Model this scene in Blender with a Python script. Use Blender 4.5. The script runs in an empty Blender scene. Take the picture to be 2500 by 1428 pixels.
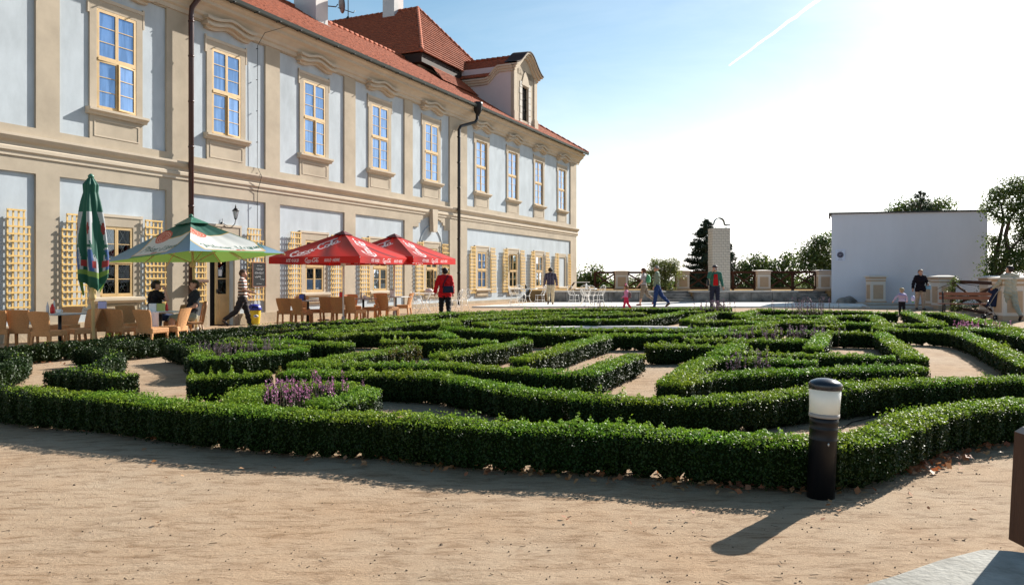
import bpy, bmesh, math, random
import numpy as np
from mathutils import Vector, Matrix, Euler
random.seed(7); R = np.random.RandomState(7)
sc = bpy.context.scene
COL = sc.collection
rad = math.radians
# ------------------------------------------------------------------ camera, sky, sun, exposure
F_PX, HZ, EYE = 1944.0, 682.0, 1.5           # focal length and horizon of the photograph (2500 px wide), eye height
cam = bpy.data.cameras.new('camera'); camo = bpy.data.objects.new('camera', cam); COL.objects.link(camo)
cam.sensor_width = 36; cam.lens = F_PX / 2500 * 36; cam.shift_y = -(714 - HZ) / 2500
cam.clip_end = 20000; cam.clip_start = 0.05
camo.location = (0, 0, EYE); camo.rotation_euler = (rad(90), 0, 0)
sc.camera = camo
SUN_EL, SUN_AZ = 30.5, 43.0                   # azimuth measured from the view axis (+Y) towards +X
w = bpy.data.worlds.new('World'); sc.world = w; w.use_nodes = True
nt = w.node_tree; nt.nodes.clear()
sky = nt.nodes.new('ShaderNodeTexSky'); sky.sky_type = 'NISHITA'; sky.sun_disc = False
sky.sun_elevation = rad(SUN_EL); sky.sun_rotation = rad(SUN_AZ); sky.air_density = 1.0; sky.dust_density = .7; sky.ozone_density = 1.6
bg = nt.nodes.new('ShaderNodeBackground'); bg.inputs[1].default_value = 0.061
out = nt.nodes.new('ShaderNodeOutputWorld')
# thin high cloud: a veil that brightens the sky, thicker low down
tc = nt.nodes.new('ShaderNodeTexCoord'); mp = nt.nodes.new('ShaderNodeMapping'); mp.inputs['Scale'].default_value = (1.2, 3.0, 5.0); mp.inputs['Rotation'].default_value = (0, 0.3, 0.5)
nz = nt.nodes.new('ShaderNodeTexNoise'); nz.inputs['Scale'].default_value = 2.2; nz.inputs['Detail'].default_value = 7; nz.inputs['Roughness'].default_value = .62; nz.inputs['Distortion'].default_value = .6
cr = nt.nodes.new('ShaderNodeMapRange'); cr.inputs[1].default_value = .42; cr.inputs[2].default_value = .85; cr.inputs[3].default_value = 0.0; cr.inputs[4].default_value = .16
mx = nt.nodes.new('ShaderNodeMixRGB'); mx.blend_type = 'MIX'
br = nt.nodes.new('ShaderNodeMixRGB'); br.blend_type = 'MULTIPLY'; br.inputs[0].default_value = 0
hs = nt.nodes.new('ShaderNodeHueSaturation'); hs.inputs['Saturation'].default_value = 0.15; hs.inputs['Value'].default_value = 1.55
L = nt.links.new
L(tc.outputs['Generated'], mp.inputs[0]); L(mp.outputs[0], nz.inputs[0]); L(nz.outputs[0], cr.inputs[0])
L(sky.outputs[0], hs.inputs['Color']); L(sky.outputs[0], mx.inputs[1]); L(hs.outputs[0], mx.inputs[2]); L(cr.outputs[0], mx.inputs[0])
sx = nt.nodes.new('ShaderNodeSeparateXYZ'); L(tc.outputs['Generated'], sx.inputs[0])
vr = nt.nodes.new('ShaderNodeMapRange'); vr.interpolation_type = 'SMOOTHSTEP'; vr.inputs[1].default_value = 0; vr.inputs[2].default_value = .30; vr.inputs[3].default_value = .85; vr.inputs[4].default_value = 0; L(sx.outputs[2], vr.inputs[0])
vl = nt.nodes.new('ShaderNodeHueSaturation'); vl.inputs['Saturation'].default_value = .10; vl.inputs['Value'].default_value = 1.25; L(mx.outputs[0], vl.inputs['Color'])
m3 = nt.nodes.new('ShaderNodeMixRGB'); L(vr.outputs[0], m3.inputs[0]); L(mx.outputs[0], m3.inputs[1]); L(vl.outputs[0], m3.inputs[2])
fh = nt.nodes.new('ShaderNodeHueSaturation'); fh.inputs['Hue'].default_value = .482; fh.inputs['Saturation'].default_value = 1.12; fh.inputs['Value'].default_value = 1.05; L(m3.outputs[0], fh.inputs['Color'])
L(fh.outputs[0], bg.inputs[0]); L(bg.outputs[0], out.inputs[0])
sun = bpy.data.lights.new('sun', 'SUN'); sun.energy = 5.0; sun.angle = rad(0.5); sun.color = (1.0, .945, .86)
suno = bpy.data.objects.new('sun', sun); COL.objects.link(suno)
sd = Vector((math.sin(rad(SUN_AZ)) * math.cos(rad(SUN_EL)), math.cos(rad(SUN_AZ)) * math.cos(rad(SUN_EL)), math.sin(rad(SUN_EL))))
suno.rotation_euler = sd.to_track_quat('Z', 'Y').to_euler()
sc.view_settings.view_transform = 'Standard'; sc.view_settings.look = 'None'; sc.view_settings.gamma = 1
sc.view_settings.use_curve_mapping = False; sc.view_settings.exposure = 1.10
sc.cycles.use_denoising = True
sc.cycles.max_bounces = 6; sc.cycles.transparent_max_bounces = 8

# ------------------------------------------------------------------ ground shape and pixel helpers (photo pixels -> place)
def S(t): t = min(1, max(0, t)); return t * t * (3 - 2 * t)
def g(x, y):
    return .0077 * min(y, 60) - .1 * S((-x - 3) / 4) * (1 - S((y - 26) / 10))
def at(px, py, h=0.0):
    """point whose height above the ground is h and which shows at photo pixel (px, py)"""
    Y = 20.0
    for _ in range(30):
        X = (px - 1250) * Y / F_PX
        Y = .5 * Y + .5 * F_PX * (EYE - h - g(X, Y)) / (py - HZ)
    return Vector(((px - 1250) * Y / F_PX, Y, g((px - 1250) * Y / F_PX, Y) + h))
def col_at(px, Y): return (px - 1250) * Y / F_PX
def z_at(py, Y): return EYE + (HZ - py) * Y / F_PX

# ------------------------------------------------------------------ materials
MATS = {}
def mat(name, col, rough=.8, spec=.3, var=0, vscale=6.0, bump=0, bscale=40.0, metal=0, stain=None, detail=6, stretch=None, coat=0):
    if name in MATS: return MATS[name]
    m = bpy.data.materials.new(name); m.use_nodes = True; t = m.node_tree; b = t.nodes['Principled BSDF']
    b.inputs['Base Color'].default_value = (*col, 1); b.inputs['Roughness'].default_value = rough
    b.inputs['Specular IOR Level'].default_value = spec; b.inputs['Metallic'].default_value = metal
    if coat: b.inputs['Coat Weight'].default_value = coat
    if var or bump:
        tcn = t.nodes.new('ShaderNodeTexCoord'); src = tcn.outputs['Object']
        if stretch:
            mpn = t.nodes.new('ShaderNodeMapping'); mpn.inputs['Scale'].default_value = stretch; t.links.new(src, mpn.inputs[0]); src = mpn.outputs[0]
    if var:
        n = t.nodes.new('ShaderNodeTexNoise'); n.inputs['Scale'].default_value = vscale; n.inputs['Detail'].default_value = detail; n.inputs['Roughness'].default_value = .65
        r = t.nodes.new('ShaderNodeMapRange'); r.inputs[1].default_value = .3; r.inputs[2].default_value = .7
        r.inputs[3].default_value = 0; r.inputs[4].default_value = 1
        mxx = t.nodes.new('ShaderNodeMixRGB')
        c2 = stain if stain else tuple(c * (1 - var) for c in col); c1 = tuple(min(1, c * (1 + var * .45)) for c in col)
        mxx.inputs[1].default_value = (*c1, 1); mxx.inputs[2].default_value = (*c2, 1)
        t.links.new(src, n.inputs['Vector']); t.links.new(n.outputs[0], r.inputs[0]); t.links.new(r.outputs[0], mxx.inputs[0]); t.links.new(mxx.outputs[0], b.inputs['Base Color'])
    if bump:
        n2 = t.nodes.new('ShaderNodeTexNoise'); n2.inputs['Scale'].default_value = bscale; n2.inputs['Detail'].default_value = 6
        bp = t.nodes.new('ShaderNodeBump'); bp.inputs['Strength'].default_value = bump; bp.inputs['Distance'].default_value = .02
        t.links.new(src, n2.inputs['Vector']); t.links.new(n2.outputs[0], bp.inputs['Height']); t.links.new(bp.outputs[0], b.inputs['Normal'])
    MATS[name] = m; return m

def leaf_mat(name, c1, c2, rough=.38, transl=.35, spec=.5):
    m = bpy.data.materials.new(name); m.use_nodes = True; t = m.node_tree; b = t.nodes['Principled BSDF']
    geo = t.nodes.new('ShaderNodeNewGeometry'); mxx = t.nodes.new('ShaderNodeMixRGB')
    mxx.inputs[1].default_value = (*c1, 1); mxx.inputs[2].default_value = (*c2, 1)
    t.links.new(geo.outputs['Random Per Island'], mxx.inputs[0])
    tcn = t.nodes.new('ShaderNodeTexCoord'); n = t.nodes.new('ShaderNodeTexNoise'); n.inputs['Scale'].default_value = 1.3; n.inputs['Detail'].default_value = 2
    hsv = t.nodes.new('ShaderNodeHueSaturation'); mr = t.nodes.new('ShaderNodeMapRange'); mr.inputs[1].default_value = .3; mr.inputs[2].default_value = .7; mr.inputs[3].default_value = .47; mr.inputs[4].default_value = .515
    t.links.new(tcn.outputs['Object'], n.inputs['Vector']); t.links.new(n.outputs[0], mr.inputs[0]); t.links.new(mr.outputs[0], hsv.inputs['Hue'])
    t.links.new(mxx.outputs[0], hsv.inputs['Color']); t.links.new(hsv.outputs[0], b.inputs['Base Color'])
    b.inputs['Roughness'].default_value = rough; b.inputs['Specular IOR Level'].default_value = spec
    tr = t.nodes.new('ShaderNodeBsdfTranslucent'); ms = t.nodes.new('ShaderNodeMixShader'); ms.inputs[0].default_value = transl
    t.links.new(hsv.outputs[0], tr.inputs[0]); t.links.new(b.outputs[0], ms.inputs[1]); t.links.new(tr.outputs[0], ms.inputs[2])
    t.links.new(ms.outputs[0], t.nodes['Material Output'].inputs[0]); MATS[name] = m; return m

def print_mat(name, rough=.7, transl=.25, sheen=0):
    """cloth whose flat print is stored as a colour attribute"""
    m = bpy.data.materials.new(name); m.use_nodes = True; t = m.node_tree; b = t.nodes['Principled BSDF']
    a = t.nodes.new('ShaderNodeAttribute'); a.attribute_name = 'print'
    t.links.new(a.outputs['Color'], b.inputs['Base Color']); b.inputs['Roughness'].default_value = rough; b.inputs['Specular IOR Level'].default_value = .35
    tr = t.nodes.new('ShaderNodeBsdfTranslucent'); ms = t.nodes.new('ShaderNodeMixShader'); ms.inputs[0].default_value = transl
    t.links.new(a.outputs['Color'], tr.inputs[0]); t.links.new(b.outputs[0], ms.inputs[1]); t.links.new(tr.outputs[0], ms.inputs[2])
    t.links.new(ms.outputs[0], t.nodes['Material Output'].inputs[0]); MATS[name] = m; return m

M_beige = mat('plaster_beige', (.46, .39, .30), .92, .15, .22, .7, .10, 60)
M_beige2 = mat('stucco_moulding', (.54, .46, .36), .9, .15, .12, 1.3, .15, 40)
M_blue = mat('plaster_blue_grey', (.47, .52, .56), .92, .15, .20, 1.3, .10, 60, stretch=(1, 1, .45))
M_plinth = mat('plinth_plaster', (.44, .36, .26), .95, .1, .35, 1.0, .4, 20)
M_ochre = mat('ochre_painted_wood', (.60, .41, .19), .45, .4, .2, 3.0, 0, 10)
M_trel = mat('trellis_wood', (.74, .49, .17), .6, .3, .3, 5.0, .2, 60)
M_rattan = mat('rattan_weave', (.62, .31, .13), .65, .3, .3, 60.0, .6, 220)
M_tile = mat('clay_roof_tile', (.37, .11, .055), .85, .15, .35, 7.0, .2, 30, stain=(.20, .065, .042))
M_pipe = mat('brown_painted_metal', (.050, .016, .014), .35, .5, .2, 4.0)
M_black = mat('black_powder_coat', (.005, .005, .007), .42, .35)
M_iron = mat('black_iron', (.012, .012, .014), .45, .5)
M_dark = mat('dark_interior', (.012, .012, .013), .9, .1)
M_white = mat('white_paint', (.80, .80, .78), .5, .4)
M_wiremetal = mat('white_enamel_wire', (.82, .80, .76), .35, .5)
M_conc = mat('pale_concrete', (.47, .45, .42), .9, .15, .2, 2.0, .4, 30)
M_terr = mat('pale_terrace_paving', (.70, .66, .61), .85, .2, .08, .8, .15, 30)
M_stone = mat('weathered_stone', (.27, .25, .23), .95, .1, .65, 1.6, .5, 14, stain=(.07, .065, .06))
M_brick = mat('cream_brick', (.60, .54, .46), .85, .2, .18, 9.0, .2, 60)
M_mortar = mat('brick_mortar', (.25, .21, .18), .95, .1)
M_brown = mat('brown_fence_timber', (.065, .030, .020), .85, .08, .3, 6.0, .2, 40, stretch=(1, 1, 6))
M_bench = mat('bench_timber', (.32, .13, .075), .55, .35, .25, 5.0)
M_screen = mat('white_render_wall', (.66, .67, .74), .9, .15, .08, .5, .10, 60, stretch=(1, 1, .4))
M_grey = mat('grey_table_top', (.42, .45, .45), .4, .4)
M_pole = mat('pine_pole', (.68, .50, .24), .5, .35, .15, 6.0, stretch=(1, 1, .1))
M_stem = mat('box_stem_bark', (.10, .065, .04), .9, .1)
M_skin = mat('skin', (.56, .30, .21), .55, .35)
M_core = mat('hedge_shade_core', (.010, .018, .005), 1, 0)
M_bark = mat('tree_bark', (.09, .065, .05), .95, .1, .3, 5.0, .5, 20)
M_box = leaf_mat('box_leaf_shaded', (.008, .022, .003), (.024, .050, .007), .5, .08, .18)  # leaf colour darkened to paint in the shade of the hedge sides
M_box_lit = leaf_mat('box_leaf_lit_top', (.085, .19, .015), (.24, .36, .032), .52, .32, .18)  # same leaf made lighter, sunlight on the hedge tops put into its colour
M_boxd = leaf_mat('box_leaf_dry', (.10, .085, .015), (.20, .15, .03), .45, .25, .4)
M_tree = leaf_mat('tree_leaf', (.040, .080, .016), (.12, .165, .035), .45, .45)
M_conif = leaf_mat('conifer_needle', (.010, .028, .012), (.025, .05, .018), .6, .10)
M_bush = leaf_mat('light_bush_leaf', (.10, .14, .03), (.20, .22, .055), .5, .45)
M_dryleaf = leaf_mat('dry_leaf', (.30, .10, .03), (.42, .24, .11), .6, .25)
M_pink = leaf_mat('pink_petal', (.36, .10, .24), (.52, .24, .38), .6, .35)
M_violet = leaf_mat('violet_petal', (.10, .07, .13), (.22, .13, .17), .6, .3)
M_fstem = leaf_mat('flower_stem_leaf', (.05, .09, .02), (.13, .08, .06), .6, .25)

def glass_mat(name, col, rough=.03, metal=.0, ior=1.9):
    m = bpy.data.materials.new(name); m.use_nodes = True; b = m.node_tree.nodes['Principled BSDF']
    b.inputs['Base Color'].default_value = (*col, 1); b.inputs['Roughness'].default_value = rough; b.inputs['IOR'].default_value = ior
    b.inputs['Metallic'].default_value = metal; b.inputs['Specular IOR Level'].default_value = .5
    t = m.node_tree; n = t.nodes.new('ShaderNodeTexNoise'); n.inputs['Scale'].default_value = 1.7
    tcn = t.nodes.new('ShaderNodeTexCoord'); bp = t.nodes.new('ShaderNodeBump'); bp.inputs['Strength'].default_value = .10; bp.inputs['Distance'].default_value = .05
    cn = t.nodes.new('ShaderNodeTexNoise'); cn.inputs['Scale'].default_value = 3.0; cm_ = t.nodes.new('ShaderNodeMapping'); cm_.inputs['Scale'].default_value = (3, 3, .35); cx_ = t.nodes.new('ShaderNodeMixRGB'); cx_.inputs[1].default_value = (*col, 1); cx_.inputs[2].default_value = (*[min(1, c * 1.3 + .02) for c in col], 1)
    cr_ = t.nodes.new('ShaderNodeMapRange'); cr_.inputs[1].default_value = .42; cr_.inputs[2].default_value = .62
    for _p, _q in ((tcn.outputs['Object'], cm_.inputs[0]), (cm_.outputs[0], cn.inputs['Vector']), (cn.outputs[0], cr_.inputs[0]), (cr_.outputs[0], cx_.inputs[0]), (cx_.outputs[0], b.inputs['Base Color'])): t.links.new(_p, _q)
    t.links.new(tcn.outputs['Object'], n.inputs['Vector']); t.links.new(n.outputs[0], bp.inputs['Height']); t.links.new(bp.outputs[0], b.inputs['Normal'])
    MATS[name] = m; return m
M_pane = glass_mat('window_glass', (.15, .26, .46), .03, .55)
M_lowpane = bpy.data.materials.new('ground_floor_glass'); M_lowpane.use_nodes = True; _t = M_lowpane.node_tree; _t.nodes.clear()
_g = _t.nodes.new('ShaderNodeBsdfGlossy'); _g.inputs['Roughness'].default_value = .04; _g.inputs[0].default_value = (.40, .48, .56, 1); _x = _t.nodes.new('ShaderNodeBsdfTransparent'); _x.inputs[0].default_value = (.8, .85, .85, 1)
_m = _t.nodes.new('ShaderNodeMixShader'); _f = _t.nodes.new('ShaderNodeFresnel'); _f.inputs[0].default_value = 1.55; _o = _t.nodes.new('ShaderNodeOutputMaterial')
_n = _t.nodes.new('ShaderNodeTexNoise'); _n.inputs['Scale'].default_value = 2.2; _c = _t.nodes.new('ShaderNodeTexCoord'); _b = _t.nodes.new('ShaderNodeBump'); _b.inputs['Strength'].default_value = .1; _b.inputs['Distance'].default_value = .05
for _p, _q in ((_c.outputs['Object'], _n.inputs['Vector']), (_n.outputs[0], _b.inputs['Height']), (_b.outputs[0], _g.inputs['Normal']), (_f.outputs[0], _m.inputs[0]), (_x.outputs[0], _m.inputs[1]), (_g.outputs[0], _m.inputs[2]), (_m.outputs[0], _o.inputs[0])): _t.links.new(_p, _q)

# ------------------------------------------------------------------ mesh helpers
def link(name, me, m=None, parent=None):
    o = bpy.data.objects.new(name, me); COL.objects.link(o)
    if m is not None:
        for mm in (m if isinstance(m, (list, tuple)) else [m]): me.materials.append(mm)
    if parent is not None: o.parent = parent
    return o
class MB:
    def __init__(s): s.v = []; s.f = []; s.mi = []; s.sm = []
    def add(s, vs, fs, mi=0, smooth=False):
        b = len(s.v); s.v += [tuple(v) for v in vs]
        for f in fs: s.f.append(tuple(i + b for i in f)); s.mi.append(mi); s.sm.append(smooth)
        return s
    def box(s, c, d, rot=None, mi=0, taper=1.0):
        hx, hy, hz = d[0] / 2, d[1] / 2, d[2] / 2
        vs = [Vector((x * hx * (taper if z > 0 else 1), y * hy * (taper if z > 0 else 1), z * hz)) for z in (-1, 1) for y in (-1, 1) for x in (-1, 1)]
        if rot is not None: M = Euler(rot).to_matrix() if not isinstance(rot, Matrix) else rot; vs = [M @ v for v in vs]
        vs = [v + Vector(c) for v in vs]
        return s.add(vs, [(0, 2, 3, 1), (4, 5, 7, 6), (0, 1, 5, 4), (2, 6, 7, 3), (0, 4, 6, 2), (1, 3, 7, 5)], mi)
    def b2(s, lo, hi, mi=0):
        return s.box([(a + b) / 2 for a, b in zip(lo, hi)], [abs(b - a) for a, b in zip(lo, hi)], mi=mi)
    def bar(s, a, b, w_, h_=None, mi=0, up=(0, 0, 1)):
        a = Vector(a); b = Vector(b); d = (b - a); ln = d.length
        if ln < 1e-6: return s
        d.normalize(); upv = Vector(up)
        if abs(d.dot(upv)) > .99: upv = Vector((1, 0, 0))
        x = d.cross(upv).normalized(); y = x.cross(d)
        h_ = h_ or w_
        vs = []
        for p in (a, b):
            for sy in (-1, 1):
                for sx in (-1, 1): vs.append(p + x * sx * w_ / 2 + y * sy * h_ / 2)
        return s.add(vs, [(0, 2, 3, 1), (4, 5, 7, 6), (0, 1, 5, 4), (2, 6, 7, 3), (0, 4, 6, 2), (1, 3, 7, 5)], mi)
    def tube(s, pts, r, n=8, mi=0, caps=True):
        pts = [Vector(p) for p in pts]; k = len(pts)
        rs = r if isinstance(r, (list, tuple)) else [r] * k
        vs = []; prev = None
        for i, p in enumerate(pts):
            d = (pts[min(i + 1, k - 1)] - pts[max(i - 1, 0)])
            if d.length < 1e-9: d = Vector((0, 0, 1))
            d.normalize()
            if prev is None:
                a = Vector((0, 0, 1)) if abs(d.z) < .9 else Vector((1, 0, 0)); x = d.cross(a).normalized()
            else:
                x = prev - d * prev.dot(d)
                x = x.normalized() if x.length > 1e-6 else d.orthogonal().normalized()
            prev = x; y = d.cross(x)
            for j in range(n):
                t = 2 * math.pi * j / n; vs.append(p + (x * math.cos(t) + y * math.sin(t)) * rs[i])
        fs = [(i * n + j, i * n + (j + 1) % n, (i + 1) * n + (j + 1) % n, (i + 1) * n + j) for i in range(k - 1) for j in range(n)]
        if caps: fs += [tuple(range(n))[::-1], tuple(range((k - 1) * n, k * n))]
        return s.add(vs, fs, mi, True)
    def lathe(s, prof, n=24, c=(0, 0, 0), mi=0, smooth=True, M=None):
        vs = []; c = Vector(c)
        for (r, z) in prof:
            for j in range(n):
                t = 2 * math.pi * j / n; v = Vector((r * math.cos(t), r * math.sin(t), z))
                vs.append((M @ v if M else v) + c)
        k = len(prof)
        fs = [(i * n + j, i * n + (j + 1) % n, (i + 1) * n + (j + 1) % n, (i + 1) * n + j) for i in range(k - 1) for j in range(n)]
        fs += [tuple(range(n))[::-1], tuple(range((k - 1) * n, k * n))]
        return s.add(vs, fs, mi, smooth)
    def prism(s, poly, h0, h1, axis='z', mi=0):
        """poly: list of 2D points; extruded along axis ('z': xy poly, 'y': xz poly, 'x': yz poly)"""
        def P(a, b, h): return {'z': (a, b, h), 'y': (a, h, b), 'x': (h, a, b)}[axis]
        n = len(poly); vs = [P(a, b, h0) for a, b in poly] + [P(a, b, h1) for a, b in poly]
        fs = [tuple(range(n))[::-1], tuple(range(n, 2 * n))] + [(i, (i + 1) % n, n + (i + 1) % n, n + i) for i in range(n)]
        return s.add(vs, fs, mi)
    def mesh(s, name):
        me = bpy.data.meshes.new(name); me.from_pydata(s.v, [], s.f)
        if any(s.mi): me.polygons.foreach_set('material_index', s.mi)
        if any(s.sm): me.polygons.foreach_set('use_smooth', s.sm)
        me.validate(); me.update()
        bm = bmesh.new(); bm.from_mesh(me); bmesh.ops.recalc_face_normals(bm, faces=bm.faces); bm.to_mesh(me); bm.free()
        return me
    def build(s, name, m=None, parent=None): return link(name, s.mesh(name), m, parent)

def bevel(o, w_=.01, seg=1):
    md = o.modifiers.new('b', 'BEVEL'); md.width = w_; md.segments = seg; md.limit_method = 'ANGLE'; return o
def tag(o, label=None, cat=None, group=None, kind=None):
    if label: o['label'] = label
    if cat: o['category'] = cat
    if group: o['group'] = group
    if kind: o['kind'] = kind
    return o
def thing(name, label, cat, loc=(0, 0, 0), rz=0.0, group=None):
    o = bpy.data.objects.new(name, None); COL.objects.link(o); o.empty_display_size = .1
    o.location = loc; o.rotation_euler = (0, 0, rz); return tag(o, label, cat, group)
KIDS = {}
def copy_thing(r, loc, rz, label, group=None):
    c = r.copy(); COL.objects.link(c); c.location = loc; c.rotation_euler = (0, 0, rz); c['label'] = label
    if group: c['group'] = group
    for ch in KIDS.setdefault(r.name, [o for o in COL.objects if o.parent == r]):
        d = ch.copy(); COL.objects.link(d); d.parent = c
        for gch in KIDS.setdefault(ch.name, [o for o in COL.objects if o.parent == ch]):
            e = gch.copy(); COL.objects.link(e); e.parent = d
    return c
def np_mesh(name, V, quads, smooth=False):
    """V (n,3), quads (k,4) -> mesh, fast"""
    me = bpy.data.meshes.new(name); n = len(V); k = len(quads)
    me.vertices.add(n); me.vertices.foreach_set('co', np.asarray(V, np.float32).ravel())
    me.loops.add(k * 4); me.loops.foreach_set('vertex_index', np.asarray(quads, np.int32).ravel())
    me.polygons.add(k); me.polygons.foreach_set('loop_start', np.arange(0, k * 4, 4, dtype=np.int32)); me.polygons.foreach_set('loop_total', np.full(k, 4, np.int32))
    if smooth: me.polygons.foreach_set('use_smooth', np.ones(k, bool))
    me.update(calc_edges=True); return me
def leaves_mesh(name, P, N, size, aspect=.55, flat=.6, extra=None):
    """one folded-diamond leaf quad per point P, roughly facing N (random tilt)"""
    k = len(P); N = N + R.normal(0, flat, (k, 3)); N /= np.linalg.norm(N, axis=1)[:, None] + 1e-9
    A = R.normal(0, 1, (k, 3)); A -= N * (A * N).sum(1)[:, None]; A /= np.linalg.norm(A, axis=1)[:, None] + 1e-9
    B = np.cross(N, A); sz = (size * R.uniform(.7, 1.3, k))[:, None]
    a = A * sz * .5; b = B * sz * .5 * aspect
    V = np.stack([P - a, P - b + N * sz * .08, P + a, P + b + N * sz * .08], 1).reshape(-1, 3)
    return np_mesh(name, V, np.arange(4 * k).reshape(k, 4))
# ------------------------------------------------------------------ ground, terrace, far land
def fine_noise(x, y):
    return .005 * math.sin(x * 3.1 + 1.3 * math.sin(y * 1.7)) + .003 * math.sin(y * 5.3 + 2 * math.sin(x * 2.3))
def sand_material():
    m = bpy.data.materials.new('raked_sand_gravel'); m.use_nodes = True; t = m.node_tree; b = t.nodes['Principled BSDF']; lk = t.links.new
    tcn = t.nodes.new('ShaderNodeTexCoord')
    def noise(scale, det, st=(1, 1, 1), dist=0):
        mpn = t.nodes.new('ShaderNodeMapping'); mpn.inputs['Scale'].default_value = st; lk(tcn.outputs['Object'], mpn.inputs[0])
        n = t.nodes.new('ShaderNodeTexNoise'); n.inputs['Scale'].default_value = scale; n.inputs['Detail'].default_value = det; n.inputs['Roughness'].default_value = .7; n.inputs['Distortion'].default_value = dist
        lk(mpn.outputs[0], n.inputs['Vector']); return n
    def ramp(n, a, b_, c1, c2):
        r = t.nodes.new('ShaderNodeValToRGB'); r.color_ramp.elements[0].position = a; r.color_ramp.elements[1].position = b_
        r.color_ramp.elements[0].color = (*c1, 1); r.color_ramp.elements[1].color = (*c2, 1); lk(n.outputs[0], r.inputs[0]); return r
    base = ramp(noise(.45, 4), .35, .68, (.40, .285, .185), (.42, .335, .245))
    mid = ramp(noise(9, 9, (.5, 1.6, 1), .5), .47, .66, (1, 1, 1), (.60, .54, .49))
    grain = ramp(noise(170, 3), .3, .75, (.62, .58, .55), (1.25, 1.2, 1.15))
    speck = ramp(noise(50, 3, (.6, 1.7, 1)), .64, .72, (1, 1, 1), (.30, .22, .18))
    def mul(a, b_, f=1):
        x = t.nodes.new('ShaderNodeMixRGB'); x.blend_type = 'MULTIPLY'; x.inputs[0].default_value = f; lk(a.outputs[0], x.inputs[1]); lk(b_.outputs[0], x.inputs[2]); return x
    c = mul(mul(mul(base, mid), grain, .8), speck, .8); lk(c.outputs[0], b.inputs['Base Color'])
    b.inputs['Roughness'].default_value = .95; b.inputs['Specular IOR Level'].default_value = .12
    add = t.nodes.new('ShaderNodeMath'); add.operation = 'MULTIPLY_ADD'; n1 = noise(48, 8, (.7, 1.2, 1), .3); n2 = noise(260, 2); add.inputs[1].default_value = .35
    lk(n2.outputs[0], add.inputs[0]); lk(n1.outputs[0], add.inputs[2])
    bp = t.nodes.new('ShaderNodeBump'); bp.inputs['Strength'].default_value = .8; bp.inputs['Distance'].default_value = .012; lk(add.outputs[0], bp.inputs['Height']); lk(bp.outputs[0], b.inputs['Normal'])
    return m
M_sand = sand_material()
def sheet(name, xs, ys, zf, m):
    V = [(x, y, zf(x, y)) for y in ys for x in xs]; n = len(xs)
    Q = [(j * n + i, j * n + i + 1, (j + 1) * n + i + 1, (j + 1) * n + i) for j in range(len(ys) - 1) for i in range(n - 1)]
    o = link(name, np_mesh(name, V, Q, True), m); return tag(o, kind='structure')
xs = list(np.arange(-60, -12, 4)) + list(np.arange(-12, 9, .1)) + list(np.arange(9, 70, 3))
ys = list(np.arange(-12, 2, 2)) + list(np.arange(2, 14, .1)) + list(np.arange(14, 62, 1.0))
def gz(x, y):
    z = g(x, y) + (fine_noise(x, y) if 2 < y < 30 else 0)
    return z
ground = sheet('ground', xs, ys, gz, M_sand); tag(ground, 'tan raked sand and fine gravel around and between the box hedges')
# slope falling away beyond the garden, then low country out to the horizon
M_far = mat('far_countryside', (.16, .19, .10), 1, 0, .4, .004)
def fall(x, y): return g(x, 60) - .02 - min(28, max(0, (y - 61)) * .42)
sheet('hillside', list(np.arange(-260, 261, 20)), list(np.arange(60.9, 135, 6)), fall, mat('rough_hillside', (.10, .12, .05), 1, 0, .4, .1))
o = MB().add([(-9000, 120, -27.5), (9000, 120, -27.5), (9000, 14000, -27.5), (-9000, 14000, -27.5)], [(0, 1, 2, 3)]).build('countryside', M_far); tag(o, kind='structure')

# terrace slab (a low step up), platform, stone retaining wall with two flights of steps
TY0 = 34.5
def slab(name, poly, zt, th, m):
    return tag(MB().prism(poly, zt - th, zt).build(name, m), kind='structure')
zt = g(0, 35) + .065
terr_poly = [(col_at(1152, 34.5), 34.5), (col_at(2120, 34.5), 34.5), (col_at(2110, 38), 38.2), (14.2, 41.2), (-.2, 41.2), (col_at(1330, 41.2), 41.2)]
tp = MB().prism(terr_poly, zt - .25, zt).build('terrace', M_terr); tag(tp, kind='structure')
Zt = zt
PLZ = Zt + .57
_pm = MB().b2((1.0, 42.7, 0), (20, 61, PLZ))
for _a, _b in ((1335, 1612), (1692, 1943), (2031, 2100)): _pm.b2((col_at(_a, 41.3), 41.5, 0), (col_at(_b, 41.3), 42.7, PLZ))
plat = _pm.build('upper_terrace', mat('dry_grass_earth', (.35, .24, .12), 1, 0, .3, 1.5, .5, 9)); tag(plat, kind='structure')
sw = thing('stone_wall', 'low weathered grey stone retaining wall at the back of the pale terrace', 'wall', (0, 41.3, Zt))
def blocks(x0, x1, parent):
    x = x0
    while x < x1 - .05:
        w_ = min(x1 - x, random.uniform(.75, 1.35))
        if x1 - (x + w_) < .4: w_ = x1 - x
        o = MB().box((x + w_ / 2, random.uniform(-.015, .015), .25), (w_ - .015, .42, .5)).build('stone', M_stone, parent); bevel(o, .02)
        x += w_
X = lambda px: col_at(px, 41.3)
blocks(X(1335), X(1612), sw); blocks(X(1692), X(1943), sw)
x = X(1330)
while x < X(1945):
    w_ = 1.25; nx = min(x + w_, X(1945))
    if not (X(1612) - .2 < x and nx < X(1692) + .2):
        bevel(MB().b2((x, -.28, .5), (nx - .012, .26, .575)).build('coping', M_conc, sw), .01)
    x = nx
for (a, b, nm) in ((1612, 1692, 'left flight of four dark stone steps in the retaining wall'), (1944, 2030, 'right flight of dark stone steps beside the white blank wall')):
    st = thing('stone_steps', nm, 'steps', (0, 41.3, Zt), group='garden steps up to the fence')
    for i in range(4):
        bevel(MB().b2((X(a) + .02, -.24 + i * .36, i * .14), (X(b) - .02, 1.41, (i + 1) * .14)).build('step', M_stone, st), .012)

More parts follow.
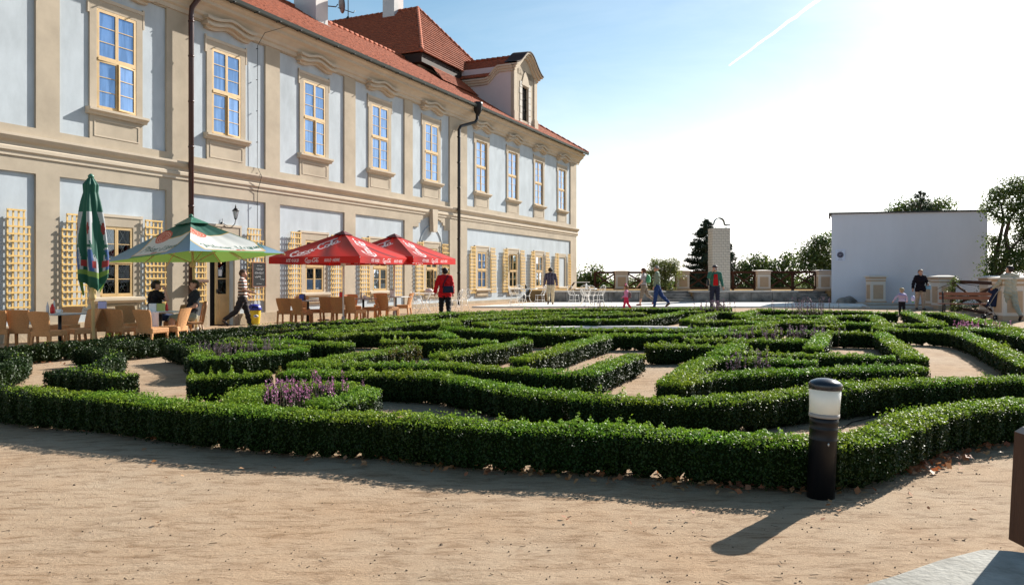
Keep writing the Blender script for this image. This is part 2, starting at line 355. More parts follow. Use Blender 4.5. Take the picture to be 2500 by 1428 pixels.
# ------------------------------------------------------------------ palace (local frame: x along the facade, y into the building)
UX = Vector((.4163, .9093, 0)); RZ = math.atan2(.9093, .4163)
def fs(px): return 42760.0 / (2140 - px)           # distance along the facade of a photo column
def on_facade(s, b=0.0, z=0.0): return Vector((-20 + .4163 * s - .9093 * b, .9093 * s + .4163 * b, z))
P = thing('palace', 'long two storey baroque palace wing with beige and pale blue plaster and red tiled roof', 'building', on_facade(0), RZ)
SC = [fs(283), fs(551), fs(766), fs(926), fs(1052), fs(1175), fs(1251), fs(1315), fs(1371)]
S0, S1 = 10.0, 58.2
def plate(xr, zr, holes, yf, yb, extra=()):
    """slab with rectangular holes: front at y=yf, back at y=yb"""
    xs = sorted({xr[0], xr[1]} | {h[i] for h in holes for i in (0, 1)}); zs = sorted({zr[0], zr[1]} | {h[i] for h in holes for i in (2, 3)})
    xs = [x for x in xs if xr[0] <= x <= xr[1]]; zs = [z for z in zs if zr[0] <= z <= zr[1]]
    nx, nz_ = len(xs) - 1, len(zs) - 1
    solid = [[not any(h[0] <= (xs[i] + xs[i + 1]) / 2 <= h[1] and h[2] <= (zs[j] + zs[j + 1]) / 2 <= h[3] for h in holes) for j in range(nz_)] for i in range(nx)]
    m = MB()
    for i in range(nx):
        for j in range(nz_):
            if not solid[i][j]: continue
            x0, x1, z0, z1 = xs[i], xs[i + 1], zs[j], zs[j + 1]
            m.add([(x0, yf, z0), (x1, yf, z0), (x1, yf, z1), (x0, yf, z1)], [(0, 1, 2, 3)])
            if i == 0 or not solid[i - 1][j]: m.add([(x0, yb, z0), (x0, yf, z0), (x0, yf, z1), (x0, yb, z1)], [(0, 1, 2, 3)])
            if i == nx - 1 or not solid[i + 1][j]: m.add([(x1, yf, z0), (x1, yb, z0), (x1, yb, z1), (x1, yf, z1)], [(0, 1, 2, 3)])
            if j == 0 or not solid[i][j - 1]: m.add([(x0, yb, z0), (x1, yb, z0), (x1, yf, z0), (x0, yf, z0)], [(0, 1, 2, 3)])
            if j == nz_ - 1 or not solid[i][j + 1]: m.add([(x0, yf, z1), (x1, yf, z1), (x1, yb, z1), (x0, yb, z1)], [(0, 1, 2, 3)])
    me = bpy.data.meshes.new('plate'); me.from_pydata(m.v, [], m.f); me.update(); return me
UW, UZ0, UZ1 = .60, 5.88, 8.45           # upper windows: half width, bottom, top
LW, LZ0, LZ1 = .50, 1.05, 2.88           # ground floor windows
DOOR = (fs(508), fs(569), -.4, 2.75)
openings = [(s - UW, s + UW, UZ0, UZ1) for s in SC]
low = [0, 2, 3, 4, 5, 6, 7]
openings += [(SC[i] - LW, SC[i] + LW, LZ0, LZ1) for i in low] + [DOOR]
me = plate((S0, S1), (-.4, 9.3), openings, 0, .22); link('wall', me, M_blue, P)
# plain beige borders standing 6 cm proud, with the blue-grey fields as holes
bays = [(S0 + .6, fs(84)), (fs(142), fs(403)), (25.48, fs(645)), (fs(680), fs(838)), (fs(865), fs(985)), (fs(1005), fs(1095)), (fs(1138), fs(1391))]
holes = [(a, b, 5.08, 9.10) for a, b in bays]
lowbays = bays[:5] + bays[6:]
holes += [(a, b, .42, 4.0) for a, b in lowbays]
b5 = bays[5]; c5 = SC[4]
holes += [(b5[0], b5[1], .42, 3.78)]
n = 14
for i in range(n):                                     # the arched head of the fifth bay
    a0 = c5 - 1.15 + 2.3 * i / n; a1 = c5 - 1.15 + 2.3 * (i + 1) / n; xm = ((a0 + a1) / 2 - c5) / 1.15
    holes.append((a0, a1, 3.77, 3.78 + .52 * math.sqrt(max(0, 1 - xm * xm))))
link('wall_border', plate((S0, S1 + .02), (.42, 9.3), holes, -.06, 0), M_beige, P)
MB().b2((S0, -.13, -.4), (DOOR[0] - .16, 0, .43)).b2((DOOR[1] + .16, -.13, -.4), (S1 + .1, 0, .43)).build('plinth', M_plinth, P)
def sweep(name, prof, s0, s1, m, parent=P): return MB().prism(prof, s0, s1, 'x').build(name, m, parent)
sweep('string_course', [(0, 4.36), (-.09, 4.36), (-.09, 4.44), (-.13, 4.48), (-.13, 4.56), (-.09, 4.60), (-.09, 4.66), (-.17, 4.72), (-.22, 4.80), (-.22, 4.86), (0, 4.90)], S0, S1 + .2, M_beige2)
sweep('cornice', [(0, 9.14), (-.10, 9.14), (-.10, 9.26), (-.16, 9.30), (-.18, 9.38), (-.30, 9.50), (-.42, 9.56), (-.42, 9.66), (-.52, 9.72), (-.56, 9.80), (0, 9.82)], S0, S1 + .45, M_beige2)
# body of the building
MB().b2((S0, .225, -.4), (S1, 8.4, 9.78)).build('rear_wall', M_beige, P)
# end wall border seen at the corner
MB().b2((S1 + .001, .3, -.4), (S1 + .05, 1.0, 9.1)).build('corner_pilaster', M_beige, P)
# keystone and round recess line of the fifth bay
MB().prism([(c5 - .17, 3.62), (c5 + .17, 3.62), (c5 + .25, 4.62), (c5 - .25, 4.62)], -.24, -.05, 'y').build('keystone', M_beige2, P)
arc = [(c5 + 1.02 * math.cos(t), -.012, 2.75 + 1.12 * math.sin(t)) for t in np.linspace(0, math.pi, 22)]
MB().tube(arc, .03, 5).build('arch_moulding', M_blue, P)

def bar_grid(m, x0, x1, z0, z1, nx, nz_, fw, bw, y0, y1, T=None):
    """sash: frame fw wide and glazing bars bw wide; T maps local points"""
    def bx(lo, hi):
        mm = MB().b2(lo, hi); m.add([T(v) if T else v for v in mm.v], mm.f)
    bx((x0, y0, z0), (x0 + fw, y1, z1)); bx((x1 - fw, y0, z0), (x1, y1, z1))
    bx((x0 + fw, y0, z0), (x1 - fw, y1, z0 + fw)); bx((x0 + fw, y0, z1 - fw), (x1 - fw, y1, z1))
    panes = []
    xi = np.linspace(x0 + fw, x1 - fw, nx + 1); zi = np.linspace(z0 + fw, z1 - fw, nz_ + 1)
    for k in range(1, nz_): bx((x0 + fw, y0 + .008, zi[k] - bw / 2), (x1 - fw, y1 - .008, zi[k] + bw / 2))
    for k in range(1, nx): bx((xi[k] - bw / 2, y0 + .012, z0 + fw), (xi[k] + bw / 2, y1 - .012, z1 - fw))
    for i in range(nx):
        for k in range(nz_): panes.append((xi[i], xi[i + 1], zi[k], zi[k + 1]))
    return panes
def window(s, half, z0, z1, rows, parent, y=.05, opened=None, glass=M_pane, split=.5):
    """casement window of four sashes; opened: {sash index: angle in degrees outwards}"""
    opened = opened or {}
    fr = MB(); e = .036
    fr.b2((s - half, y - .01, z0), (s - half + e, y + .09, z1)); fr.b2((s + half - e, y - .01, z0), (s + half, y + .09, z1))
    fr.b2((s - half + e, y - .01, z1 - e), (s + half - e, y + .09, z1)); fr.b2((s - half + e, y - .03, z0), (s + half - e, y + .09, z0 + e))
    zm = z0 + (z1 - z0) * split
    fr.b2((s - half + e, y - .03, zm - .035), (s + half - e, y + .09, zm + .035))
    wo = fr.build('window', M_ochre, parent)
    q = 0
    for (za, zb) in ((z0 + e, zm - .035), (zm + .035, z1 - e)):
        for (xa, xb, hinge) in ((s - half + e, s - .004, 's0'), (s + .004, s + half - e, 's1')):
            ang = rad(opened.get(q, 0)); hx = xa if hinge == 's0' else xb; sg = 1 if hinge == 's0' else -1
            def T(v, hx=hx, ang=ang, sg=sg):
                dx, dy = v[0] - hx, v[1] - (y - .012); ca, sa = math.cos(ang * -sg), math.sin(ang * -sg)
                return (hx + dx * ca - dy * sa, (y - .012) + dx * sa + dy * ca, v[2])
            sm = MB(); panes = bar_grid(sm, xa, xb, za + .004, zb - .004, 1, rows, .042, .018, y - .012, y + .035, T)
            sm.build('sash', M_ochre, wo)
            for (pa, pb, qa, qb) in panes:
                vs = [(pa, y + .012, qa), (pb, y + .012, qa), (pb, y + .012, qb), (pa, y + .012, qb)]
                dx_ = random.uniform(-.004, .004) * (1 if z0 > 4 else .3)
                vs = [T((v[0], v[1] + (dx_ if i in (1, 2) else -dx_), v[2])) for i, v in enumerate(vs)]
                MB().add(vs, [(0, 1, 2, 3)]).build('pane', glass, wo)
            q += 1
    return wo
def hood(s, parent):
    ts = np.linspace(-1, 1, 25)
    def zc(t):
        return .15 * (math.exp(-(t / .46) ** 2)) + .03 * S((abs(t) - .72) / .28)
    m = MB()
    for (o_, z0, z1, hw) in ((-.33, 9.17, 9.25, 1.02), (-.22, 9.10, 9.17, .96), (-.27, 9.02, 9.10, .98), (-.13, 8.93, 9.02, .90)):
        for i in range(len(ts) - 1):
            a, b = ts[i], ts[i + 1]; za, zb = zc(a), zc(b); xa, xb = s + a * hw, s + b * hw
            vs = [(xa, 0, z0 + za), (xb, 0, z0 + zb), (xb, 0, z1 + zb), (xa, 0, z1 + za), (xa, o_, z0 + za), (xb, o_, z0 + zb), (xb, o_, z1 + zb), (xa, o_, z1 + za)]
            f = [(4, 5, 6, 7), (0, 1, 5, 4), (3, 7, 6, 2)]
            if i == 0: f.append((0, 4, 7, 3))
            if i == len(ts) - 2: f.append((1, 2, 6, 5))
            m.add(vs, f)
    return m.build('window_hood', M_beige2, parent)
for i, s in enumerate(SC):
    # raised surround with ears, filling the field down to its foot
    hl = [(s - UW, s + UW, UZ0 - .003, UZ1)]
    link('window_surround', plate((s - .80, s + .80), (5.08, 8.66), hl, -.045, 0), M_beige, P)
    MB().b2((s - .86, -.052, 8.28), (s - .81, 0, 8.80)).b2((s + .81, -.052, 8.28), (s + .86, 0, 8.80)).b2((s - .86, -.06, 8.66), (s + .86, 0, 8.75)).build('surround_ear', M_beige2, P)
    hood(s, P)
    sweep('window_sill', [(0, 5.70), (-.10, 5.70), (-.13, 5.76), (-.20, 5.80), (-.20, 5.86), (0, 5.88)], s - .90, s + .90, M_beige2)
    MB().b2((s - .68, -.058, 5.16), (s + .68, -.045, 5.19)).b2((s - .68, -.058, 5.57), (s + .68, -.045, 5.60)).b2((s - .68, -.058, 5.19), (s - .65, -.045, 5.57)).b2((s + .65, -.058, 5.19), (s + .68, -.045, 5.57)).build('apron_moulding', M_beige2, P)
    window(s, UW, UZ0, UZ1, 3, P, y=-.03 if i < 5 else .02, opened={0: {1: 7, 0: 2}, 1: {1: 5}, 2: {1: 4}}.get(i, {}))
def grille(s, half, z0, z1, parent):
    m = MB(); st = .13; k = 0
    x = -2.5
    while x < 2.5:
        for sg in (1, -1):
            # line z = z0 + sg*(X - x)*1.7, clipped to the opening
            pts = []
            for t in np.linspace(-half, half, 60):
                z = (z0 + z1) / 2 + sg * (t - x) * 1.7
                if z0 < z < z1: pts.append((s + t, .135 + (.006 if sg > 0 else 0), z))
            if len(pts) > 1: m.bar(pts[0], pts[-1], .011, .006)
        x += st * 1.55
    return m.build('diamond_grille', M_white, parent)
for i in low:
    s = SC[i]
    link('window_surround', plate((s - .72, s + .72), (.62, 3.12), [(s - LW, s + LW, LZ0 - .003, LZ1)], -.045, 0), M_beige, P)
    MB().b2((s - .80, -.055, 2.72), (s - .725, 0, 3.20)).b2((s + .725, -.055, 2.72), (s + .80, 0, 3.20)).b2((s - .80, -.065, 3.12), (s + .80, 0, 3.19)).build('surround_ear', M_beige2, P)
    sweep('window_sill', [(0, .88), (-.09, .88), (-.16, .95), (-.16, 1.02), (0, 1.05)], s - .80, s + .80, M_beige2)
    sweep('apron_moulding', [(-.045, .66), (-.075, .68), (-.075, .84), (-.045, .86)], s - .60, s + .60, M_plinth)
    wo = window(s, LW, LZ0, LZ1, 2, P, y=-.02, opened={4: {1: 14}, 6: {2: 88, 3: 0}, 5: {}}.get(i, {}), glass=M_pane if i in (5,) else M_lowpane)
    grille(s, LW, LZ0, LZ1, wo)
    MB().b2((s - LW - .1, .21, LZ0 - .1), (s + LW + .1, .22, LZ1 + .1)).build('dark_room_sheet', M_dark, P)  # flat sheet, darkness of the unlit room put into its colour
# blind niche in the last bay
s = SC[8]
link('niche_surround', plate((s - .72, s + .72), (.62, 3.12), [(s - LW, s + LW, LZ0, LZ1)], -.045, 0), M_beige, P)
sweep('niche_sill', [(0, .88), (-.09, .88), (-.16, .95), (-.16, 1.02), (0, 1.05)], s - .8, s + .8, M_beige2)
# door: near-black sheet painted as the unlit hall, a glazed ochre leaf swung inwards
d0, d1 = DOOR[0], DOOR[1]
link('door_surround', plate((d0 - .22, d1 + .22), (-.3, 3.1), [(d0, d1, -.4, 2.75)], -.07, 0), M_beige, P)
MB().b2((d0 - .28, -.085, 2.65), (d0 - .22, 0, 3.16)).b2((d1 + .22, -.085, 2.65), (d1 + .28, 0, 3.16)).b2((d0 - .28, -.09, 3.1), (d1 + .28, 0, 3.17)).build('surround_ear', M_beige2, P)
MB().b2((d0, .218, -.3), (d1, .222, 2.75)).build('dark_hall_sheet', M_dark, P)
dl = MB()
def TD(v):
    a = rad(-38); dx, dy = v[0] - d1, v[1] - .16
    return (d1 + dx * math.cos(a) - dy * math.sin(a), .16 + (dx * math.sin(a) + dy * math.cos(a)) * .0 - abs(dx) * .0 + .0, v[2])
x0, x1 = d1 - .56, d1 - .0
dm = MB(); z0 = .12
for lo, hi in (((x0, .15, z0), (x0 + .08, .2, 2.7)), ((x1 - .12, .15, z0), (x1, .2, 2.7)), ((x0 + .08, .15, z0), (x1 - .12, .2, 1.05)), ((x0 + .08, .15, 2.58), (x1 - .12, .2, 2.7)), ((x0 + .08, .155, 1.5), (x1 - .12, .195, 1.54)), ((x0 + .08, .155, 2.05), (x1 - .12, .195, 2.09))):
    dm.b2(lo, hi)
do = dm.build('door', M_ochre, P)
MB().b2((x0 + .14, .135, .3), (x1 - .18, .149, .95)).build('door_panel', M_ochre, do)
for za, zb in ((1.05, 1.5), (1.54, 2.05), (2.09, 2.58)): MB().b2((x0 + .08, .172, za), (x1 - .12, .178, zb)).build('pane', M_lowpane, do)
MB().b2((x0 + .02, .11, 1.08), (x0 + .05, .15, 1.2)).build('door_handle', M_iron, do)
MB().b2((x0 + .12, .165, 1.6), (x0 + .26, .171, 1.8)).build('door_notice', M_white, do)

# lightning conductor cable down the third pilaster
sx = fs(667)
MB().tube([(sx, -.62, 9.8), (sx - .9, -.45, 9.35), (sx - .9 + .05, -.11, 9.0), (sx - .85, -.10, 5.1), (sx - .83, -.26, 4.8), (sx - .85, -.10, 4.3), (sx - .85, -.10, .9), (sx - .85, -.17, .1)], .009, 5).build('lightning_cable', M_iron, P)
cl = MB()
for k in range(9): cl.box((sx - .85, -.085, .9 + k * 1.0), (.03, .06, .02))
cl.build('cable_clip', M_iron, P)
# drainpipes, gutter
p1 = 25.30
dp = MB().tube([(p1 + .15, -.66, 10.0), (p1 + .12, -.64, 9.75), (p1, -.30, 9.30), (p1 - .02, -.29, 9.05), (p1 - .02, -.29, .1)], .075, 12).build('drainpipe', M_pipe, P)
c = MB()
for z in (8.9, 7.9, 6.6, 5.3, 3.6, 2.2, .8): c.lathe([(.082, -.03), (.09, 0), (.082, .03)], 12, (p1 - .02, -.29, z))
c.build('pipe_bracket', M_pipe, dp)
p2 = fs(1107)
dp = MB().tube([(p2 + 1.2, -.66, 9.7), (p2 + 1.15, -.66, 9.2), (p2 + 1.05, -.60, 9.05), (p2 + .25, -.25, 8.75), (p2 + .02, -.29, 8.55), (p2, -.29, .1)], .075, 12).build('drainpipe', mat('dark_pipe', (.014, .012, .014), .35, .5), P)
MB().lathe([(.07, 9.35), (.10, 9.45), (.19, 9.6), (.21, 9.75), (.24, 9.92), (.24, 10.02), (.2, 10.04)], 10, (p2 + 1.2, -.68, 0)).build('rain_hopper', M_black, dp)
c = MB()
for z in (8.2, 7.0, 5.8, 3.4, 1.8): c.lathe([(.082, -.03), (.09, 0), (.082, .03)], 12, (p2, -.29, z))
c.build('pipe_bracket', M_black, dp)
gut = [(-.60, 9.90), (-.62, 9.80), (-.68, 9.765), (-.74, 9.80), (-.77, 9.90), (-.755, 9.90), (-.73, 9.815), (-.68, 9.785), (-.63, 9.815), (-.615, 9.90)]
go = sweep('gutter', gut, S0, 58.75, mat('zinc_gutter', (.03, .04, .038), .4, .5))
gb = MB()
for k in range(48): gb.box((S0 + .5 + k, -.69, 9.775), (.03, .2, .025))
gb.build('gutter_bracket', M_iron, go)['kind'] = 'stuff'

# roofs, laid with rows of separate clay tiles
def tiled(name, o3, e1, e2, poly, parent, tw=.19, th=.17, m=M_tile, lift=.03):
    """poly in (e1,e2) metres from o3; tiles lie on the plane, each a slanted leaf"""
    o3, e1, e2 = Vector(o3), Vector(e1).normalized(), Vector(e2).normalized(); nn = e1.cross(e2).normalized()
    if nn.z < 0: nn = -nn
    base = MB().add([o3 + e1 * a + e2 * b - nn * .02 for a, b in poly], [tuple(range(len(poly)))]).mesh(name)
    us = [p[0] for p in poly]; vs = [p[1] for p in poly]
    A = []
    ny = int((max(vs) - min(vs)) / th) + 1; nx = int((max(us) - min(us)) / tw) + 1
    uu, vv = np.meshgrid(np.arange(nx) * tw + min(us) + tw / 2, np.arange(ny) * th + min(vs) + th / 2)
    uu = uu + (np.arange(ny)[:, None] % 2) * tw / 2; uu = uu.ravel(); vv = vv.ravel()
    inside = np.zeros(len(uu), bool); k = len(poly)
    for i in range(k):
        x1_, y1_ = poly[i]; x2_, y2_ = poly[(i + 1) % k]
        if y1_ == y2_: continue
        cond = ((y1_ > vv) != (y2_ > vv)) & (uu < (x2_ - x1_) * (vv - y1_) / (y2_ - y1_) + x1_); inside ^= cond
    uu, vv = uu[inside], vv[inside]; kk = len(uu)
    O, E1, E2, NN = map(np.array, (o3, e1, e2, nn)); h1 = lift + R.uniform(-.006, .006, kk); tl = R.uniform(-.006, .006, kk)
    def pt(a, b, h): return O + E1 * a[:, None] + E2 * b[:, None] + NN * h[:, None]
    q = tw / 2 * .96
    c0 = pt(uu - q, vv - th / 2 - .015, h1 - tl); c1 = pt(uu + q, vv - th / 2 - .015, h1 + tl); c2 = pt(uu + q, vv + th / 2, np.zeros(kk) + .004); c3 = pt(uu - q, vv + th / 2, np.zeros(kk) + .004)
    c4 = pt(uu - q, vv - th / 2 - .015, np.zeros(kk) - .002); c5_ = pt(uu + q, vv - th / 2 - .015, np.zeros(kk) - .002)
    V = np.stack([c0, c1, c2, c3, c4, c5_], 1).reshape(-1, 3); b0 = np.arange(kk)[:, None] * 6
    Q = np.concatenate([b0 + np.array([[0, 1, 2, 3]]), b0 + np.array([[4, 5, 1, 0]])])
    ob = link('roof_tiles', np_mesh('roof_tiles', V, Q), m, parent); ob['kind'] = 'stuff'
    return link(name, base, m, parent)
RE, RZ0, RB, RZ1 = -.72, 9.90, 4.2, 13.0
sl = math.hypot(RB - RE, RZ1 - RZ0)
e2 = Vector((0, RB - RE, RZ1 - RZ0))
tiled('roof', (0, RE, RZ0), (1, 0, 0), e2, [(S0, 0), (58.7, 0), (58.7 - 4.9, sl), (S0, sl)], P)
hip = Vector((-4.9, 4.92, RZ1 - RZ0))
MB().add([(58.7, RE, RZ0), (53.8, RB, RZ1), (58.7, 9.1, RZ0)], [(0, 1, 2)]).add([(S0, RB, RZ1), (53.8, RB, RZ1), (58.7, 9.1, RZ0), (S0, 9.1, RZ0)], [(0, 1, 2, 3)]).build('rear_roof', M_tile, P)
rt = MB()
for k in range(110):
    rt.tube([(S0 + k * .4, RB, RZ1 + .02), (S0 + .42 + k * .4, RB, RZ1 + .035)], .09, 6)
for k in range(18):
    a = k / 18; b = (k + 1.05) / 18; p0 = Vector((58.7, RE, RZ0)); rt.tube([p0 + hip * a + Vector((0, 0, .02)), p0 + hip * b + Vector((0, 0, .04))], .09, 6)
r_ = rt.build('ridge_tiles', M_tile, P); r_['kind'] = 'stuff'
# transverse roof standing behind (hipped, ridge square to the facade)
ca, cb_, ez = 43.5, 53.5, 13.2; apx = (48.5, 6.3, 17.36)
le2 = Vector((5, 0, 4.16)); fe2 = Vector((0, 3.3, 4.16)); ls = le2.length; f_s = fe2.length
tiled('tower_roof', (ca, 3.0, ez), (0, 1, 0), le2, [(0, 0), (15, 0), (15, ls), (3.3, ls)], P, .2, .26, lift=.06)
tiled('tower_roof', (ca, 3.0, ez), (1, 0, 0), fe2, [(0, 0), (10, 0), (5, f_s)], P, .2, .26, lift=.06)
MB().add([(cb_, 3, ez), (48.5, 6.3, 17.36), (48.5, 18, 17.36), (cb_, 18, ez)], [(0, 1, 2, 3)]).build('tower_roof_back', M_tile, P)
tr = MB(); A_ = Vector(apx)
def rows(m, a, b, n_=20, r=.10):
    a, b = Vector(a), Vector(b)
    for k in range(n_): m.tube([a.lerp(b, k / n_) + Vector((0, 0, .02)), a.lerp(b, (k + 1.1) / n_) + Vector((0, 0, .06))], r, 6)
rows(tr, (ca, 3, ez), apx); rows(tr, (cb_, 3, ez), apx); rows(tr, (48.5, 18, 17.36), apx, 30)
r_ = tr.build('ridge_tiles', M_tile, P); r_['kind'] = 'stuff'
MB().b2((ca + .15, 3.1, 12.7), (cb_ - .1, 17.8, ez - .03)).build('dark_eaves_band', mat('dark_eaves_timber', (.035, .02, .015), .7, .3), P)
MB().b2((ca + .5, 3.5, 9.5), (cb_ - .5, 17.5, 12.7)).build('tower_wall', M_beige, P)
# sweeping skirt roof under the dark band
tiled('skirt_roof', (44.0, 2.05, 11.75), (1, 0, 0), Vector((0, 1.0, .95)), [(0, 0), (9.2, 0), (8.6, 1.38), (.5, 1.38)], P, .2, .17)
# chimneys
def chimney(s, b, w_, d_, z0, z1, cap=False):
    o = MB().b2((s - w_ / 2, b - d_ / 2, z0), (s + w_ / 2, b + d_ / 2, z1)).build('chimney', mat('white_chimney_render', (.66, .64, .62), .9, .1, .1, 2.0), P)
    MB().b2((s - w_ / 2 - .08, b - d_ / 2 - .08, z0), (s + w_ / 2 + .08, b + d_ / 2 + .08, z0 + .25)).build('chimney_flashing', M_iron, o)
    MB().b2((s - w_ / 2 - .1, b - d_ / 2 - .1, z1 - .25), (s + w_ / 2 + .1, b + d_ / 2 + .1, z1)).build('chimney_cap', M_beige2, o)
chimney(35.45, 3.6, .8, 1.15, 12.0, 15.6); chimney(48.5, 8.0, 1.0, .8, 16.6, 19.4)
# skylight on the roof near the left
a = fs(668)
sk = MB().b2((a + .2, 2.6, 11.95), (a + 1.9, 4.6, 13.25)).build('skylight', mat('skylight_frame', (.04, .045, .05), .4, .5), P)
MB().add([(a + .25, 2.58, 12.0), (a + 1.85, 2.58, 12.0), (a + 1.85, 2.58, 13.2), (a + .25, 2.58, 13.2)], [(0, 1, 2, 3)]).build('skylight_glass', M_pane, sk)
MB().box((fs(668), .9, 11.05), (.28, .3, .22)).build('vent_tile', M_tile, P)
# dormer
D0, D1 = 48.0, 51.3; dz0, dz1 = 9.9, 13.25
dmr = MB()
dmr.b2((D0, .05, dz0), (D1, 4.0, dz1)).build('dormer', mat('dormer_side_plaster', (.56, .50, .50), .9, .1, .06, 1.5), P)
dorm = COL.objects['dormer'] if 'dormer' in COL.objects else bpy.data.objects['dormer']
cx = (D0 + D1) / 2
# front face with a tall slot window
fr = plate((D0, D1), (dz0, dz1), [(cx - .42, cx + .42, 10.45, 12.35)], -.08, .05); link('dormer_front', fr, M_beige, dorm)
MB().b2((cx - .42, .04, 10.45), (cx + .42, .048, 12.35)).build('dormer_pane', M_lowpane, dorm)
MB().b2((cx - .025, .0, 10.45), (cx + .025, .035, 12.35)).b2((cx - .42, .0, 11.05), (cx - .026, .035, 11.09)).b2((cx + .026, .0, 11.05), (cx + .42, .035, 11.09)).b2((cx - .42, 0, 11.7), (cx - .026, .035, 11.74)).b2((cx + .026, 0, 11.7), (cx + .42, .035, 11.74)).build('dormer_bars', M_dark, dorm)
q = MB()
for sg in (-1, 1):
    for k in range(7):
        zz = 10.1 + k * .36; ww = .34 if k % 2 else .28
        MB().b2((cx + sg * .45, -.11, zz), (cx + sg * (.45 + ww), -.08, zz + .33)).build('quoin', mat('white_quoin', (.60, .57, .52), .9, .1), dorm)
pl = MB()
for sg in (-1, 1):
    c = cx + sg * 1.42
    MB().b2((c - .2, -.14, 10.75), (c + .2, -.08, dz1 - .15)).b2((c - .26, -.19, dz0), (c + .26, -.08, 10.75)).build('dormer_pilaster', M_beige2, dorm)
MB().prism([(cx - .55, 12.42), (cx + .55, 12.42), (cx + .2, 13.1), (cx, 13.25), (cx - .2, 13.1)], -.13, -.08, 'y').build('window_pediment', M_beige2, dorm)
# curved gable: stepped cornice layers
def gz_(t): return 13.18 + .98 * math.exp(-(abs(t) / .62) ** 2.2) - .05 * abs(t)
gm = MB(); ts = np.linspace(-1, 1, 29)
face = [(cx + t * 1.62, gz_(t)) for t in ts]
gm2 = MB()
for i in range(len(face) - 1):
    (xa, za), (xb, zb) = face[i], face[i + 1]
    gm2.add([(xa, -.08, 12.9), (xb, -.08, 12.9), (xb, -.08, zb), (xa, -.08, za), (xa, .35, 12.9), (xb, .35, 12.9), (xb, .35, zb), (xa, .35, za)], [(0, 1, 2, 3), (7, 6, 5, 4), (3, 2, 6, 7)])
gm2.build('dormer_gable', M_beige, dorm)
for (o_, a_, b_, wd) in ((-.20, -.22, -.10, 1.68), (-.30, -.10, .02, 1.76), (-.42, .02, .10, 1.86)):
    for i in range(len(ts) - 1):
        xa, xb = cx + ts[i] * wd, cx + ts[i + 1] * wd; za, zb = gz_(ts[i]), gz_(ts[i + 1])
        gm.add([(xa, .3, za + a_), (xb, .3, zb + a_), (xb, .3, zb + b_), (xa, .3, za + b_), (xa, o_, za + a_), (xb, o_, zb + a_), (xb, o_, zb + b_), (xa, o_, za + b_)], [(4, 5, 6, 7), (0, 1, 5, 4), (3, 7, 6, 2)] + ([(0, 4, 7, 3)] if i == 0 else []) + ([(1, 2, 6, 5)] if i == len(ts) - 2 else []))
gm.build('gable_cornice', M_beige2, dorm)
dt = MB()
for i in range(len(ts) - 1):
    xa, xb = cx + ts[i] * 1.9, cx + ts[i + 1] * 1.9; za, zb = gz_(ts[i]) + .11, gz_(ts[i + 1]) + .11
    dt.add([(xa, -.46, za), (xb, -.46, zb), (xb, .5, zb + .04), (xa, .5, za + .04), (xa, -.46, za + .06), (xb, -.46, zb + .06), (xb, .5, zb + .1), (xa, .5, za + .1)], [(0, 1, 5, 4), (4, 5, 6, 7), (0, 3, 2, 1)])
dt.build('gable_coping_tiles', mat('dark_old_tile', (.06, .035, .03), .8, .2, .3, 8.0), dorm)
# dormer side cornice sweeping down to the rear, roof behind the gable
scs = {-1: MB(), 1: MB()}
for (o_, a_, b_) in ((.10, -.30, -.17), (.18, -.17, -.05), (.26, -.05, .04)):
    yy = np.linspace(-.1, 4.4, 22)
    for i in range(len(yy) - 1):
        def zf(y): return 13.22 - .62 * S((y - .75) / .75)
        y0_, y1_ = yy[i], yy[i + 1]; z0_, z1_ = zf(y0_), zf(y1_)
        for sg, xx in ((-1, D0), (1, D1)):
            scs[sg].add([(xx, y0_, z0_ + a_), (xx, y1_, z1_ + a_), (xx, y1_, z1_ + b_), (xx, y0_, z0_ + b_), (xx + sg * o_, y0_, z0_ + a_), (xx + sg * o_, y1_, z1_ + a_), (xx + sg * o_, y1_, z1_ + b_), (xx + sg * o_, y0_, z0_ + b_)], [(4, 5, 6, 7), (0, 1, 5, 4), (3, 7, 6, 2)])
for q_ in scs.values(): q_.build('dormer_side_cornice', M_beige2, dorm)
for sg in (-1, 1):
    e = Vector((-sg * -1.0 * 1.92, 0, 1.42)) if sg < 0 else Vector((-1.92, 0, 1.42))
    x0_ = D0 - .28 if sg < 0 else D1 + .28
    tiled('dormer_roof', (x0_, .3, 12.72), (0, 1, 0), Vector((1.93 if sg < 0 else -1.93, 0, 1.42)), [(.9, 0), (4.6, 0), (4.6, 2.39), (0, 2.39), (0, 1.2), (.9, .9)], dorm, .19, .16)
rr = MB(); rows(rr, (cx, .3, 14.16), (cx, 5.0, 14.16), 14, .08); r_ = rr.build('dormer_ridge_tiles', M_tile, dorm)
# television dish and aerial on the first chimney
td = thing('satellite_dish', 'small dark satellite dish on an arm beside the left chimney', 'satellite dish', on_facade(35.8, 2.9, 13.05), RZ)
dish = MB(); prof = [(.001, 0), (.15, .02), (.28, .06), (.38, .11)]
dish.lathe(prof, 20, (.55, -.1, .25), M=Euler((rad(80), 0, rad(55))).to_matrix()); dish.build('dish', mat('dish_paint', (.10, .10, .11), .5, .4), td)
MB().tube([(-.1, .5, .1), (.5, .05, .15), (.5, -.05, .25)], .025, 6).tube([(.5, -.05, .1), (1.2, -.35, .05), (1.25, -.4, .15)], .018, 6).build('arm', M_iron, td)
ae = thing('roof_aerial', 'thin dark aerial rod rising from the tower roof ridge', 'aerial', on_facade(48.5, 11.25, 17.4), RZ)
MB().tube([(0, 0, -.2), (0, 0, 2.9)], .03, 6).build('rod', M_iron, ae); MB().lathe([(.12, 0), (.12, .1), (.05, .2)], 8).build('foot', M_iron, ae)
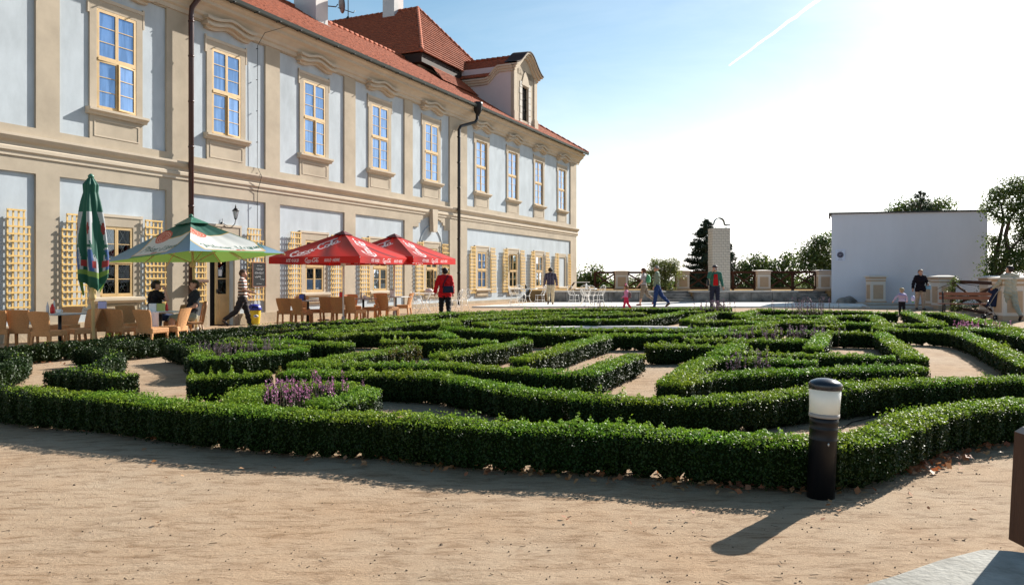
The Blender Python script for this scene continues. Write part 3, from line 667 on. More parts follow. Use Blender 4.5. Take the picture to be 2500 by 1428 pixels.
# ------------------------------------------------------------------ single-stroke lettering (flat print on cloth, boards)
def arc2(cx, cy, rx, ry, a0, a1, n=14): return [(cx + rx * math.cos(rad(a0 + (a1 - a0) * i / n)), cy + ry * math.sin(rad(a0 + (a1 - a0) * i / n))) for i in range(n + 1)]
GL = {  # glyph: (advance, strokes), cap height 1
 'I': (.3, [[(.12, 0), (.12, 1)]]), 'C': (.85, [arc2(.45, .5, .38, .5, 45, 315)]), 'E': (.7, [[(.6, 0), (.1, 0), (.1, 1), (.6, 1)], [(.1, .52), (.5, .52)]]),
 'O': (.9, [arc2(.43, .5, .36, .5, 0, 360, 20)]), 'L': (.65, [[(.1, 1), (.1, 0), (.55, 0)]]), 'D': (.85, [[(.1, 0), (.1, 1)] + arc2(.3, .5, .42, .5, 90, -90) + [(.1, 0)]]),
 'S': (.7, [arc2(.35, .74, .26, .26, 30, 270, 10) + arc2(.35, .25, .28, .25, 90, -150, 10)]), 'H': (.85, [[(.1, 0), (.1, 1)], [(.7, 0), (.7, 1)], [(.1, .5), (.7, .5)]]),
 'R': (.8, [[(.1, 0), (.1, 1)] + arc2(.4, .75, .27, .25, 90, -90) + [(.1, .5)], [(.35, .5), (.7, 0)]]), ' ': (.45, []),
 'P': (.8, [[(.12, -.1), (.18, 1)] + arc2(.4, .76, .32, .26, 100, -110) + [(.2, .5)], arc2(.0, .95, .25, .2, 200, 20)]), 'U': (.95, [[(.0, .9), (.15, 1), (.12, .3)] + arc2(.4, .28, .28, .3, 180, 360) + [(.7, 1), (.68, .1), (.8, 0)]]),
 'i': (.28, [[(.1, .62), (.1, .05), (.2, 0)], [(.1, .82), (.12, .86)]]), 'l': (.28, [[(.1, 1.1), (.1, .05), (.2, 0)]]),
 's': (.42, [arc2(.2, .46, .15, .15, 30, 270, 8) + arc2(.2, .16, .17, .15, 90, -150, 8)]), 'n': (.55, [[(.08, .62), (.08, 0)], [(.08, .4)] + arc2(.26, .42, .17, .2, 170, 0) + [(.43, 0), (.5, 0)]]),
 'e': (.5, [[(.08, .33), (.4, .36)] + arc2(.24, .32, .17, .3, 10, 320, 12)]), 'r': (.38, [[(.08, .62), (.08, 0)], [(.08, .4)] + arc2(.24, .44, .15, .18, 170, 40)]),
 'q': (.52, [arc2(.23, .32, .17, .3, 0, 360, 12), [(.42, .62), (.42, -.4), (.5, -.3)]]), 'u': (.55, [[(.08, .62)] + arc2(.25, .2, .17, .2, 180, 360) + [(.42, .62), (.42, .05), (.5, 0)]]),
 'N': (.85, [[(.1, 0), (.1, 1), (.65, 0), (.65, 1)]]), 'U2': (0, []), 'm': (0, []),
}
def text_segs(txt, x0, y0, h, slant=.0, gap=.0):
    """-> array of segments (x1,y1,x2,y2) and the end x"""
    out_ = []; x = x0
    for ch in txt:
        adv, st = GL.get(ch, (.4, []))
        for s_ in st:
            for a, b in zip(s_[:-1], s_[1:]):
                out_.append((x + (a[0] + slant * a[1]) * h, y0 + a[1] * h, x + (b[0] + slant * b[1]) * h, y0 + b[1] * h))
        x += (adv + gap) * h
    return out_, x
def cola_strokes():
    """flowing script: C o c a - C o l a, with the long tail of the first C and the ribbon over the second"""
    st = []; sl_ = .28
    def C_(cx): return arc2(cx, 1.25, .62, 1.15, 55, 300, 22)
    st.append((C_(1.0) + [(1.5, .05), (1.9, -.25), (2.6, -.5), (3.4, -.55), (4.1, -.35)], .21))
    st.append((arc2(1.55, 2.25, .33, .3, 250, -20, 8), .17))
    st.append((arc2(2.15, .72, .42, .55, 0, 360, 16), .17)); st.append(([(2.4, 1.25), (2.75, 1.15), (3.0, 1.2)], .12))
    st.append((arc2(3.2, .72, .42, .55, 50, 310, 14), .18)); st.append(([(3.5, .3), (3.8, .5)], .12))
    st.append((arc2(4.15, .72, .40, .55, 0, 360, 16), .17)); st.append(([(4.55, 1.25), (4.5, .4), (4.7, .18), (5.0, .35)], .17))
    st.append(([(5.05, .85), (5.5, .92)], .17))
    st.append((C_(6.35) + [(6.85, .2), (7.0, .35)], .21))
    st.append((arc2(6.9, 2.2, .3, .28, 260, 60, 8) + [(7.4, 2.5), (8.2, 2.35), (8.9, 2.55), (9.6, 2.45)], .17))
    st.append((arc2(7.5, .72, .42, .55, 0, 360, 16), .17)); st.append(([(7.8, 1.2), (8.1, 1.1)], .12))
    st.append(([(8.15, .6), (8.3, 1.6), (8.45, 2.3), (8.6, 2.2), (8.45, 1.2), (8.42, .4), (8.6, .18), (8.85, .3)], .16))
    st.append((arc2(9.25, .72, .40, .55, 0, 360, 16), .17)); st.append(([(9.65, 1.25), (9.6, .4), (9.8, .18), (10.1, .4)], .17))
    segs = []; ws = []
    for pl_, w_ in st:
        for a, b in zip(pl_[:-1], pl_[1:]):
            segs.append((a[0] + sl_ * a[1], a[1], b[0] + sl_ * b[1], b[1])); ws.append(w_)
    return np.array(segs), np.array(ws)
COLA, COLAW = cola_strokes(); COLAW = COLAW * .76
def seg_dist(Pt, segs):
    """distance of every point (n,2) to every segment, minus nothing -> (n, m)"""
    a = segs[:, :2]; d = segs[:, 2:] - a; L2 = (d ** 2).sum(1) + 1e-12
    t = np.clip(((Pt[:, None] - a[None]) * d[None]).sum(2) / L2[None], 0, 1)
    return np.linalg.norm(Pt[:, None] - (a[None] + t[..., None] * d[None]), axis=2)
def on_strokes(Pt, segs, ws):
    m = np.zeros(len(Pt), bool)
    lo = segs.reshape(-1, 2).min(0) - np.max(ws); hi = segs.reshape(-1, 2).max(0) + np.max(ws)
    idx = np.where(((Pt > lo) & (Pt < hi)).all(1))[0]
    for i in range(0, len(idx), 4000):
        k = idx[i:i + 4000]; m[k] = (seg_dist(Pt[k], segs) < np.asarray(ws)[None]).any(1)
    return m
def printed_grid(name, posf, colf, nu, nv, m, parent, uvals=None):
    """grid mesh from posf(u,v)->(n,3); colour of each face from colf(u,v)->(n,3), stored as corner colours"""
    u = np.linspace(0, 1, nu + 1); v = np.linspace(0, 1, nv + 1); U, V = np.meshgrid(u, v)
    Pp = posf(U.ravel(), V.ravel()); n = nu + 1
    i, j = np.meshgrid(np.arange(nu), np.arange(nv)); b0 = (j * n + i).ravel()
    Q = np.stack([b0, b0 + 1, b0 + n + 1, b0 + n], 1)
    me = np_mesh(name, Pp, Q, True)
    uc = ((i + .5) / nu).ravel(); vc = ((j + .5) / nv).ravel(); c = colf(uc, vc)
    at_ = me.color_attributes.new('print', 'FLOAT_COLOR', 'CORNER')
    cc = np.ones((len(Q), 4, 4), np.float32); cc[..., :3] = c[:, None, :]; at_.data.foreach_set('color', cc.ravel())
    return link(name, me, m, parent)
M_cola = print_mat('red_parasol_cloth', .45, .22); M_pils = print_mat('green_parasol_cloth', .6, .3)
_t = M_pils.node_tree; _a = [n for n in _t.nodes if n.type == 'ATTRIBUTE'][0]; _ge = _t.nodes.new('ShaderNodeNewGeometry'); _mm = _t.nodes.new('ShaderNodeMixRGB'); _mm.inputs[2].default_value = (.17, .29, .06, 1)
_t.links.new(_ge.outputs['Backfacing'], _mm.inputs[0]); _t.links.new(_a.outputs['Color'], _mm.inputs[1]); _t.links.new(_mm.outputs[0], _t.nodes['Principled BSDF'].inputs['Base Color'])
_t.links.new(_mm.outputs[0], [n for n in _t.nodes if n.type == 'BSDF_TRANSLUCENT'][0].inputs[0])
RED, DRED, WHT = np.array([.64, .014, .008]), np.array([.15, .006, .016]), np.array([.78, .74, .76])
def cola_panel_col(edge, slant):
    def f(u, v):
        n = len(u); c = np.tile(RED * .55, (n, 1)); x = (u - .5) * edge * (1 - v); y = v * slant
        # broad diagonal ribbons of brighter and darker red, as printed on the cloth
        t = (u * 1.0 + v * .25)
        def band(c0, wd): return np.exp(-((t - c0) / wd) ** 2)[:, None]
        c = c * (1 - band(.50, .085)) + RED * 1.05 * band(.50, .085)
        c = c * (1 - .85 * band(.66, .06)) + DRED * .9 * band(.66, .06) * .85
        c = c * (1 - band(.84, .10)) + RED * 1.15 * band(.84, .10)
        c[(v > .90)] = DRED * 1.3
        # lettering follows the left hip of the panel
        hx, hy = -edge / 2, 0.0; dx, dy = edge / 2, slant; ln = math.hypot(dx, dy); dx /= ln; dy /= ln
        rx, ry = x - hx, y - hy; al = rx * dx + ry * dy; pe = rx * dy - ry * dx      # along, inwards
        s_ = .152; Pt = np.stack([(al - .42) / s_, (.62 - pe) / s_], 1) 
        c[on_strokes(Pt, COLA, COLAW)] = WHT
        return c
    return f
def cola_valance_col(edge, h):
    a1, xe = text_segs('ICE COLD', 0, 0, 1, .2, .12); a2, xe2 = text_segs('SOLD HERE', 0, 0, 1, .2, .12)
    a1, a2 = np.array(a1), np.array(a2)
    def f(u, v):
        x = u * edge; y = v * h; c = np.tile(RED, (len(u), 1))
        t = np.exp(-((u - .22) / .16) ** 2)[:, None]; c = c * (1 - .55 * t) + DRED * .55 * t
        hs_ = .065
        c[on_strokes(np.stack([(x - edge * .20) / hs_, (y - .055) / hs_], 1), a1, np.full(len(a1), .10))] = WHT
        c[on_strokes(np.stack([(x - edge * .62) / hs_, (y - .055) / hs_], 1), a2, np.full(len(a2), .10))] = WHT
        s_ = .046; c[on_strokes(np.stack([(x - edge * .40) / s_, (y - .035) / s_], 1), COLA, COLAW)] = WHT
        return c
    return f
P1, px_ = text_segs('Pilsner Urquell', 0, 0, 1, .18, .04); P1 = np.array(P1)
sw_ = arc2(px_ * .55, 4.2, px_ * .62, 4.55, 235, 305, 20); P2 = np.array([(a[0], a[1], b[0], b[1]) for a, b in zip(sw_[:-1], sw_[1:])])
def pils_panel_col(edge, slant):
    G1_, G2_, BL, WH, GO, RD = map(np.array, ([.035, .13, .10], [.10, .30, .055], [.20, .33, .47], [.66, .68, .66], [.62, .40, .12], [.55, .10, .06]))
    def f(u, v):
        x = (u - .5) * edge * (1 - v); y = v * slant; n = len(u)
        k = np.clip(v / .6, 0, 1)[:, None]; c = BL * (1 - k) + (G1_ * .5 + BL * .5) * k
        c[v > .58] = G1_
        # gold outlined white label with a waist
        hw = .92 - .10 * np.cos(y * 3.0); yy0, yy1 = .14, slant * .60
        ins = (np.abs(x) < hw * (1 - .30 * (y / slant))) & (y > yy0) & (y < yy1); ins2 = (np.abs(x) < (hw - .05) * (1 - .30 * (y / slant))) & (y > yy0 + .04) & (y < yy1 - .04)
        c[ins] = GO; c[ins2] = WH
        c[(y < .10) & (np.abs(x) < .7)] = G2_
        s_ = .205; Pt = np.stack([(x + .66) / s_ , (y - .36) / s_], 1)
        c[on_strokes(Pt, P1, np.full(len(P1), .085))] = np.array([.03, .12, .09])
        c[on_strokes(Pt, P2, np.full(len(P2), .06))] = np.array([.03, .12, .09])
        r = np.hypot((x + .40) / 1.35, y - slant * .60); c[r < .21] = RD
        ring = (r < .21) & ((np.abs(r - .16) < .010) | (np.abs(r - .11) < .008) | (np.abs(r - .06) < .008)); c[ring] = np.array([.72, .45, .35])
        r2 = np.hypot(x - .10, y - .21); c[(r2 < .055)] = RD; c[(np.hypot(x - .22, y - .21) < .045)] = np.array([.6, .2, .05])
        return c
    return f
def canopy_panel(name, A, B, C, colf, m, parent, sag=.10, nu=150, nv=80, bow=.05):
    A, B, C = map(np.array, (A, B, C)); edge = np.linalg.norm(C - B); slant = np.linalg.norm(A - (B + C) / 2)
    def pos(u, v):
        e = B[None] * (1 - u[:, None]) + C[None] * u[:, None]; p = e * (1 - v[:, None]) + A[None] * v[:, None]
        p = p.copy(); p[:, 2] += -sag * np.sin(math.pi * v) * np.sin(math.pi * u) ** .8 + bow * (np.sin(math.pi * u) * (1 - v)) * .8 + .018 * np.sin(u * 23) * v * (1 - v)
        return p
    return printed_grid(name, pos, colf(edge, slant), nu, nv, m, parent)
def parasol(name, label, c, corners, apex, style, group=None, lean=(0, 0)):
    """corners: four world corner points in order; c: pole foot"""
    t = thing(name, label, 'parasol', c, 0, group); c = Vector(c)
    L_ = [Vector(k) - c for k in corners]; A = Vector(apex) - c
    ctr = sum(L_, Vector()) / 4
    pm = M_white if style == 'cola' else M_pole
    MB().tube([(0, 0, 0), A - Vector((0, 0, .03))], .026 if style == 'cola' else .032, 10).build('pole', pm, t)
    MB().box((0, 0, .035), (.6, .6, .07)).lathe([(.06, .07), (.05, .28)], 12).build('base', M_conc, t)
    for i in range(4):
        B, C_ = L_[i], L_[(i + 1) % 4]
        if style == 'cola':
            canopy_panel('canopy', A, B, C_, cola_panel_col, M_cola, t, sag=.05, bow=.0, nu=150 if i in (0, 3) else 60, nv=80 if i in (0, 3) else 30)
            Bn, Cn = np.array(B), np.array(C_); edge = np.linalg.norm(Cn - Bn); vh = .19
            def pos(u, v, Bn=Bn, Cn=Cn):
                p = Bn[None] * (1 - u[:, None]) + Cn[None] * u[:, None]; p = p.copy(); p[:, 2] -= vh * (1 - v); return p
            printed_grid('valance', pos, cola_valance_col(edge, vh), 260 if i in (0, 3) else 90, 16 if i in (0, 3) else 8, M_cola, t)
        else:
            canopy_panel('canopy', A, B, C_, pils_panel_col, M_pils, t, sag=.11, bow=.0, nu=150 if i in (0, 3) else 60, nv=80 if i in (0, 3) else 30)
    hub = A * .72 + Vector((0, 0, 0)); hub.z = ctr.z * .90
    MB().lathe([(.05, -.06), (.075, -.03), (.075, .05), (.05, .08)], 12, (A.x * .7, A.y * .7, ctr.z - .18)).build('runner_hub', pm, t)
    top = A - Vector((0, 0, .08)); hubp = Vector((A.x * .7, A.y * .7, ctr.z - .15))
    for i in range(4):
        MB().bar(top, L_[i] - Vector((0, 0, .03)), .022, .03).build('rib', pm, t)
        mid = top.lerp(L_[i], .52); MB().bar(hubp, mid - Vector((0, 0, .03)), .02, .024).build('strut', pm, t)
    for i in range(4):
        e = (L_[i] + L_[(i + 1) % 4]) / 2; MB().tube([top, top.lerp(e, .5) - Vector((0, 0, .16)), e - Vector((0, 0, .03))], .011, 5); MB().bar(top.lerp(e, .0) - Vector((0, 0, .10)), e - Vector((0, 0, .16)), .018, .024).build('rib', pm, t)
    if style != 'cola':      # vented green cap and finial
        cm = MB(); n = 4
        q = [A + (k - A) * .20 + Vector((0, 0, .035)) for k in L_]; tp = A + Vector((0, 0, .045))
        for i in range(4):
            cm.add([q[i], q[(i + 1) % 4], tp], [(0, 1, 2)])
            mq = (q[i] + q[(i + 1) % 4]) / 2
        cm.build('vent_cap', mat('green_cap_cloth', (.025, .14, .09), .45, .5), t)
        MB().lathe([(.05, .0), (.06, .03), (.02, .07)], 10, tp - Vector((0, 0, .02))).build('finial', mat('green_cap_cloth', (.02, .13, .08)), t)
    else:
        q = [A + (k - A) * .14 + Vector((0, 0, .025)) for k in L_]; tp = A + Vector((0, 0, .05)); cm = MB()
        for i in range(4): cm.add([q[i], q[(i + 1) % 4], tp], [(0, 1, 2)])
        cm.build('vent_cap', mat('dark_red_cloth', (.10, .006, .012), .5, .4), t)
    return t
# green and white parasol (its four corners taken where they show)
c = Vector((-7.72, 19.5, g(-7.7, 19.5)))
parasol('parasol', 'open green and white square parasol with red seals over the table of the sitting men', c,
        [(-7.0, 17.3, 2.12), (-5.50, 19.3, 2.13), (-8.0, 21.9, 1.97), (-10.12, 19.7, 1.92)], (-7.86, 19.5, 3.0), 'pils')
def cola_par(cx, cy, a0, label, k=1.0):
    c = Vector((cx, cy, g(cx, cy))); ap = Vector((cx, cy, g(cx, cy) + 2.76))
    pts = [Vector((cx + 2.12 * k * math.cos(rad(a0 + 90 * i)), cy + 2.12 * k * math.sin(rad(a0 + 90 * i)), c.z + 2.0)) for i in range(4)]
    return parasol('parasol', label, c, pts, ap, 'cola', 'red parasols with white script')
cola_par(-4.98, 23.5, -66, 'open red parasol with white script, the nearer of the two red ones')
cola_par(-3.84, 26.0, -66, 'open red parasol with white script, partly behind the other red one')
# folded parasol
def folded():
    bx, by = -8.46, 16.1; gz0 = g(bx, by); t = thing('folded_parasol', 'closed green and white parasol tied round its pole by the left tables', 'parasol', (bx, by, gz0))
    lx = (col_at(222, by) - bx)
    MB().tube([(0, 0, 0), (lx, 0, 3.5)], .033, 10).build('pole', M_pole, t)
    MB().box((0, 0, .035), (.6, .6, .07)).build('base', M_conc, t)
    z0, z1 = z_at(702, by) - gz0, z_at(432, by) - gz0
    def pos(u, v):
        a = u * 2 * math.pi; r = np.interp(v, [0, .05, .25, .6, .78, .86, .93, .99, 1], [.20, .235, .25, .205, .16, .125, .135, .05, .01])
        fold = 1 + .24 * np.sin(a * 5 + 3 * v) * np.interp(v, [0, .7, .85, 1], [1, .8, .3, .1]) + .10 * np.sin(a * 9 + 1)
        zz = z0 + v * (z1 - z0) + .10 * np.sin(a * 3 + .6) * (1 - v) ** 6 + .06 * np.sin(a * 5) * (1 - v) ** 8
        cx = lx * (z0 + v * (z1 - z0)) / 3.5
        return np.stack([cx + r * fold * np.cos(a), r * fold * np.sin(a), zz], 1)
    def colr(u, v):
        n = len(u); c = np.tile(np.array([.02, .12, .085]), (n, 1)); a = u * 2 * math.pi; k = (np.sin(a * 5 + 3 * v) + .35 * np.sin(a * 9 + 1))
        c[(v < .12)] = [.02, .11, .07]; c[(v > .14) & (v < .68) & (k + .5 * np.sin(v * 11) > .15)] = [.50, .51, .55]
        c[(v > .12) & (v < .34) & (k > .55)] = [.06, .13, .34]; c[(v > .47) & (v < .60) & (np.hypot(np.sin(a * 2.5 + .3) * .2, (v - .53) * .9) < .05)] = [.30, .05, .045]
        c[(v > .36) & (v < .39) & (k > 0)] = [.03, .13, .09]; c[(v > .27) & (v < .42) & (np.sin(a * 14 + v * 30) > .75)] = [.03, .13, .10]
        c[(v > .10) & (v < .15)] = [.22, .34, .08]; c[(v > .18) & (v < .24) & (np.sin(a * 7 + 2) > .6)] = [.45, .05, .05]
        return c
    printed_grid('folded_canopy', pos, colr, 140, 150, M_pils, t)
    MB().lathe([(.05, 0), (.06, .05), (.02, .09)], 12, (lx, 0, z1 - .03)).build('finial', mat('green_cap_cloth', (.02, .13, .08)), t)
    cx = lx * z0 / 3.5
    MB().lathe([(.05, z0 - .25), (.07, z0 - .2), (.05, z0 - .05), (.06, z0 + .05)], 12, (cx, 0, 0)).bar((cx + .05, 0, z0 - .2), (cx + .09, 0, z0 + .1), .015).bar((cx - .05, 0, z0 - .2), (cx - .10, 0, z0 + .1), .015).build('runner_hub', M_pole, t)
folded()

# ------------------------------------------------------------------ rattan chairs and tables
def make_chair():
    t = thing('rattan_chair', 'x', 'chair', (0, 0, 0), 0, 'rattan chairs of the cafe')
    st = MB().box((0, .0, .405), (.46, .46, .11)).build('seat', M_rattan, t); bevel(st, .02, 2)
    # tall back, curved in plan and leaning, narrower at the seat
    vs = []; nz_, nx = 8, 6
    for side in (0, 1):
        for k in range(nz_ + 1):
            for i in range(nx + 1):
                a = i / nx * 2 - 1; h = k / nz_; w_ = .170 + .060 * S(h * 1.15); y = -.215 - .12 * h ** 1.5 + .05 * (a * a) - .03 * side
                vs.append((a * w_, y, .36 + .49 * h - (.012 * a * a if k == nz_ else 0)))
    n = nx + 1; N = n * (nz_ + 1); f = []
    for k in range(nz_):
        for i in range(nx): b = k * n + i; f.append((b, b + 1, b + n + 1, b + n)); f.append((N + b, N + b + n, N + b + n + 1, N + b + 1))
    for i in range(nx): f.append((i, N + i, N + i + 1, i + 1)); b = nz_ * n + i; f.append((b, b + 1, N + b + 1, N + b))
    for k in range(nz_): b = k * n; f.append((b, b + n, N + b + n, N + b)); b += nx; f.append((b, N + b, N + b + n, b + n))
    MB().add(vs, f).build('backrest', M_rattan, t)
    for sx in (-1, 1):
        for sy in (-1, 1):
            MB().bar((sx * .2, sy * .2, .36), (sx * .205, sy * .2 + (-.05 if sy < 0 else .015), 0), .045, .045).build('leg', M_rattan, t)
    return t
chair0 = make_chair(); chair_used = [False]
def chair(px, Yd, rel, label, group='rattan chairs of the cafe'):
    """px: photo column of the seat centre, Yd depth; face: world heading (degrees, 0 = +Y) the sitter looks"""
    x = col_at(px, Yd); loc = Vector((x, Yd, g(x, Yd) + .001)); face = math.degrees(math.atan((px - 1250) / F_PX)) + rel; rz = -rad(face)
    if not chair_used[0]:
        chair_used[0] = True; chair0.location = loc; chair0.rotation_euler = (0, 0, rz); chair0['label'] = label; return chair0
    return copy_thing(chair0, loc, rz, label, group)
def table(px, Yd, label, w_=.78, group='grey cafe tables'):
    x = col_at(px, Yd); t = thing('cafe_table', label, 'table', (x, Yd, g(x, Yd)), -rad(24.6), group)
    o = MB().box((0, 0, .735), (w_, w_, .03)).build('table_top', M_grey, t); bevel(o, .008)
    MB().lathe([(.035, .04), (.035, .72)], 12).build('leg', M_iron, t)
    MB().box((0, 0, .02), (.46, .07, .035)).box((0, 0, .023), (.07, .46, .035)).build('foot', M_iron, t); return t
FD = 24.6                         # heading of the facade direction
chair(2, 16.4, 25, 'leftmost rattan chair, cut by the left edge of the photo')
chair(56, 16.6, 22, 'rattan chair beside the leftmost one, behind it a pale wall plinth')
chair(120, 15.9, 42, 'rattan chair turned right towards the table with the ketchup bottle')
chair(158, 17.7, -150, 'rattan chair behind the ketchup bottle table, its back half hidden')
chair(196, 16.5, -118, 'rattan chair just left of the folded parasol pole')
chair(254, 17.2, 10, 'rattan chair just right of the folded parasol pole')
chair(298, 17.0, 40, 'rattan chair between the folded parasol and the tableclothed table, seat to the right')
chair(322, 18.3, 150, 'rattan chair behind, in front of the first trellis right of the window')
chair(372, 16.7, 46, 'rattan chair with its back to us at the table with the white cloth')
chair(422, 17.2, -62, 'rattan chair right of the white cloth, facing left')
chair(434, 18.9, -130, 'rattan chair behind the table with the white cloth')
table(146, 16.9, 'grey table with a ketchup bottle by the left chairs')
table(268, 18.9, 'small grey table behind the folded parasol')
table(392, 17.8, 'grey table set with dishes and a white cloth under the green parasol')
lab = ['leftmost rattan chair of the group under the red parasols', 'rattan chair second from the left under the red parasols, seat to the right',
       'rattan chair facing left at the table with the blue napkin box', 'rattan chair with shaded back, third column left of the white pole', 'rattan chair just left of the white parasol pole',
       'rattan chair just right of the white parasol pole, seat to the right', 'rattan chair facing left at the middle table under the red parasols', 'rattan chair right of the middle table, seat turned right',
       'rightmost rattan chair of the cafe, facing left', 'rattan chair against the wall behind the middle table', 'rattan chair against the wall left of the second pole', 'rattan chair at the wall behind the left red-parasol table']
for (px, Y_, f_), l_ in zip([(700, 24.4, 20), (738, 23.7, 42), (770, 24.9, -105), (802, 24.8, 12), (832, 24.0, 22), (868, 23.7, 44), (908, 25.0, -70), (948, 24.8, 44), (984, 26.4, -75), (862, 26.9, 165), (930, 27.3, 175), (738, 26.2, 175)], lab): chair(px, Y_, f_, l_)
table(752, 24.9, 'grey table with a blue napkin box under the nearer red parasol'); table(887, 25.0, 'grey table with white cups in the middle under the red parasols'); table(966, 26.1, 'rightmost grey cafe table with a menu stand')
table(790, 26.8, 'grey cafe table near the wall with a red menu holder')
# things on the tables
def on_table(px, Yd, z=.751):
    x = col_at(px, Yd); return Vector((x, Yd, g(x, Yd) + z))
def bottle(px, Yd, label, m, h=.2, r=.03, cap=None):
    t = thing('bottle', label, 'bottle', on_table(px, Yd)); MB().lathe([(r * .9, 0), (r, .01), (r, h * .6), (r * .45, h * .82), (r * .4, h * .9)], 12).build('bottle_body', m, t)
    MB().lathe([(r * .45, h * .9), (r * .35, h)], 10).build('bottle_cap', cap or M_white, t)
M_redp = mat('red_plastic', (.62, .02, .015), .35, .5); M_bluep = mat('blue_paper', (.08, .14, .5), .6, .3); M_clear = mat('clear_plastic', (.55, .55, .55), .2, .5); M_amber = mat('pale_green_menu', (.42, .46, .14), .6, .3)
bottle(128, 16.9, 'red ketchup bottle on the left table', M_redp, .2, .045, M_redp); bottle(116, 16.85, 'clear bottle beside the red ketchup on the left table', M_clear, .24, .03); bottle(132, 17.05, 'tall clear vinegar bottle behind the red ketchup', M_clear, .30, .022, M_redp)
bottle(407, 17.7, 'red pointed sauce bottle on the cloth covered table', M_redp, .2, .03, M_redp); bottle(366, 17.6, 'small clear bottle with a red tray on the table before the man in black', M_clear, .18, .025)
bottle(744, 24.85, 'small dark sauce bottle on the table left of the white pole', mat('dark_sauce', (.06, .015, .01), .3, .5), .2, .035); bottle(882, 24.9, 'clear bottle on the middle table under the red parasols', M_clear, .22, .03)
def menu(px, Yd, label, m, rz=0, z=.751, w_=.16, h=.2):
    t = thing('menu_holder', label, 'menu holder', on_table(px, Yd, z), rz); bevel(MB().box((0, 0, h * .45), (w_, .07, h * .9)).build('holder', m, t), .01); MB().box((0, 0, h * .93), (w_ * .85, .05, .02)).build('top_edge', M_dark, t)
menu(250, 18.8, 'white and violet menu box with dark top on the table behind the folded parasol', mat('lilac_card', (.55, .50, .75), .6, .3), .1, w_=.18); menu(373, 17.6, 'printed white menu card standing before the man in black', M_white, .2); menu(393, 17.6, 'pale green patterned menu holder on the table under the green parasol', M_amber, -.1)
menu(737, 24.9, 'blue and white napkin box on the table left of the white pole', M_bluep, .1); menu(834, 26.9, 'dark topped red menu holder left of the white pole', M_redp, .1); menu(958, 26.1, 'white menu stand on the rightmost grey table', M_white, 0, h=.24)
def cup(px, Yd, label):
    t = thing('cup', label, 'cup', on_table(px, Yd)); MB().lathe([(.03, 0), (.045, .02), (.055, .09), (.05, .09), (.04, .03), (.01, .015)], 14).build('cup_body', M_white, t); MB().tube([(.05, 0, .08), (.085, 0, .065), (.085, 0, .04), (.045, 0, .025)], .008, 6).build('handle', M_white, t)
cup(890, 24.8, 'white cup with handle on the middle grey table'); cup(143, 16.75, 'white cup beside the red ketchup bottle')
tc_ = thing('tablecloth', 'white cloth hanging from the table under the green parasol', 'tablecloth', on_table(403, 17.55, 0.0), -rad(24.6))
vs = []; 
for k in range(7):
    for i in range(25): 
        a = i / 24; vs.append((-.26 + .52 * a, -.40 - .03 * math.sin(a * 19) * k / 6, .762 - .055 * k - .02 * math.sin(a * 9) * (k / 6)))
for i in range(25): vs.append((-.26 + .52 * i / 24, .10, .762))
f = [(k * 25 + i, k * 25 + i + 1, (k + 1) * 25 + i + 1, (k + 1) * 25 + i) for k in range(6) for i in range(24)] + [(175 + i, 176 + i, i + 1, i) for i in range(24)]
MB().add(vs, f).build('cloth', mat('white_cotton', (.72, .72, .80), .8, .2), tc_)

# ------------------------------------------------------------------ white wire furniture
def circ(cx, cy, z, r, n=20, a0=0, a1=360): return [(cx + r * math.cos(rad(a0 + (a1 - a0) * i / n)), cy + r * math.sin(rad(a0 + (a1 - a0) * i / n)), z) for i in range(n + 1)]
def wire_chair():
    t = thing('wire_chair', 'x', 'chair', (0, 0, 0), 0, 'white wire garden chairs'); W = M_wiremetal; r = .011
    m = MB().tube(circ(0, 0, .45, .21), r, 6)
    for k in range(-4, 5): x = k * .045; y = math.sqrt(max(0, .21 ** 2 - x * x)); m.tube([(x, -y, .45), (x, y, .45)], .005, 4)
    m.build('seat', W, t)
    m = MB().tube([(-.2, -.10, .45), (-.235, -.20, .62), (-.22, -.25, .80), (-.12, -.28, .88), (0, -.29, .90), (.12, -.28, .88), (.22, -.25, .80), (.235, -.20, .62), (.2, -.10, .45)], r, 6)
    m.build('back_frame', W, t)
    m = MB()
    for sx in (-1, 1):
        m.tube([(sx * .02, -.20, .46), (sx * .06, -.24, .62), (sx * .16, -.25, .74), (sx * .17, -.255, .80), (sx * .11, -.26, .82), (sx * .08, -.26, .76), (sx * .12, -.255, .73)], .006, 5)
        m.tube([(sx * .03, -.205, .46), (sx * .16, -.20, .52), (sx * .19, -.205, .60), (sx * .13, -.22, .64), (sx * .10, -.22, .58)], .006, 5)
    m.tube([(0, -.21, .46), (0, -.285, .89)], .006, 5); m.build('scrollwork', W, t)
    for sx in (-1, 1):
        for sy in (-1, 1): MB().tube([(sx * .14, sy * .14, .45), (sx * .15, sy * .16, .25), (sx * .21, sy * .22, 0)], r, 6).build('leg', W, t)
    MB().tube(circ(0, 0, .22, .19), .006, 5).build('leg_ring', W, t)
    return t
wc0 = wire_chair(); wused = [False]
def wchair(px, Yd, face, z, label):
    x = col_at(px, Yd); loc = Vector((x, Yd, z if z else g(x, Yd)))
    if not wused[0]: wused[0] = True; wc0.location = loc; wc0.rotation_euler = (0, 0, -rad(face)); wc0['label'] = label; return
    copy_thing(wc0, loc, -rad(face), label)
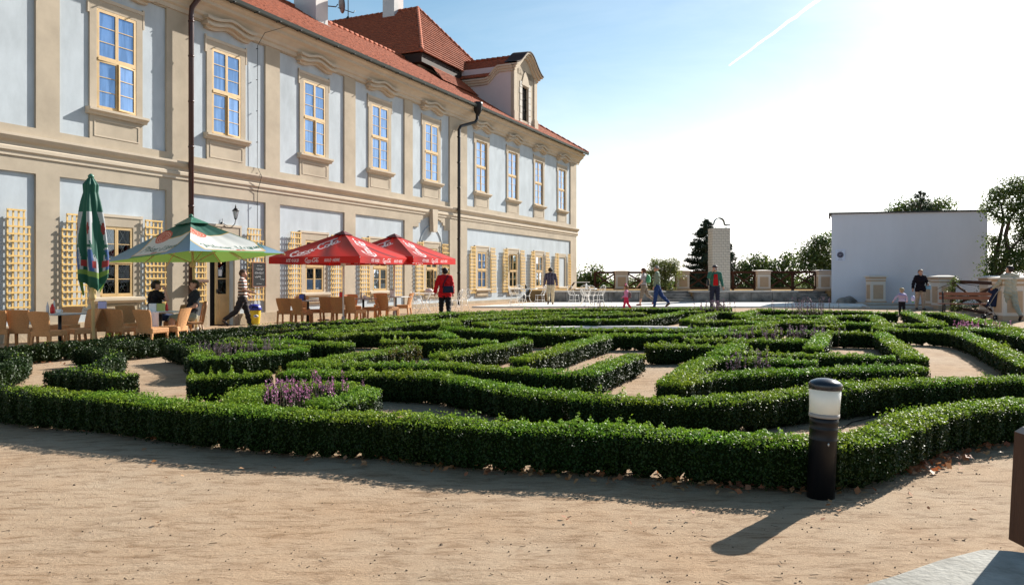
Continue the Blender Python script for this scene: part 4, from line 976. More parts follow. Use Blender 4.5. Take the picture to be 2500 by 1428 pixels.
def wtable(px, Yd, z, label, r=.42):
    x = col_at(px, Yd); t = thing('wire_table', label, 'table', (x, Yd, z if z else g(x, Yd)), 0, 'white wire garden tables'); m = MB().tube(circ(0, 0, .73, r, 28), .016, 6)
    for k in range(-9, 10): xx = k * r / 10; y = math.sqrt(max(0, r * r - xx * xx)); m.tube([(xx, -y, .73), (xx, y, .73)], .007, 4)
    m.build('table_top', M_wiremetal, t)
    for k in range(4):
        a = rad(45 + 90 * k); c_, s_ = math.cos(a), math.sin(a)
        MB().tube([(.30 * c_, .30 * s_, .72), (.10 * c_, .10 * s_, .42), (.14 * c_, .14 * s_, .25), (.34 * c_, .34 * s_, 0)], .012, 6).build('leg', M_wiremetal, t)
    MB().tube(circ(0, 0, .40, .12), .008, 5).build('ring', M_wiremetal, t)
    return t
wtable(1036, 30.3, 0, 'white wire table behind the woman in the red jacket'); wchair(1022, 29.2, 60, 0, 'white wire chair left of the woman in the red jacket'); wchair(1062, 31.5, -60, 0, 'white wire chair behind the woman in the red jacket')
wchair(1110, 30.5, -110, 0, 'white wire chair just right of the woman in the red jacket'); wchair(1128, 31.8, -140, 0, 'white wire chair by the right drainpipe')
bg_ = thing('shopping_bag', 'pale crumpled bag lying on the white wire table by the trellis', 'bag', (col_at(1047, 30.3), 30.3, g(-3.2, 30.3) + .75)); MB().lathe([(.02, 0), (.14, .03), (.16, .09), (.10, .16), (.02, .17)], 10).build('bag_body', mat('crumpled_bag', (.55, .45, .45), .7, .3), bg_)
zt_ = Zt
wtable(1288, 37.0, zt_, 'white wire table on the terrace near the palace wall', .46); wchair(1256, 36.6, 80, zt_, 'white wire chair left of the terrace table near the wall'); wchair(1272, 37.8, 150, zt_, 'white wire chair behind the terrace table near the wall'); wchair(1318, 36.4, -70, zt_, 'white wire chair right of the terrace table near the wall')
wtable(1431, 36.6, zt_, 'white wire table in the middle of the terrace', .50); wchair(1402, 36.2, 60, zt_, 'white wire chair left of the middle terrace table'); wchair(1430, 37.4, 180, zt_, 'white wire chair behind the middle terrace table'); wchair(1461, 36.2, -50, zt_, 'white wire chair right of the middle terrace table'); wchair(1440, 35.4, 5, zt_, 'white wire chair in front of the middle terrace table, back to us')
for px, l_, m_ in ((1284, 'small dark pot on the terrace table near the wall', M_iron), (1431, 'white holder standing on the middle terrace table', M_white)):
    t = thing('table_pot', l_, 'pot', (col_at(px, 36.9 if px < 1300 else 36.6), 36.9 if px < 1300 else 36.6, zt_ + .74)); MB().lathe([(.035, 0), (.05, .03), (.045, .12), (.03, .16 if px < 1300 else .22)], 12).build('pot_body', m_, t); MB().lathe([(.034, 0), (.02, .02)], 10, (0, 0, .16 if px < 1300 else .22)).build('lid', m_, t)

# ------------------------------------------------------------------ trellises on the facade
def trellis_w(px0, px1): return abs(fs(px1) - fs(px0))
slat_cache = {}
def slat_mesh(l, horiz):
    k = (round(l, 3), horiz)
    if k not in slat_cache:
        slat_cache[k] = MB().box((0, 0, 0), (l, .022, .040) if horiz else (.038, .018, l)).mesh('slat')
        slat_cache[k].materials.append(M_trel)
    return slat_cache[k]
def trellis(s0, s1, step_left, label, z0=.80, z1=3.12, narrow=True):
    w_ = s1 - s0; t = thing('trellis', label, 'trellis', on_facade((s0 + s1) / 2, -.11, z0), RZ, 'ochre wall trellises beside the ground floor windows')
    nv = 6 if w_ > .6 else 5; zt1 = z1 - z0; zm = zt1 - .40
    def add(l, h, loc):
        o = bpy.data.objects.new('slat', slat_mesh(l, h)); COL.objects.link(o); o.parent = t; o.location = loc
        o.rotation_euler = (0, random.uniform(-.006, .006), 0)
    xs_ = np.linspace(-w_ / 2 + .02, w_ / 2 - .02, nv)
    for i, x in enumerate(xs_):
        short = (i == 0) if step_left else (i == nv - 1)
        top = zm + .03 if short else zt1
        add(top, False, (x, 0, top / 2))
    nr = 12
    for k in range(nr): add(w_, True, (0, -.021, .05 + (zm - .05) * k / (nr - 1)))
    xa = xs_[1] if step_left else xs_[0]; xb = xs_[-1] if step_left else xs_[-2]
    for zz in (zm + .20, zt1 - .02): add(xb - xa + .05, True, ((xa + xb) / 2, -.021, zz))
TR = [(fs(8), fs(66), 0, 'trellis at the left edge of the photo'), (fs(143), fs(205), 1, 'trellis behind the folded green parasol'), (fs(347), fs(398), 0, 'trellis right of the first ground floor window, above the man in black'),
      (fs(459), fs(497), 1, 'trellis between the left drainpipe and the open door'), (fs(597), fs(637), 0, 'trellis right of the door carrying the chalkboard')]
names = {2: ('trellis left of the window behind the red parasol', 'trellis right of the window behind the red parasol pole'), 3: ('trellis between the two red parasols', 'trellis right of the window behind the second red parasol'),
         4: ('trellis left of the window behind the red jacketed woman', 'trellis just left of the right drainpipe'), 5: ('trellis just right of the right drainpipe', 'trellis right of the window with reflecting upper panes'),
         6: ('trellis left of the open window with its swung casement', 'trellis right of the open window with its swung casement'), 7: ('trellis left of the last glazed window', 'trellis right of the last glazed window, behind the walking man'),
         8: ('trellis left of the blind niche', 'last trellis at the far corner of the palace')}
for i in range(2, 9):
    s = SC[i]; TR.append((s - .82 - .66, s - .84, 1, names[i][0])); TR.append((s + .84, s + .84 + (.66 if i != 8 else .55), 0, names[i][1]))
for a, b, st_, l_ in TR: trellis(a, b, st_, 'ochre wooden ' + l_)
# wall lamp
lp = thing('wall_lamp', 'black lantern on a curled bracket above the open door', 'lantern', on_facade(fs(541), -.0, z_at(548, fs(541) * .9093)), RZ); lp.scale = (.66, .8, .8)
MB().lathe([(.10, -.02), (.10, .02)], 12, (0, -.03, 0), M=Euler((rad(90), 0, 0)).to_matrix()).build('wall_plate', M_iron, lp)
MB().tube([(0, -.03, .0), (.06, -.18, -.12), (.18, -.34, -.12), (.30, -.42, .02), (.33, -.44, .18)], .017, 8).tube([(0, -.03, .22), (0, -.05, .05), (.08, -.14, -.02), (.14, -.2, -.08)], .010, 6).build('bracket', M_iron, lp)
c = Vector((.33, -.44, .18)); MB().lathe([(.02, 0), (.05, .02), (.055, .05)], 8, c).build('lamp_socket', M_iron, lp)
MB().lathe([(.05, .05), (.115, .33)], 6, c, smooth=False).build('lamp_glass', mat('frosted_lamp_glass', (.45, .5, .52), .15, .5), lp)
fm = MB()
for k in range(6): a = 2 * math.pi * k / 6; fm.tube([(c.x + .052 * math.cos(a), c.y + .052 * math.sin(a), c.z + .05), (c.x + .118 * math.cos(a), c.y + .118 * math.sin(a), c.z + .33)], .007, 5)
fm.build('lamp_frame', M_iron, lp); MB().lathe([(.15, .33), (.13, .37), (.06, .44), (.03, .47), (.035, .50), (.008, .58)], 12, c).build('lamp_roof', M_iron, lp)
# chalkboard
cb = thing('chalkboard', 'framed black chalkboard menu hung on the trellis right of the door', 'chalkboard', on_facade((fs(609) + fs(636)) / 2, -.16, 1.28), RZ)
wb = .56; MB().b2((-wb / 2, -.012, 0), (wb / 2, .012, .74)).build('board', mat('blackboard', (.012, .013, .015), .7, .2), cb)
M_frame = mat('brown_board_frame', (.22, .085, .04), .5, .4)
for lo, hi in (((-wb / 2 - .03, -.02, -.03), (wb / 2 + .03, .015, 0)), ((-wb / 2 - .03, -.02, .74), (wb / 2 + .03, .015, .77)), ((-wb / 2 - .03, -.02, 0), (-wb / 2, .015, .74)), ((wb / 2, -.02, 0), (wb / 2 + .03, .015, .74))): MB().b2(lo, hi).build('frame_strip', M_frame, cb)
ck = MB()
def scribble(m, x0, x1, z, h):
    x = x0; prev = None
    while x < x1:
        p = (x, -.0145, z + random.uniform(-h, h) * .5)
        if prev and random.random() < .82: m.bar(prev, p, .007, .003, up=(0, 1, 0))
        prev = p; x += random.uniform(.008, .02)
scribble(ck, -.09, .11, .66, .03); scribble(ck, -.16, .2, .565, .02); scribble(ck, -.10, .16, .53, .03)
for z in (.44, .41, .31, .29): scribble(ck, -.22 if z > .4 else -.2, .2 if z > .4 else .08, z, .035)
scribble(ck, .02, .23, .22, .035); scribble(ck, -.12, .14, .08, .012); ck.build('chalk_writing', mat('chalk', (.62, .62, .62), .9, .1), cb)
# litter bin
bx, by = col_at(621, 25.0), 25.0
bn = thing('litter_bin', 'yellow litter bin with a domed blue lid beside the door', 'litter bin', (bx, by, g(bx, by)), .4)
MB().lathe([(.15, 0), (.16, .02), (.20, .44), (.20, .46)], 24).build('bin_body', mat('yellow_plastic', (.62, .47, .025), .4, .5), bn)
MB().lathe([(.215, .44), (.22, .47), (.215, .52), (.19, .58), (.13, .62), (.03, .635)], 24).build('bin_lid', mat('blue_plastic', (.015, .025, .26), .35, .5), bn)
MB().b2((-.09, -.205, .50), (.09, -.17, .56)).build('bin_slot', M_dark, bn)
lg = MB().lathe([(.075, 0), (.075, .004)], 20, (.03, -.192, .26), M=(Euler((rad(84), 0, 0)).to_matrix() @ Matrix.Diagonal((1, .62, 1)))); lg.build('oval_badge', mat('badge_white', (.75, .75, .78), .5, .3), bn)
lg = MB().lathe([(.05, 0), (.05, .004)], 20, (.03, -.197, .26), M=(Euler((rad(84), 0, 0)).to_matrix() @ Matrix.Diagonal((1, .4, 1)))); lg.build('badge_mark', mat('badge_blue', (.03, .06, .4), .5, .3), bn)
# window box hung on the trellis near the door
wbx = thing('hanging_planter', 'small brown shelf bracket fixed to the trellis left of the door', 'shelf', on_facade(fs(474), -.22, 1.42), RZ); bevel(MB().box((0, 0, .03), (.55, .16, .09)).build('shelf_board', mat('brown_shelf', (.12, .06, .035), .6, .3), wbx), .01); MB().bar((-.2, .05, -.02), (-.2, -.05, -.1), .02).bar((.2, .05, -.02), (.2, -.05, -.1), .02).build('bracket', M_iron, wbx)
# ------------------------------------------------------------------ box hedges
HH = .33
def resample(pts, st):
    pts = [np.array(p, float) for p in pts]; out_ = [pts[0]]; 
    for a, b in zip(pts[:-1], pts[1:]):
        d = np.linalg.norm(b - a); n_ = max(1, int(round(d / st)))
        for k in range(1, n_ + 1): out_.append(a + (b - a) * k / n_)
    return np.array(out_)
def smooth_path(px, hh=HH):
    W = [at(x, y, hh) for x, y in px]; pts = [(p.x, p.y) for p in W]
    q = resample(pts, .12)
    near_ = q[:, 1].mean() < 11
    if len(q) > 6:
        for _ in range(2): q[1:-1] = (q[:-2] + 2 * q[1:-1] + q[2:]) / 4
    if near_: q = resample([tuple(a) for a in q], .04)
    return q
def hedge(label, paths, width=.32, h=HH, dens=1.0, dry=.0):
    P_all, N_all, S_all = [], [], []; core = MB(); stems = MB(); c0 = None
    for px in paths:
        q = smooth_path(px, h); seg = np.diff(q, axis=0); ln = np.linalg.norm(seg, axis=1); cum = np.concatenate([[0], np.cumsum(ln)]); Lt = cum[-1]
        if c0 is None: m_ = q[len(q) // 2]; c0 = Vector((m_[0], m_[1], g(m_[0], m_[1])))
        tang = np.gradient(q, axis=0); tang /= np.linalg.norm(tang, axis=1)[:, None] + 1e-9; nrm = np.stack([tang[:, 1], -tang[:, 0]], 1)
        # solid core, the shade inside the hedge put into its near-black colour
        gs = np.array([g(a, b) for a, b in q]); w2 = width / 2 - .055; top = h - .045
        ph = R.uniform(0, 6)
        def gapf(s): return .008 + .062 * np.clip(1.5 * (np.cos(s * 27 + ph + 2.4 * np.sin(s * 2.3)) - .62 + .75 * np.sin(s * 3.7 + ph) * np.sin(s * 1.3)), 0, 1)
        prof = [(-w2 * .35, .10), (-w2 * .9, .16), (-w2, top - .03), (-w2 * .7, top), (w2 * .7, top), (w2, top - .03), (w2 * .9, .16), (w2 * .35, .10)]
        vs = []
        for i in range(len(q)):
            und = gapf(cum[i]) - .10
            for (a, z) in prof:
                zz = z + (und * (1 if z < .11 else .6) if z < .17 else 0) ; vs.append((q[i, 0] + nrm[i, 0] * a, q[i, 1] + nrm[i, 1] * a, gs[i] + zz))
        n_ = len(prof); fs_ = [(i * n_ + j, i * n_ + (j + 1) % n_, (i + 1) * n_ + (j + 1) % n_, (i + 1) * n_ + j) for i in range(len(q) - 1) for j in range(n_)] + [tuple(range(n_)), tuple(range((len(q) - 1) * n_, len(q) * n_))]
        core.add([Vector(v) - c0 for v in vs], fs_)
        # stems every 20 cm
        d_ = .08
        while d_ < Lt:
            i = np.searchsorted(cum, d_) - 1; i = min(max(i, 0), len(q) - 2); f_ = (d_ - cum[i]) / (ln[i] + 1e-9); p = q[i] + seg[i] * f_
            zz = g(*p)
            for _ in range(2):
                o_ = R.uniform(-.05, .05, 2); stems.tube([Vector((p[0] + o_[0] * .4, p[1] + o_[1] * .4, zz - .01)) - c0, Vector((p[0] + o_[0] * 1.6, p[1] + o_[1] * 1.6, zz + .2)) - c0], .011, 4, caps=False)
            d_ += R.uniform(.17, .24)
        # leaves: density and size by distance
        dist = np.hypot(q[:, 0], q[:, 1]).mean(); lsz = float(np.interp(dist, [4, 7, 12, 20, 30], [.017, .020, .027, .037, .047]))
        per_m = .95 * 1.9 / (lsz * lsz * .5) * dens; k = int(per_m * Lt)
        d_ = R.uniform(0, Lt, k); i = np.clip(np.searchsorted(cum, d_) - 1, 0, len(q) - 2); f_ = ((d_ - cum[i]) / (ln[i] + 1e-9))[:, None]; p = q[i] + seg[i] * f_; nn = nrm[i]; tt = tang[i]
        # cross-section position
        per = np.array([h * .95, width, h * .95]); u = R.uniform(0, per.sum(), k)
        side = np.where(u < per[0], -1, np.where(u < per[0] + per[1], 0, 1))
        bulge = -.016 * np.cos(d_ * 28.5 + ph + 1.3 * np.sin(d_ * 2.9)) + .014 * np.sin(d_ * 13.7 + 2) + .014 * np.sin(d_ * 4.3 + ph) + .008 * np.sin(d_ * 61)
        shoot = np.maximum(0, np.sin(d_ * 47 + 5 * np.sin(d_ * 3.3)) + .6 * np.sin(d_ * 83 + 1)) * .028 * (1 + .6 * np.sin(d_ * 1.9 + ph) + .5 * np.sin(d_ * 5.1))
        inset = np.abs(R.normal(0, .022, k))
        a = np.where(side == 0, R.uniform(-width / 2, width / 2, k), side * (width / 2 + bulge - inset))
        zz = np.where(side == 0, h + .6 * bulge - inset + shoot * R.uniform(0, 1.2, k) - .05 * np.abs(a / (width / 2)) ** 4, 0)
        zs = R.uniform(0, 1, k) ** .85 * (h - .02); low_cut = gapf(d_) + .012
        zs = np.where(zs < low_cut, low_cut + R.uniform(0, .05, k), zs); zz = np.where(side == 0, zz, zs)
        pinch = np.clip((zz + .05) / .16, .5, 1); a = np.where(side == 0, a, a * pinch)
        low_ = R.uniform(0, 1, k) < .13; a = np.where(low_, R.uniform(-.42, .42, k) * width, a); zz = np.where(low_, gapf(d_) + R.uniform(0, .12, k), zz)
        keep = zz > .004
        Px = p[:, 0] + nn[:, 0] * a; Py = p[:, 1] + nn[:, 1] * a; Pz = zz + np.interp(d_, cum, gs)
        N = np.zeros((k, 3)); N[:, 2] = np.where(side == 0, 1, .35); N[:, 0] = nn[:, 0] * np.where(side == 0, a * 1.5, side); N[:, 1] = nn[:, 1] * np.where(side == 0, a * 1.5, side)
        P_all.append(np.stack([Px, Py, Pz], 1)[keep]); N_all.append(N[keep]); S_all.append(np.full(keep.sum(), lsz))
        for e, sg in ((0, -1), (-1, 1)):                     # leafy ends
            ke = int(per_m * width * .8); aa = R.uniform(-width / 2, width / 2, ke); ze = R.uniform(.07, h, ke); off = R.uniform(-.05, .03, ke)
            pe = q[e]; te = tang[e]; ne = nrm[e]
            P_all.append(np.stack([pe[0] + ne[0] * aa + te[0] * sg * off, pe[1] + ne[1] * aa + te[1] * sg * off, g(*pe) + ze], 1)); N_all.append(np.tile([te[0] * sg, te[1] * sg, .3], (ke, 1))); S_all.append(np.full(ke, lsz))
    P_, N_, S_ = np.concatenate(P_all) - np.array(c0), np.concatenate(N_all), np.concatenate(S_all)
    t = thing('box_hedge', label, 'hedge', c0, 0, 'clipped box hedges of the parterre')
    me = leaves_mesh('foliage', P_, N_, S_, .62, .75)
    gz_h = P_[:, 2] + c0.z - .0077 * np.minimum(P_[:, 1] + c0.y, 60); lit_top = (gz_h > h - .052 + R.normal(0, .016, len(P_)))  # leaves near the top take the lighter copy, painting the sunlit top
    if dry > 0:
        me.materials.append(M_box); me.materials.append(M_box_lit); me.materials.append(M_boxd); q_ = (np.sin(P_[:, 0] * 2.1 + 1) + np.sin(P_[:, 1] * 1.7) + R.normal(0, .5, len(P_))) > (2.6 - 4 * dry); me.polygons.foreach_set('material_index', np.where(q_, 2, lit_top.astype(np.int32)).astype(np.int32))
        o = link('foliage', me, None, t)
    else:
        me.materials.append(M_box); me.materials.append(M_box_lit); me.polygons.foreach_set('material_index', lit_top.astype(np.int32)); o = link('foliage', me, None, t)
    core.build('shade_core', M_core, t); so = stems.build('stems', M_stem, t); so['kind'] = 'stuff'
    return t
H = hedge
H('long low front border hedge running across the garden behind the black bollard light', [[(-120, 936), (0, 943), (120, 953), (240, 959), (320, 966), (420, 977), (520, 986), (600, 991), (740, 1001), (860, 1006), (930, 1006), (1020, 1013), (1100, 1021), (1260, 1031), (1500, 1037), (1700, 1050), (1900, 1062), (2050, 1066), (2140, 1050), (2205, 1020), (2280, 997), (2380, 984), (2500, 974), (2620, 966)]], .35, h=.37)
H('second hedge row, gently curved from the pink flowers to its gap in the middle', [[(705, 904), (800, 906), (940, 906), (1080, 911), (1180, 930), (1300, 952), (1383, 957)]], .33, h=.35)
H('second hedge row right of the gap, running past the bollard light', [[(1402, 960), (1560, 968), (1720, 970), (1840, 963), (1920, 950), (1990, 945), (2070, 936), (2200, 928), (2360, 922), (2440, 918), (2600, 920)]], .33, h=.35)
H('rounded hedge loop enclosing the pink flowers', [[(596, 975), (586, 955), (625, 942), (690, 938), (780, 934), (860, 936), (896, 946), (886, 962), (835, 970), (770, 980)]], .32)
H('zigzag hedge at the left on bare sand, with a short bar in front', [[(193, 848), (245, 850), (285, 862), (262, 880), (225, 893)], [(133, 904), (220, 907), (310, 914)]], .30)
H('hedge corner cut by the left edge of the photo', [[(-90, 862), (0, 858), (50, 864), (42, 880), (-5, 893), (-90, 905)]], .30, dry=.12)
H('long straight border hedge along the cafe chairs up to the terrace', [[(-90, 852), (0, 848), (120, 838), (200, 832), (320, 819), (500, 805), (600, 799), (720, 789), (900, 779), (1020, 768), (1120, 762), (1280, 757)]], .32, dry=.1)
H('inner hedge parallel to the cafe border, reddish tipped', [[(250, 840), (380, 829), (500, 818), (600, 809), (720, 800), (860, 792), (960, 786)]], .30, dry=.22)
H('narrow V shaped hedge pointing left, third row from the cafe', [[(1120, 786), (980, 790), (900, 798), (760, 809), (620, 821), (537, 829), (660, 830), (760, 833), (852, 838)]], .30, dry=.06)
H('curved dark hedge with a hooked right end left of the centre', [[(780, 818), (880, 809), (940, 811), (1020, 808), (1085, 811), (1101, 820)]], .30)
H('short straight hedge bar left of the fountain, dark face', [[(932, 829), (1040, 828), (1120, 829), (1210, 830)]], .30)
H('long hedge row through the middle ending in a slanted arm to the right', [[(715, 883), (800, 884), (980, 884), (1060, 884), (1140, 888), (1200, 894), (1300, 899), (1400, 908), (1432, 905), (1480, 886), (1550, 863)]], .31)
H('slanted hedge with yellowed left end left of the middle', [[(775, 876), (840, 867), (920, 856), (1010, 844)]], .30, dry=.2)
H('slanted hedge in the middle, left of the two parallel arms', [[(1068, 865), (1120, 857), (1200, 844), (1282, 829)]], .30, dry=.05)
H('slanted hedge arm with an orange dry leaf cluster on its side', [[(1268, 873), (1340, 856), (1420, 833), (1478, 818)]], .30)
H('long hedge row in front of the fountain, joined to the slanted arm', [[(1085, 797), (1180, 803), (1300, 809), (1440, 813), (1560, 815), (1680, 814), (1800, 809), (1900, 806)]], .30)
H('ring hedge nearest the oval fountain basin', [[(1190, 789), (1250, 795), (1350, 801), (1520, 801), (1700, 803), (1790, 799), (1860, 792), (1885, 785)]], .32)
H('hooked hedge around the violet seed heads at the left', [[(418, 838), (465, 846), (505, 859), (474, 871), (520, 873), (560, 869), (640, 859), (738, 850)], [(480, 842), (530, 838), (600, 840), (740, 845)]], .30, dry=.05)
H('low straight hedge bar left of the pink flower loop', [[(463, 916), (540, 912), (600, 909), (655, 906)]], .31)
H('tiny single box bush beside the pink flower loop', [[(680, 908), (706, 907)]], .30, dry=.5)
H('block-ended hedge right of the centre with bare stems below', [[(1582, 841), (1680, 840), (1775, 842)], [(1805, 838), (1750, 860)]], .31)
H('hedge frame around the last violet flowers behind the bollard light', [[(1990, 879), (1880, 874), (1745, 870), (1700, 884), (1662, 907), (1637, 932)], [(1650, 928), (1690, 919), (1740, 911), (1800, 907), (1900, 903), (2000, 898), (2100, 895), (2250, 894)]], .31)
H('thin low hedge strip just behind the violet flower frame', [[(1795, 856), (1940, 861), (2080, 864), (2180, 868)]], .30, dry=.08)
H('hedge with dark face and a slanted end, left of the right sand patch', [[(1675, 825), (1780, 827), (1900, 828), (1962, 827)], [(2010, 813), (1985, 846)]], .31)
H('hedge bending towards us at the left side of the right sand patch', [[(1925, 806), (2016, 809), (2080, 809), (2150, 811), (2172, 826), (2205, 848), (2235, 870)]], .31)
H('broad curving hedge along the right side of the right sand patch', [[(2145, 797), (2200, 803), (2280, 805), (2335, 809), (2385, 823), (2430, 843), (2470, 863), (2530, 890)]], .33)
H('hedge with pink flowers behind it near the right edge', [[(2150, 793), (2210, 790), (2295, 790)], [(2312, 798), (2400, 802), (2450, 807), (2540, 824)]], .30)
H('right border hedge beside the sand path with the pushchair', [[(2255, 761), (2310, 763), (2360, 774), (2440, 792), (2520, 811), (2620, 836)]], .35)
H('slanted hedge where the small child in stripes stands', [[(2212, 761), (2250, 773), (2296, 788)]], .31)
H('straight hedge pair behind the fountain to the right', [[(1882, 784), (1990, 784), (2080, 787), (2140, 789)], [(1990, 792), (2060, 794)]], .30)
H('far back border hedge along the terrace edge, left half', [[(1280, 755), (1460, 752.5), (1600, 751.5), (1700, 751), (1785, 752)]], .31)
H('far back border hedge in front of the white blank wall', [[(1850, 754), (1950, 757), (2060, 757.5), (2140, 761), (2190, 762)]], .31)
H('angled far hedge left of the small child in stripes', [[(2125, 768), (2142, 776), (2160, 789)], [(2030, 770), (2118, 769)]], .30)
H('far hedge frame with pale seed heads right of the fountain', [[(1800, 771), (1900, 770), (2018, 769), (2028, 779), (1920, 778), (1822, 776)], [(1842, 757), (1802, 769)]], .32)
H('small dark far hedge bars right behind the fountain', [[(1745, 760), (1812, 761)], [(1740, 763), (1672, 779)]], .30)
H('far slanted hedge directly behind the fountain', [[(1658, 762), (1600, 771), (1560, 777), (1475, 778)], [(1662, 759), (1712, 758)]], .30)
H('green arc hedge behind the fountain on its right', [[(1695, 783), (1780, 781), (1845, 784), (1872, 788)]], .32)
H('green arc hedge behind the fountain on its left', [[(1165, 787), (1250, 781), (1360, 776), (1462, 779)]], .30)
H('outermost far hedge row left of the fountain', [[(1130, 771), (1250, 763), (1400, 761), (1515, 760)]], .30, dry=.08)
H('middle far hedge row left of the fountain', [[(1000, 789), (1130, 777), (1230, 772), (1320, 769), (1480, 766), (1570, 763)]], .30, dry=.05)
H('short hedge bar behind the legs of the red jacketed woman', [[(935, 783), (1020, 776), (1062, 774)]], .30)

# ------------------------------------------------------------------ flowers and fallen leaves
def flowers(name, label, pts_h, mpet, n=120, size=.02, stem_h=.5, spread=.5, head=.12):
    """pts_h: list of ground points (x,y); every stem carries a spike of small petals"""
    st, pp, nn = MB(), [], []; c0 = Vector((pts_h[0][0], pts_h[0][1], g(*pts_h[0])))
    ql = []; 
    for _ in range(n):
        b = random.choice(pts_h); x = b[0] + R.normal(0, spread * .5); y = b[1] + R.normal(0, spread * .35); hgt = stem_h * R.uniform(.7, 1.12); z0_ = g(x, y)
        tip = Vector((x + R.normal(0, .03), y + R.normal(0, .03), z0_ + hgt)); st.bar(Vector((x, y, z0_)) - c0, tip - c0, .005, .005)
        for k in range(16): hh_ = hgt - head * R.uniform(0, 1); pp.append((x + (tip.x - x) * hh_ / hgt + R.normal(0, .010), y + R.normal(0, .010), z0_ + hh_)); nn.append(R.normal(0, 1, 3))
        for k in range(8): hh_ = R.uniform(0.05, .75) * hgt; ql.append((x + R.normal(0, .03), y + R.normal(0, .03), z0_ + hh_))
    t = thing(name, label, 'flowers', c0); t['kind'] = 'stuff'
    a = link('petals', leaves_mesh('petals', np.array(pp) - np.array(c0), np.array(nn), np.full(len(pp), size), .8, 1), mpet, t); a['kind'] = 'stuff'
    b = link('flower_leaves', leaves_mesh('fl', np.array(ql) - np.array(c0), R.normal(0, 1, (len(ql), 3)), np.full(len(ql), size * 1.5), .35, 1), M_fstem, t); b['kind'] = 'stuff'
    s_ = st.build('flower_stems', M_fstem, t); s_['kind'] = 'stuff'
def fp(*pts): return [tuple(at(x, y, HH))[:2] for x, y in pts]
flowers('flowers', 'tall pink flower spikes inside the rounded hedge loop at the front', fp((690, 962), (730, 958), (770, 954), (810, 950), (790, 955), (700, 972), (830, 950)), M_pink, 62, .019, .47, .30, .13)
flowers('flowers', 'violet brown seed heads inside the hooked hedge at the left', fp((520, 855), (560, 854), (600, 853), (640, 850), (660, 848)), M_violet, 70, .018, .46, .34, .16)
flowers('flowers', 'few violet spikes in the dark frame behind the bollard light', fp((1790, 893), (1832, 890), (1860, 889), (1868, 889)), M_violet, 20, .022, .50, .12, .16)
flowers('flowers', 'lavender coloured spikes right of the fountain', fp((1940, 812), (1970, 812), (1990, 812), (1880, 814), (1820, 816), (1960, 810)), M_violet, 60, .024, .45, .55, .14)
flowers('flowers', 'tall reddish violet spikes standing against the bright terrace at the right', fp((1955, 766), (1985, 766), (1970, 765), (1940, 768), (2000, 768)), M_violet, 60, .026, .78, .6, .3)
flowers('flowers', 'violet spikes in front of the legs of the man with the camera', fp((1730, 752), (1745, 752), (1760, 752)), M_violet, 50, .034, .58, .45, .25)
flowers('flowers', 'small pink flowers behind the hedge near the right edge', fp((2340, 795), (2370, 796), (2395, 797)), M_pink, 30, .022, .43, .45, .10)
flowers('flowers', 'thin dry stalks at the terrace edge below the wire tables', fp((1470, 752), (1480, 752), (1455, 752)), M_violet, 30, .02, .55, .5, .1)

def leaf_litter(name, label, spots, n, size, m=M_dryleaf, lift=.02):
    P_ = []; 
    for _ in range(n):
        x0_, y0_, sx_, sy_ = random.choice(spots); x = x0_ + R.normal(0, sx_); y = y0_ + R.normal(0, sy_); P_.append((x, y, g(x, y) + lift * R.uniform(.4, 1.6) + .012))
    P_ = np.array(P_); N_ = np.tile([0., 0, 1], (n, 1)); c0 = P_[0].copy()
    o = link(name, leaves_mesh(name, P_ - c0, N_, np.full(n, size), .7, .45), m); o.location = c0; tag(o, label, 'leaves', kind='stuff'); return o
def spot(px, py, a=.3, b=.08): p = at(px, py, 0); return (p.x, p.y, a, b)
leaf_litter('fallen_leaves', 'brown fallen leaves lying along the foot of the front border hedge', [spot(x, y) for x, y in ((180, 1035), (250, 1040), (330, 1050), (420, 1060), (520, 1078), (620, 1090), (700, 1100), (800, 1108), (900, 1120), (1000, 1130), (1100, 1140), (1200, 1150), (1300, 1158), (1400, 1163), (1500, 1165), (1600, 1178), (1700, 1186), (1800, 1195), (1850, 1190), (1900, 1195), (1950, 1200), (230, 1030), (300, 1035))], 620, .055)
leaf_litter('fallen_leaves', 'heap of orange brown leaves right of the bollard below the hedge corner', [spot(2260, 1140, .10, .07), spot(2300, 1125, .15, .06), spot(2220, 1155, .1, .05), spot(2340, 1110, .15, .05), spot(2400, 1095, .2, .05)], 190, .06)
leaf_litter('fallen_leaves', 'scattered single brown leaves on the open sand', [spot(300, 1200, .8, .4), spot(900, 1300, .9, .4), spot(1500, 1280, .9, .3), spot(2100, 1270, .3, .15), spot(700, 1140, .6, .1), spot(2000, 1250, .5, .1)], 26, .038)
leaf_litter('fallen_leaves', 'dry leaves on the sand between the inner hedges', [spot(x, y, .25, .1) for x, y in ((90, 890), (280, 855), (1400, 870), (1500, 880), (1120, 875), (1340, 905), (1320, 862))], 160, .05)
# stones and twigs in the sand
st = MB(); 
for _ in range(620):
    px, py = R.uniform(0, 2450), R.uniform(1080, 1428); p = at(px, py, 0); s_ = R.uniform(.002, .007) * (1.8 if R.rand() < .05 else 1)
    st.box((p.x, p.y, gz(p.x, p.y) + s_ * .3), (s_ * R.uniform(1, 1.8), s_ * R.uniform(.8, 1.4), s_), rot=(R.uniform(0, 1), R.uniform(0, 1), R.uniform(0, 3)), taper=.6)
for _ in range(90):
    px, py = R.uniform(0, 2400), R.uniform(1080, 1428); p = at(px, py, .004); a_ = R.uniform(0, 3.14); l_ = R.uniform(.01, .045)
    st.bar((p.x, p.y, p.z + .004), (p.x + l_ * math.cos(a_), p.y + l_ * math.sin(a_), p.z + .006), .003, .003)
o = st.build('gravel', mat('dark_gravel', (.20, .145, .10), .9, .2)); tag(o, 'small dark stones scattered over the sand', 'gravel', kind='stuff')

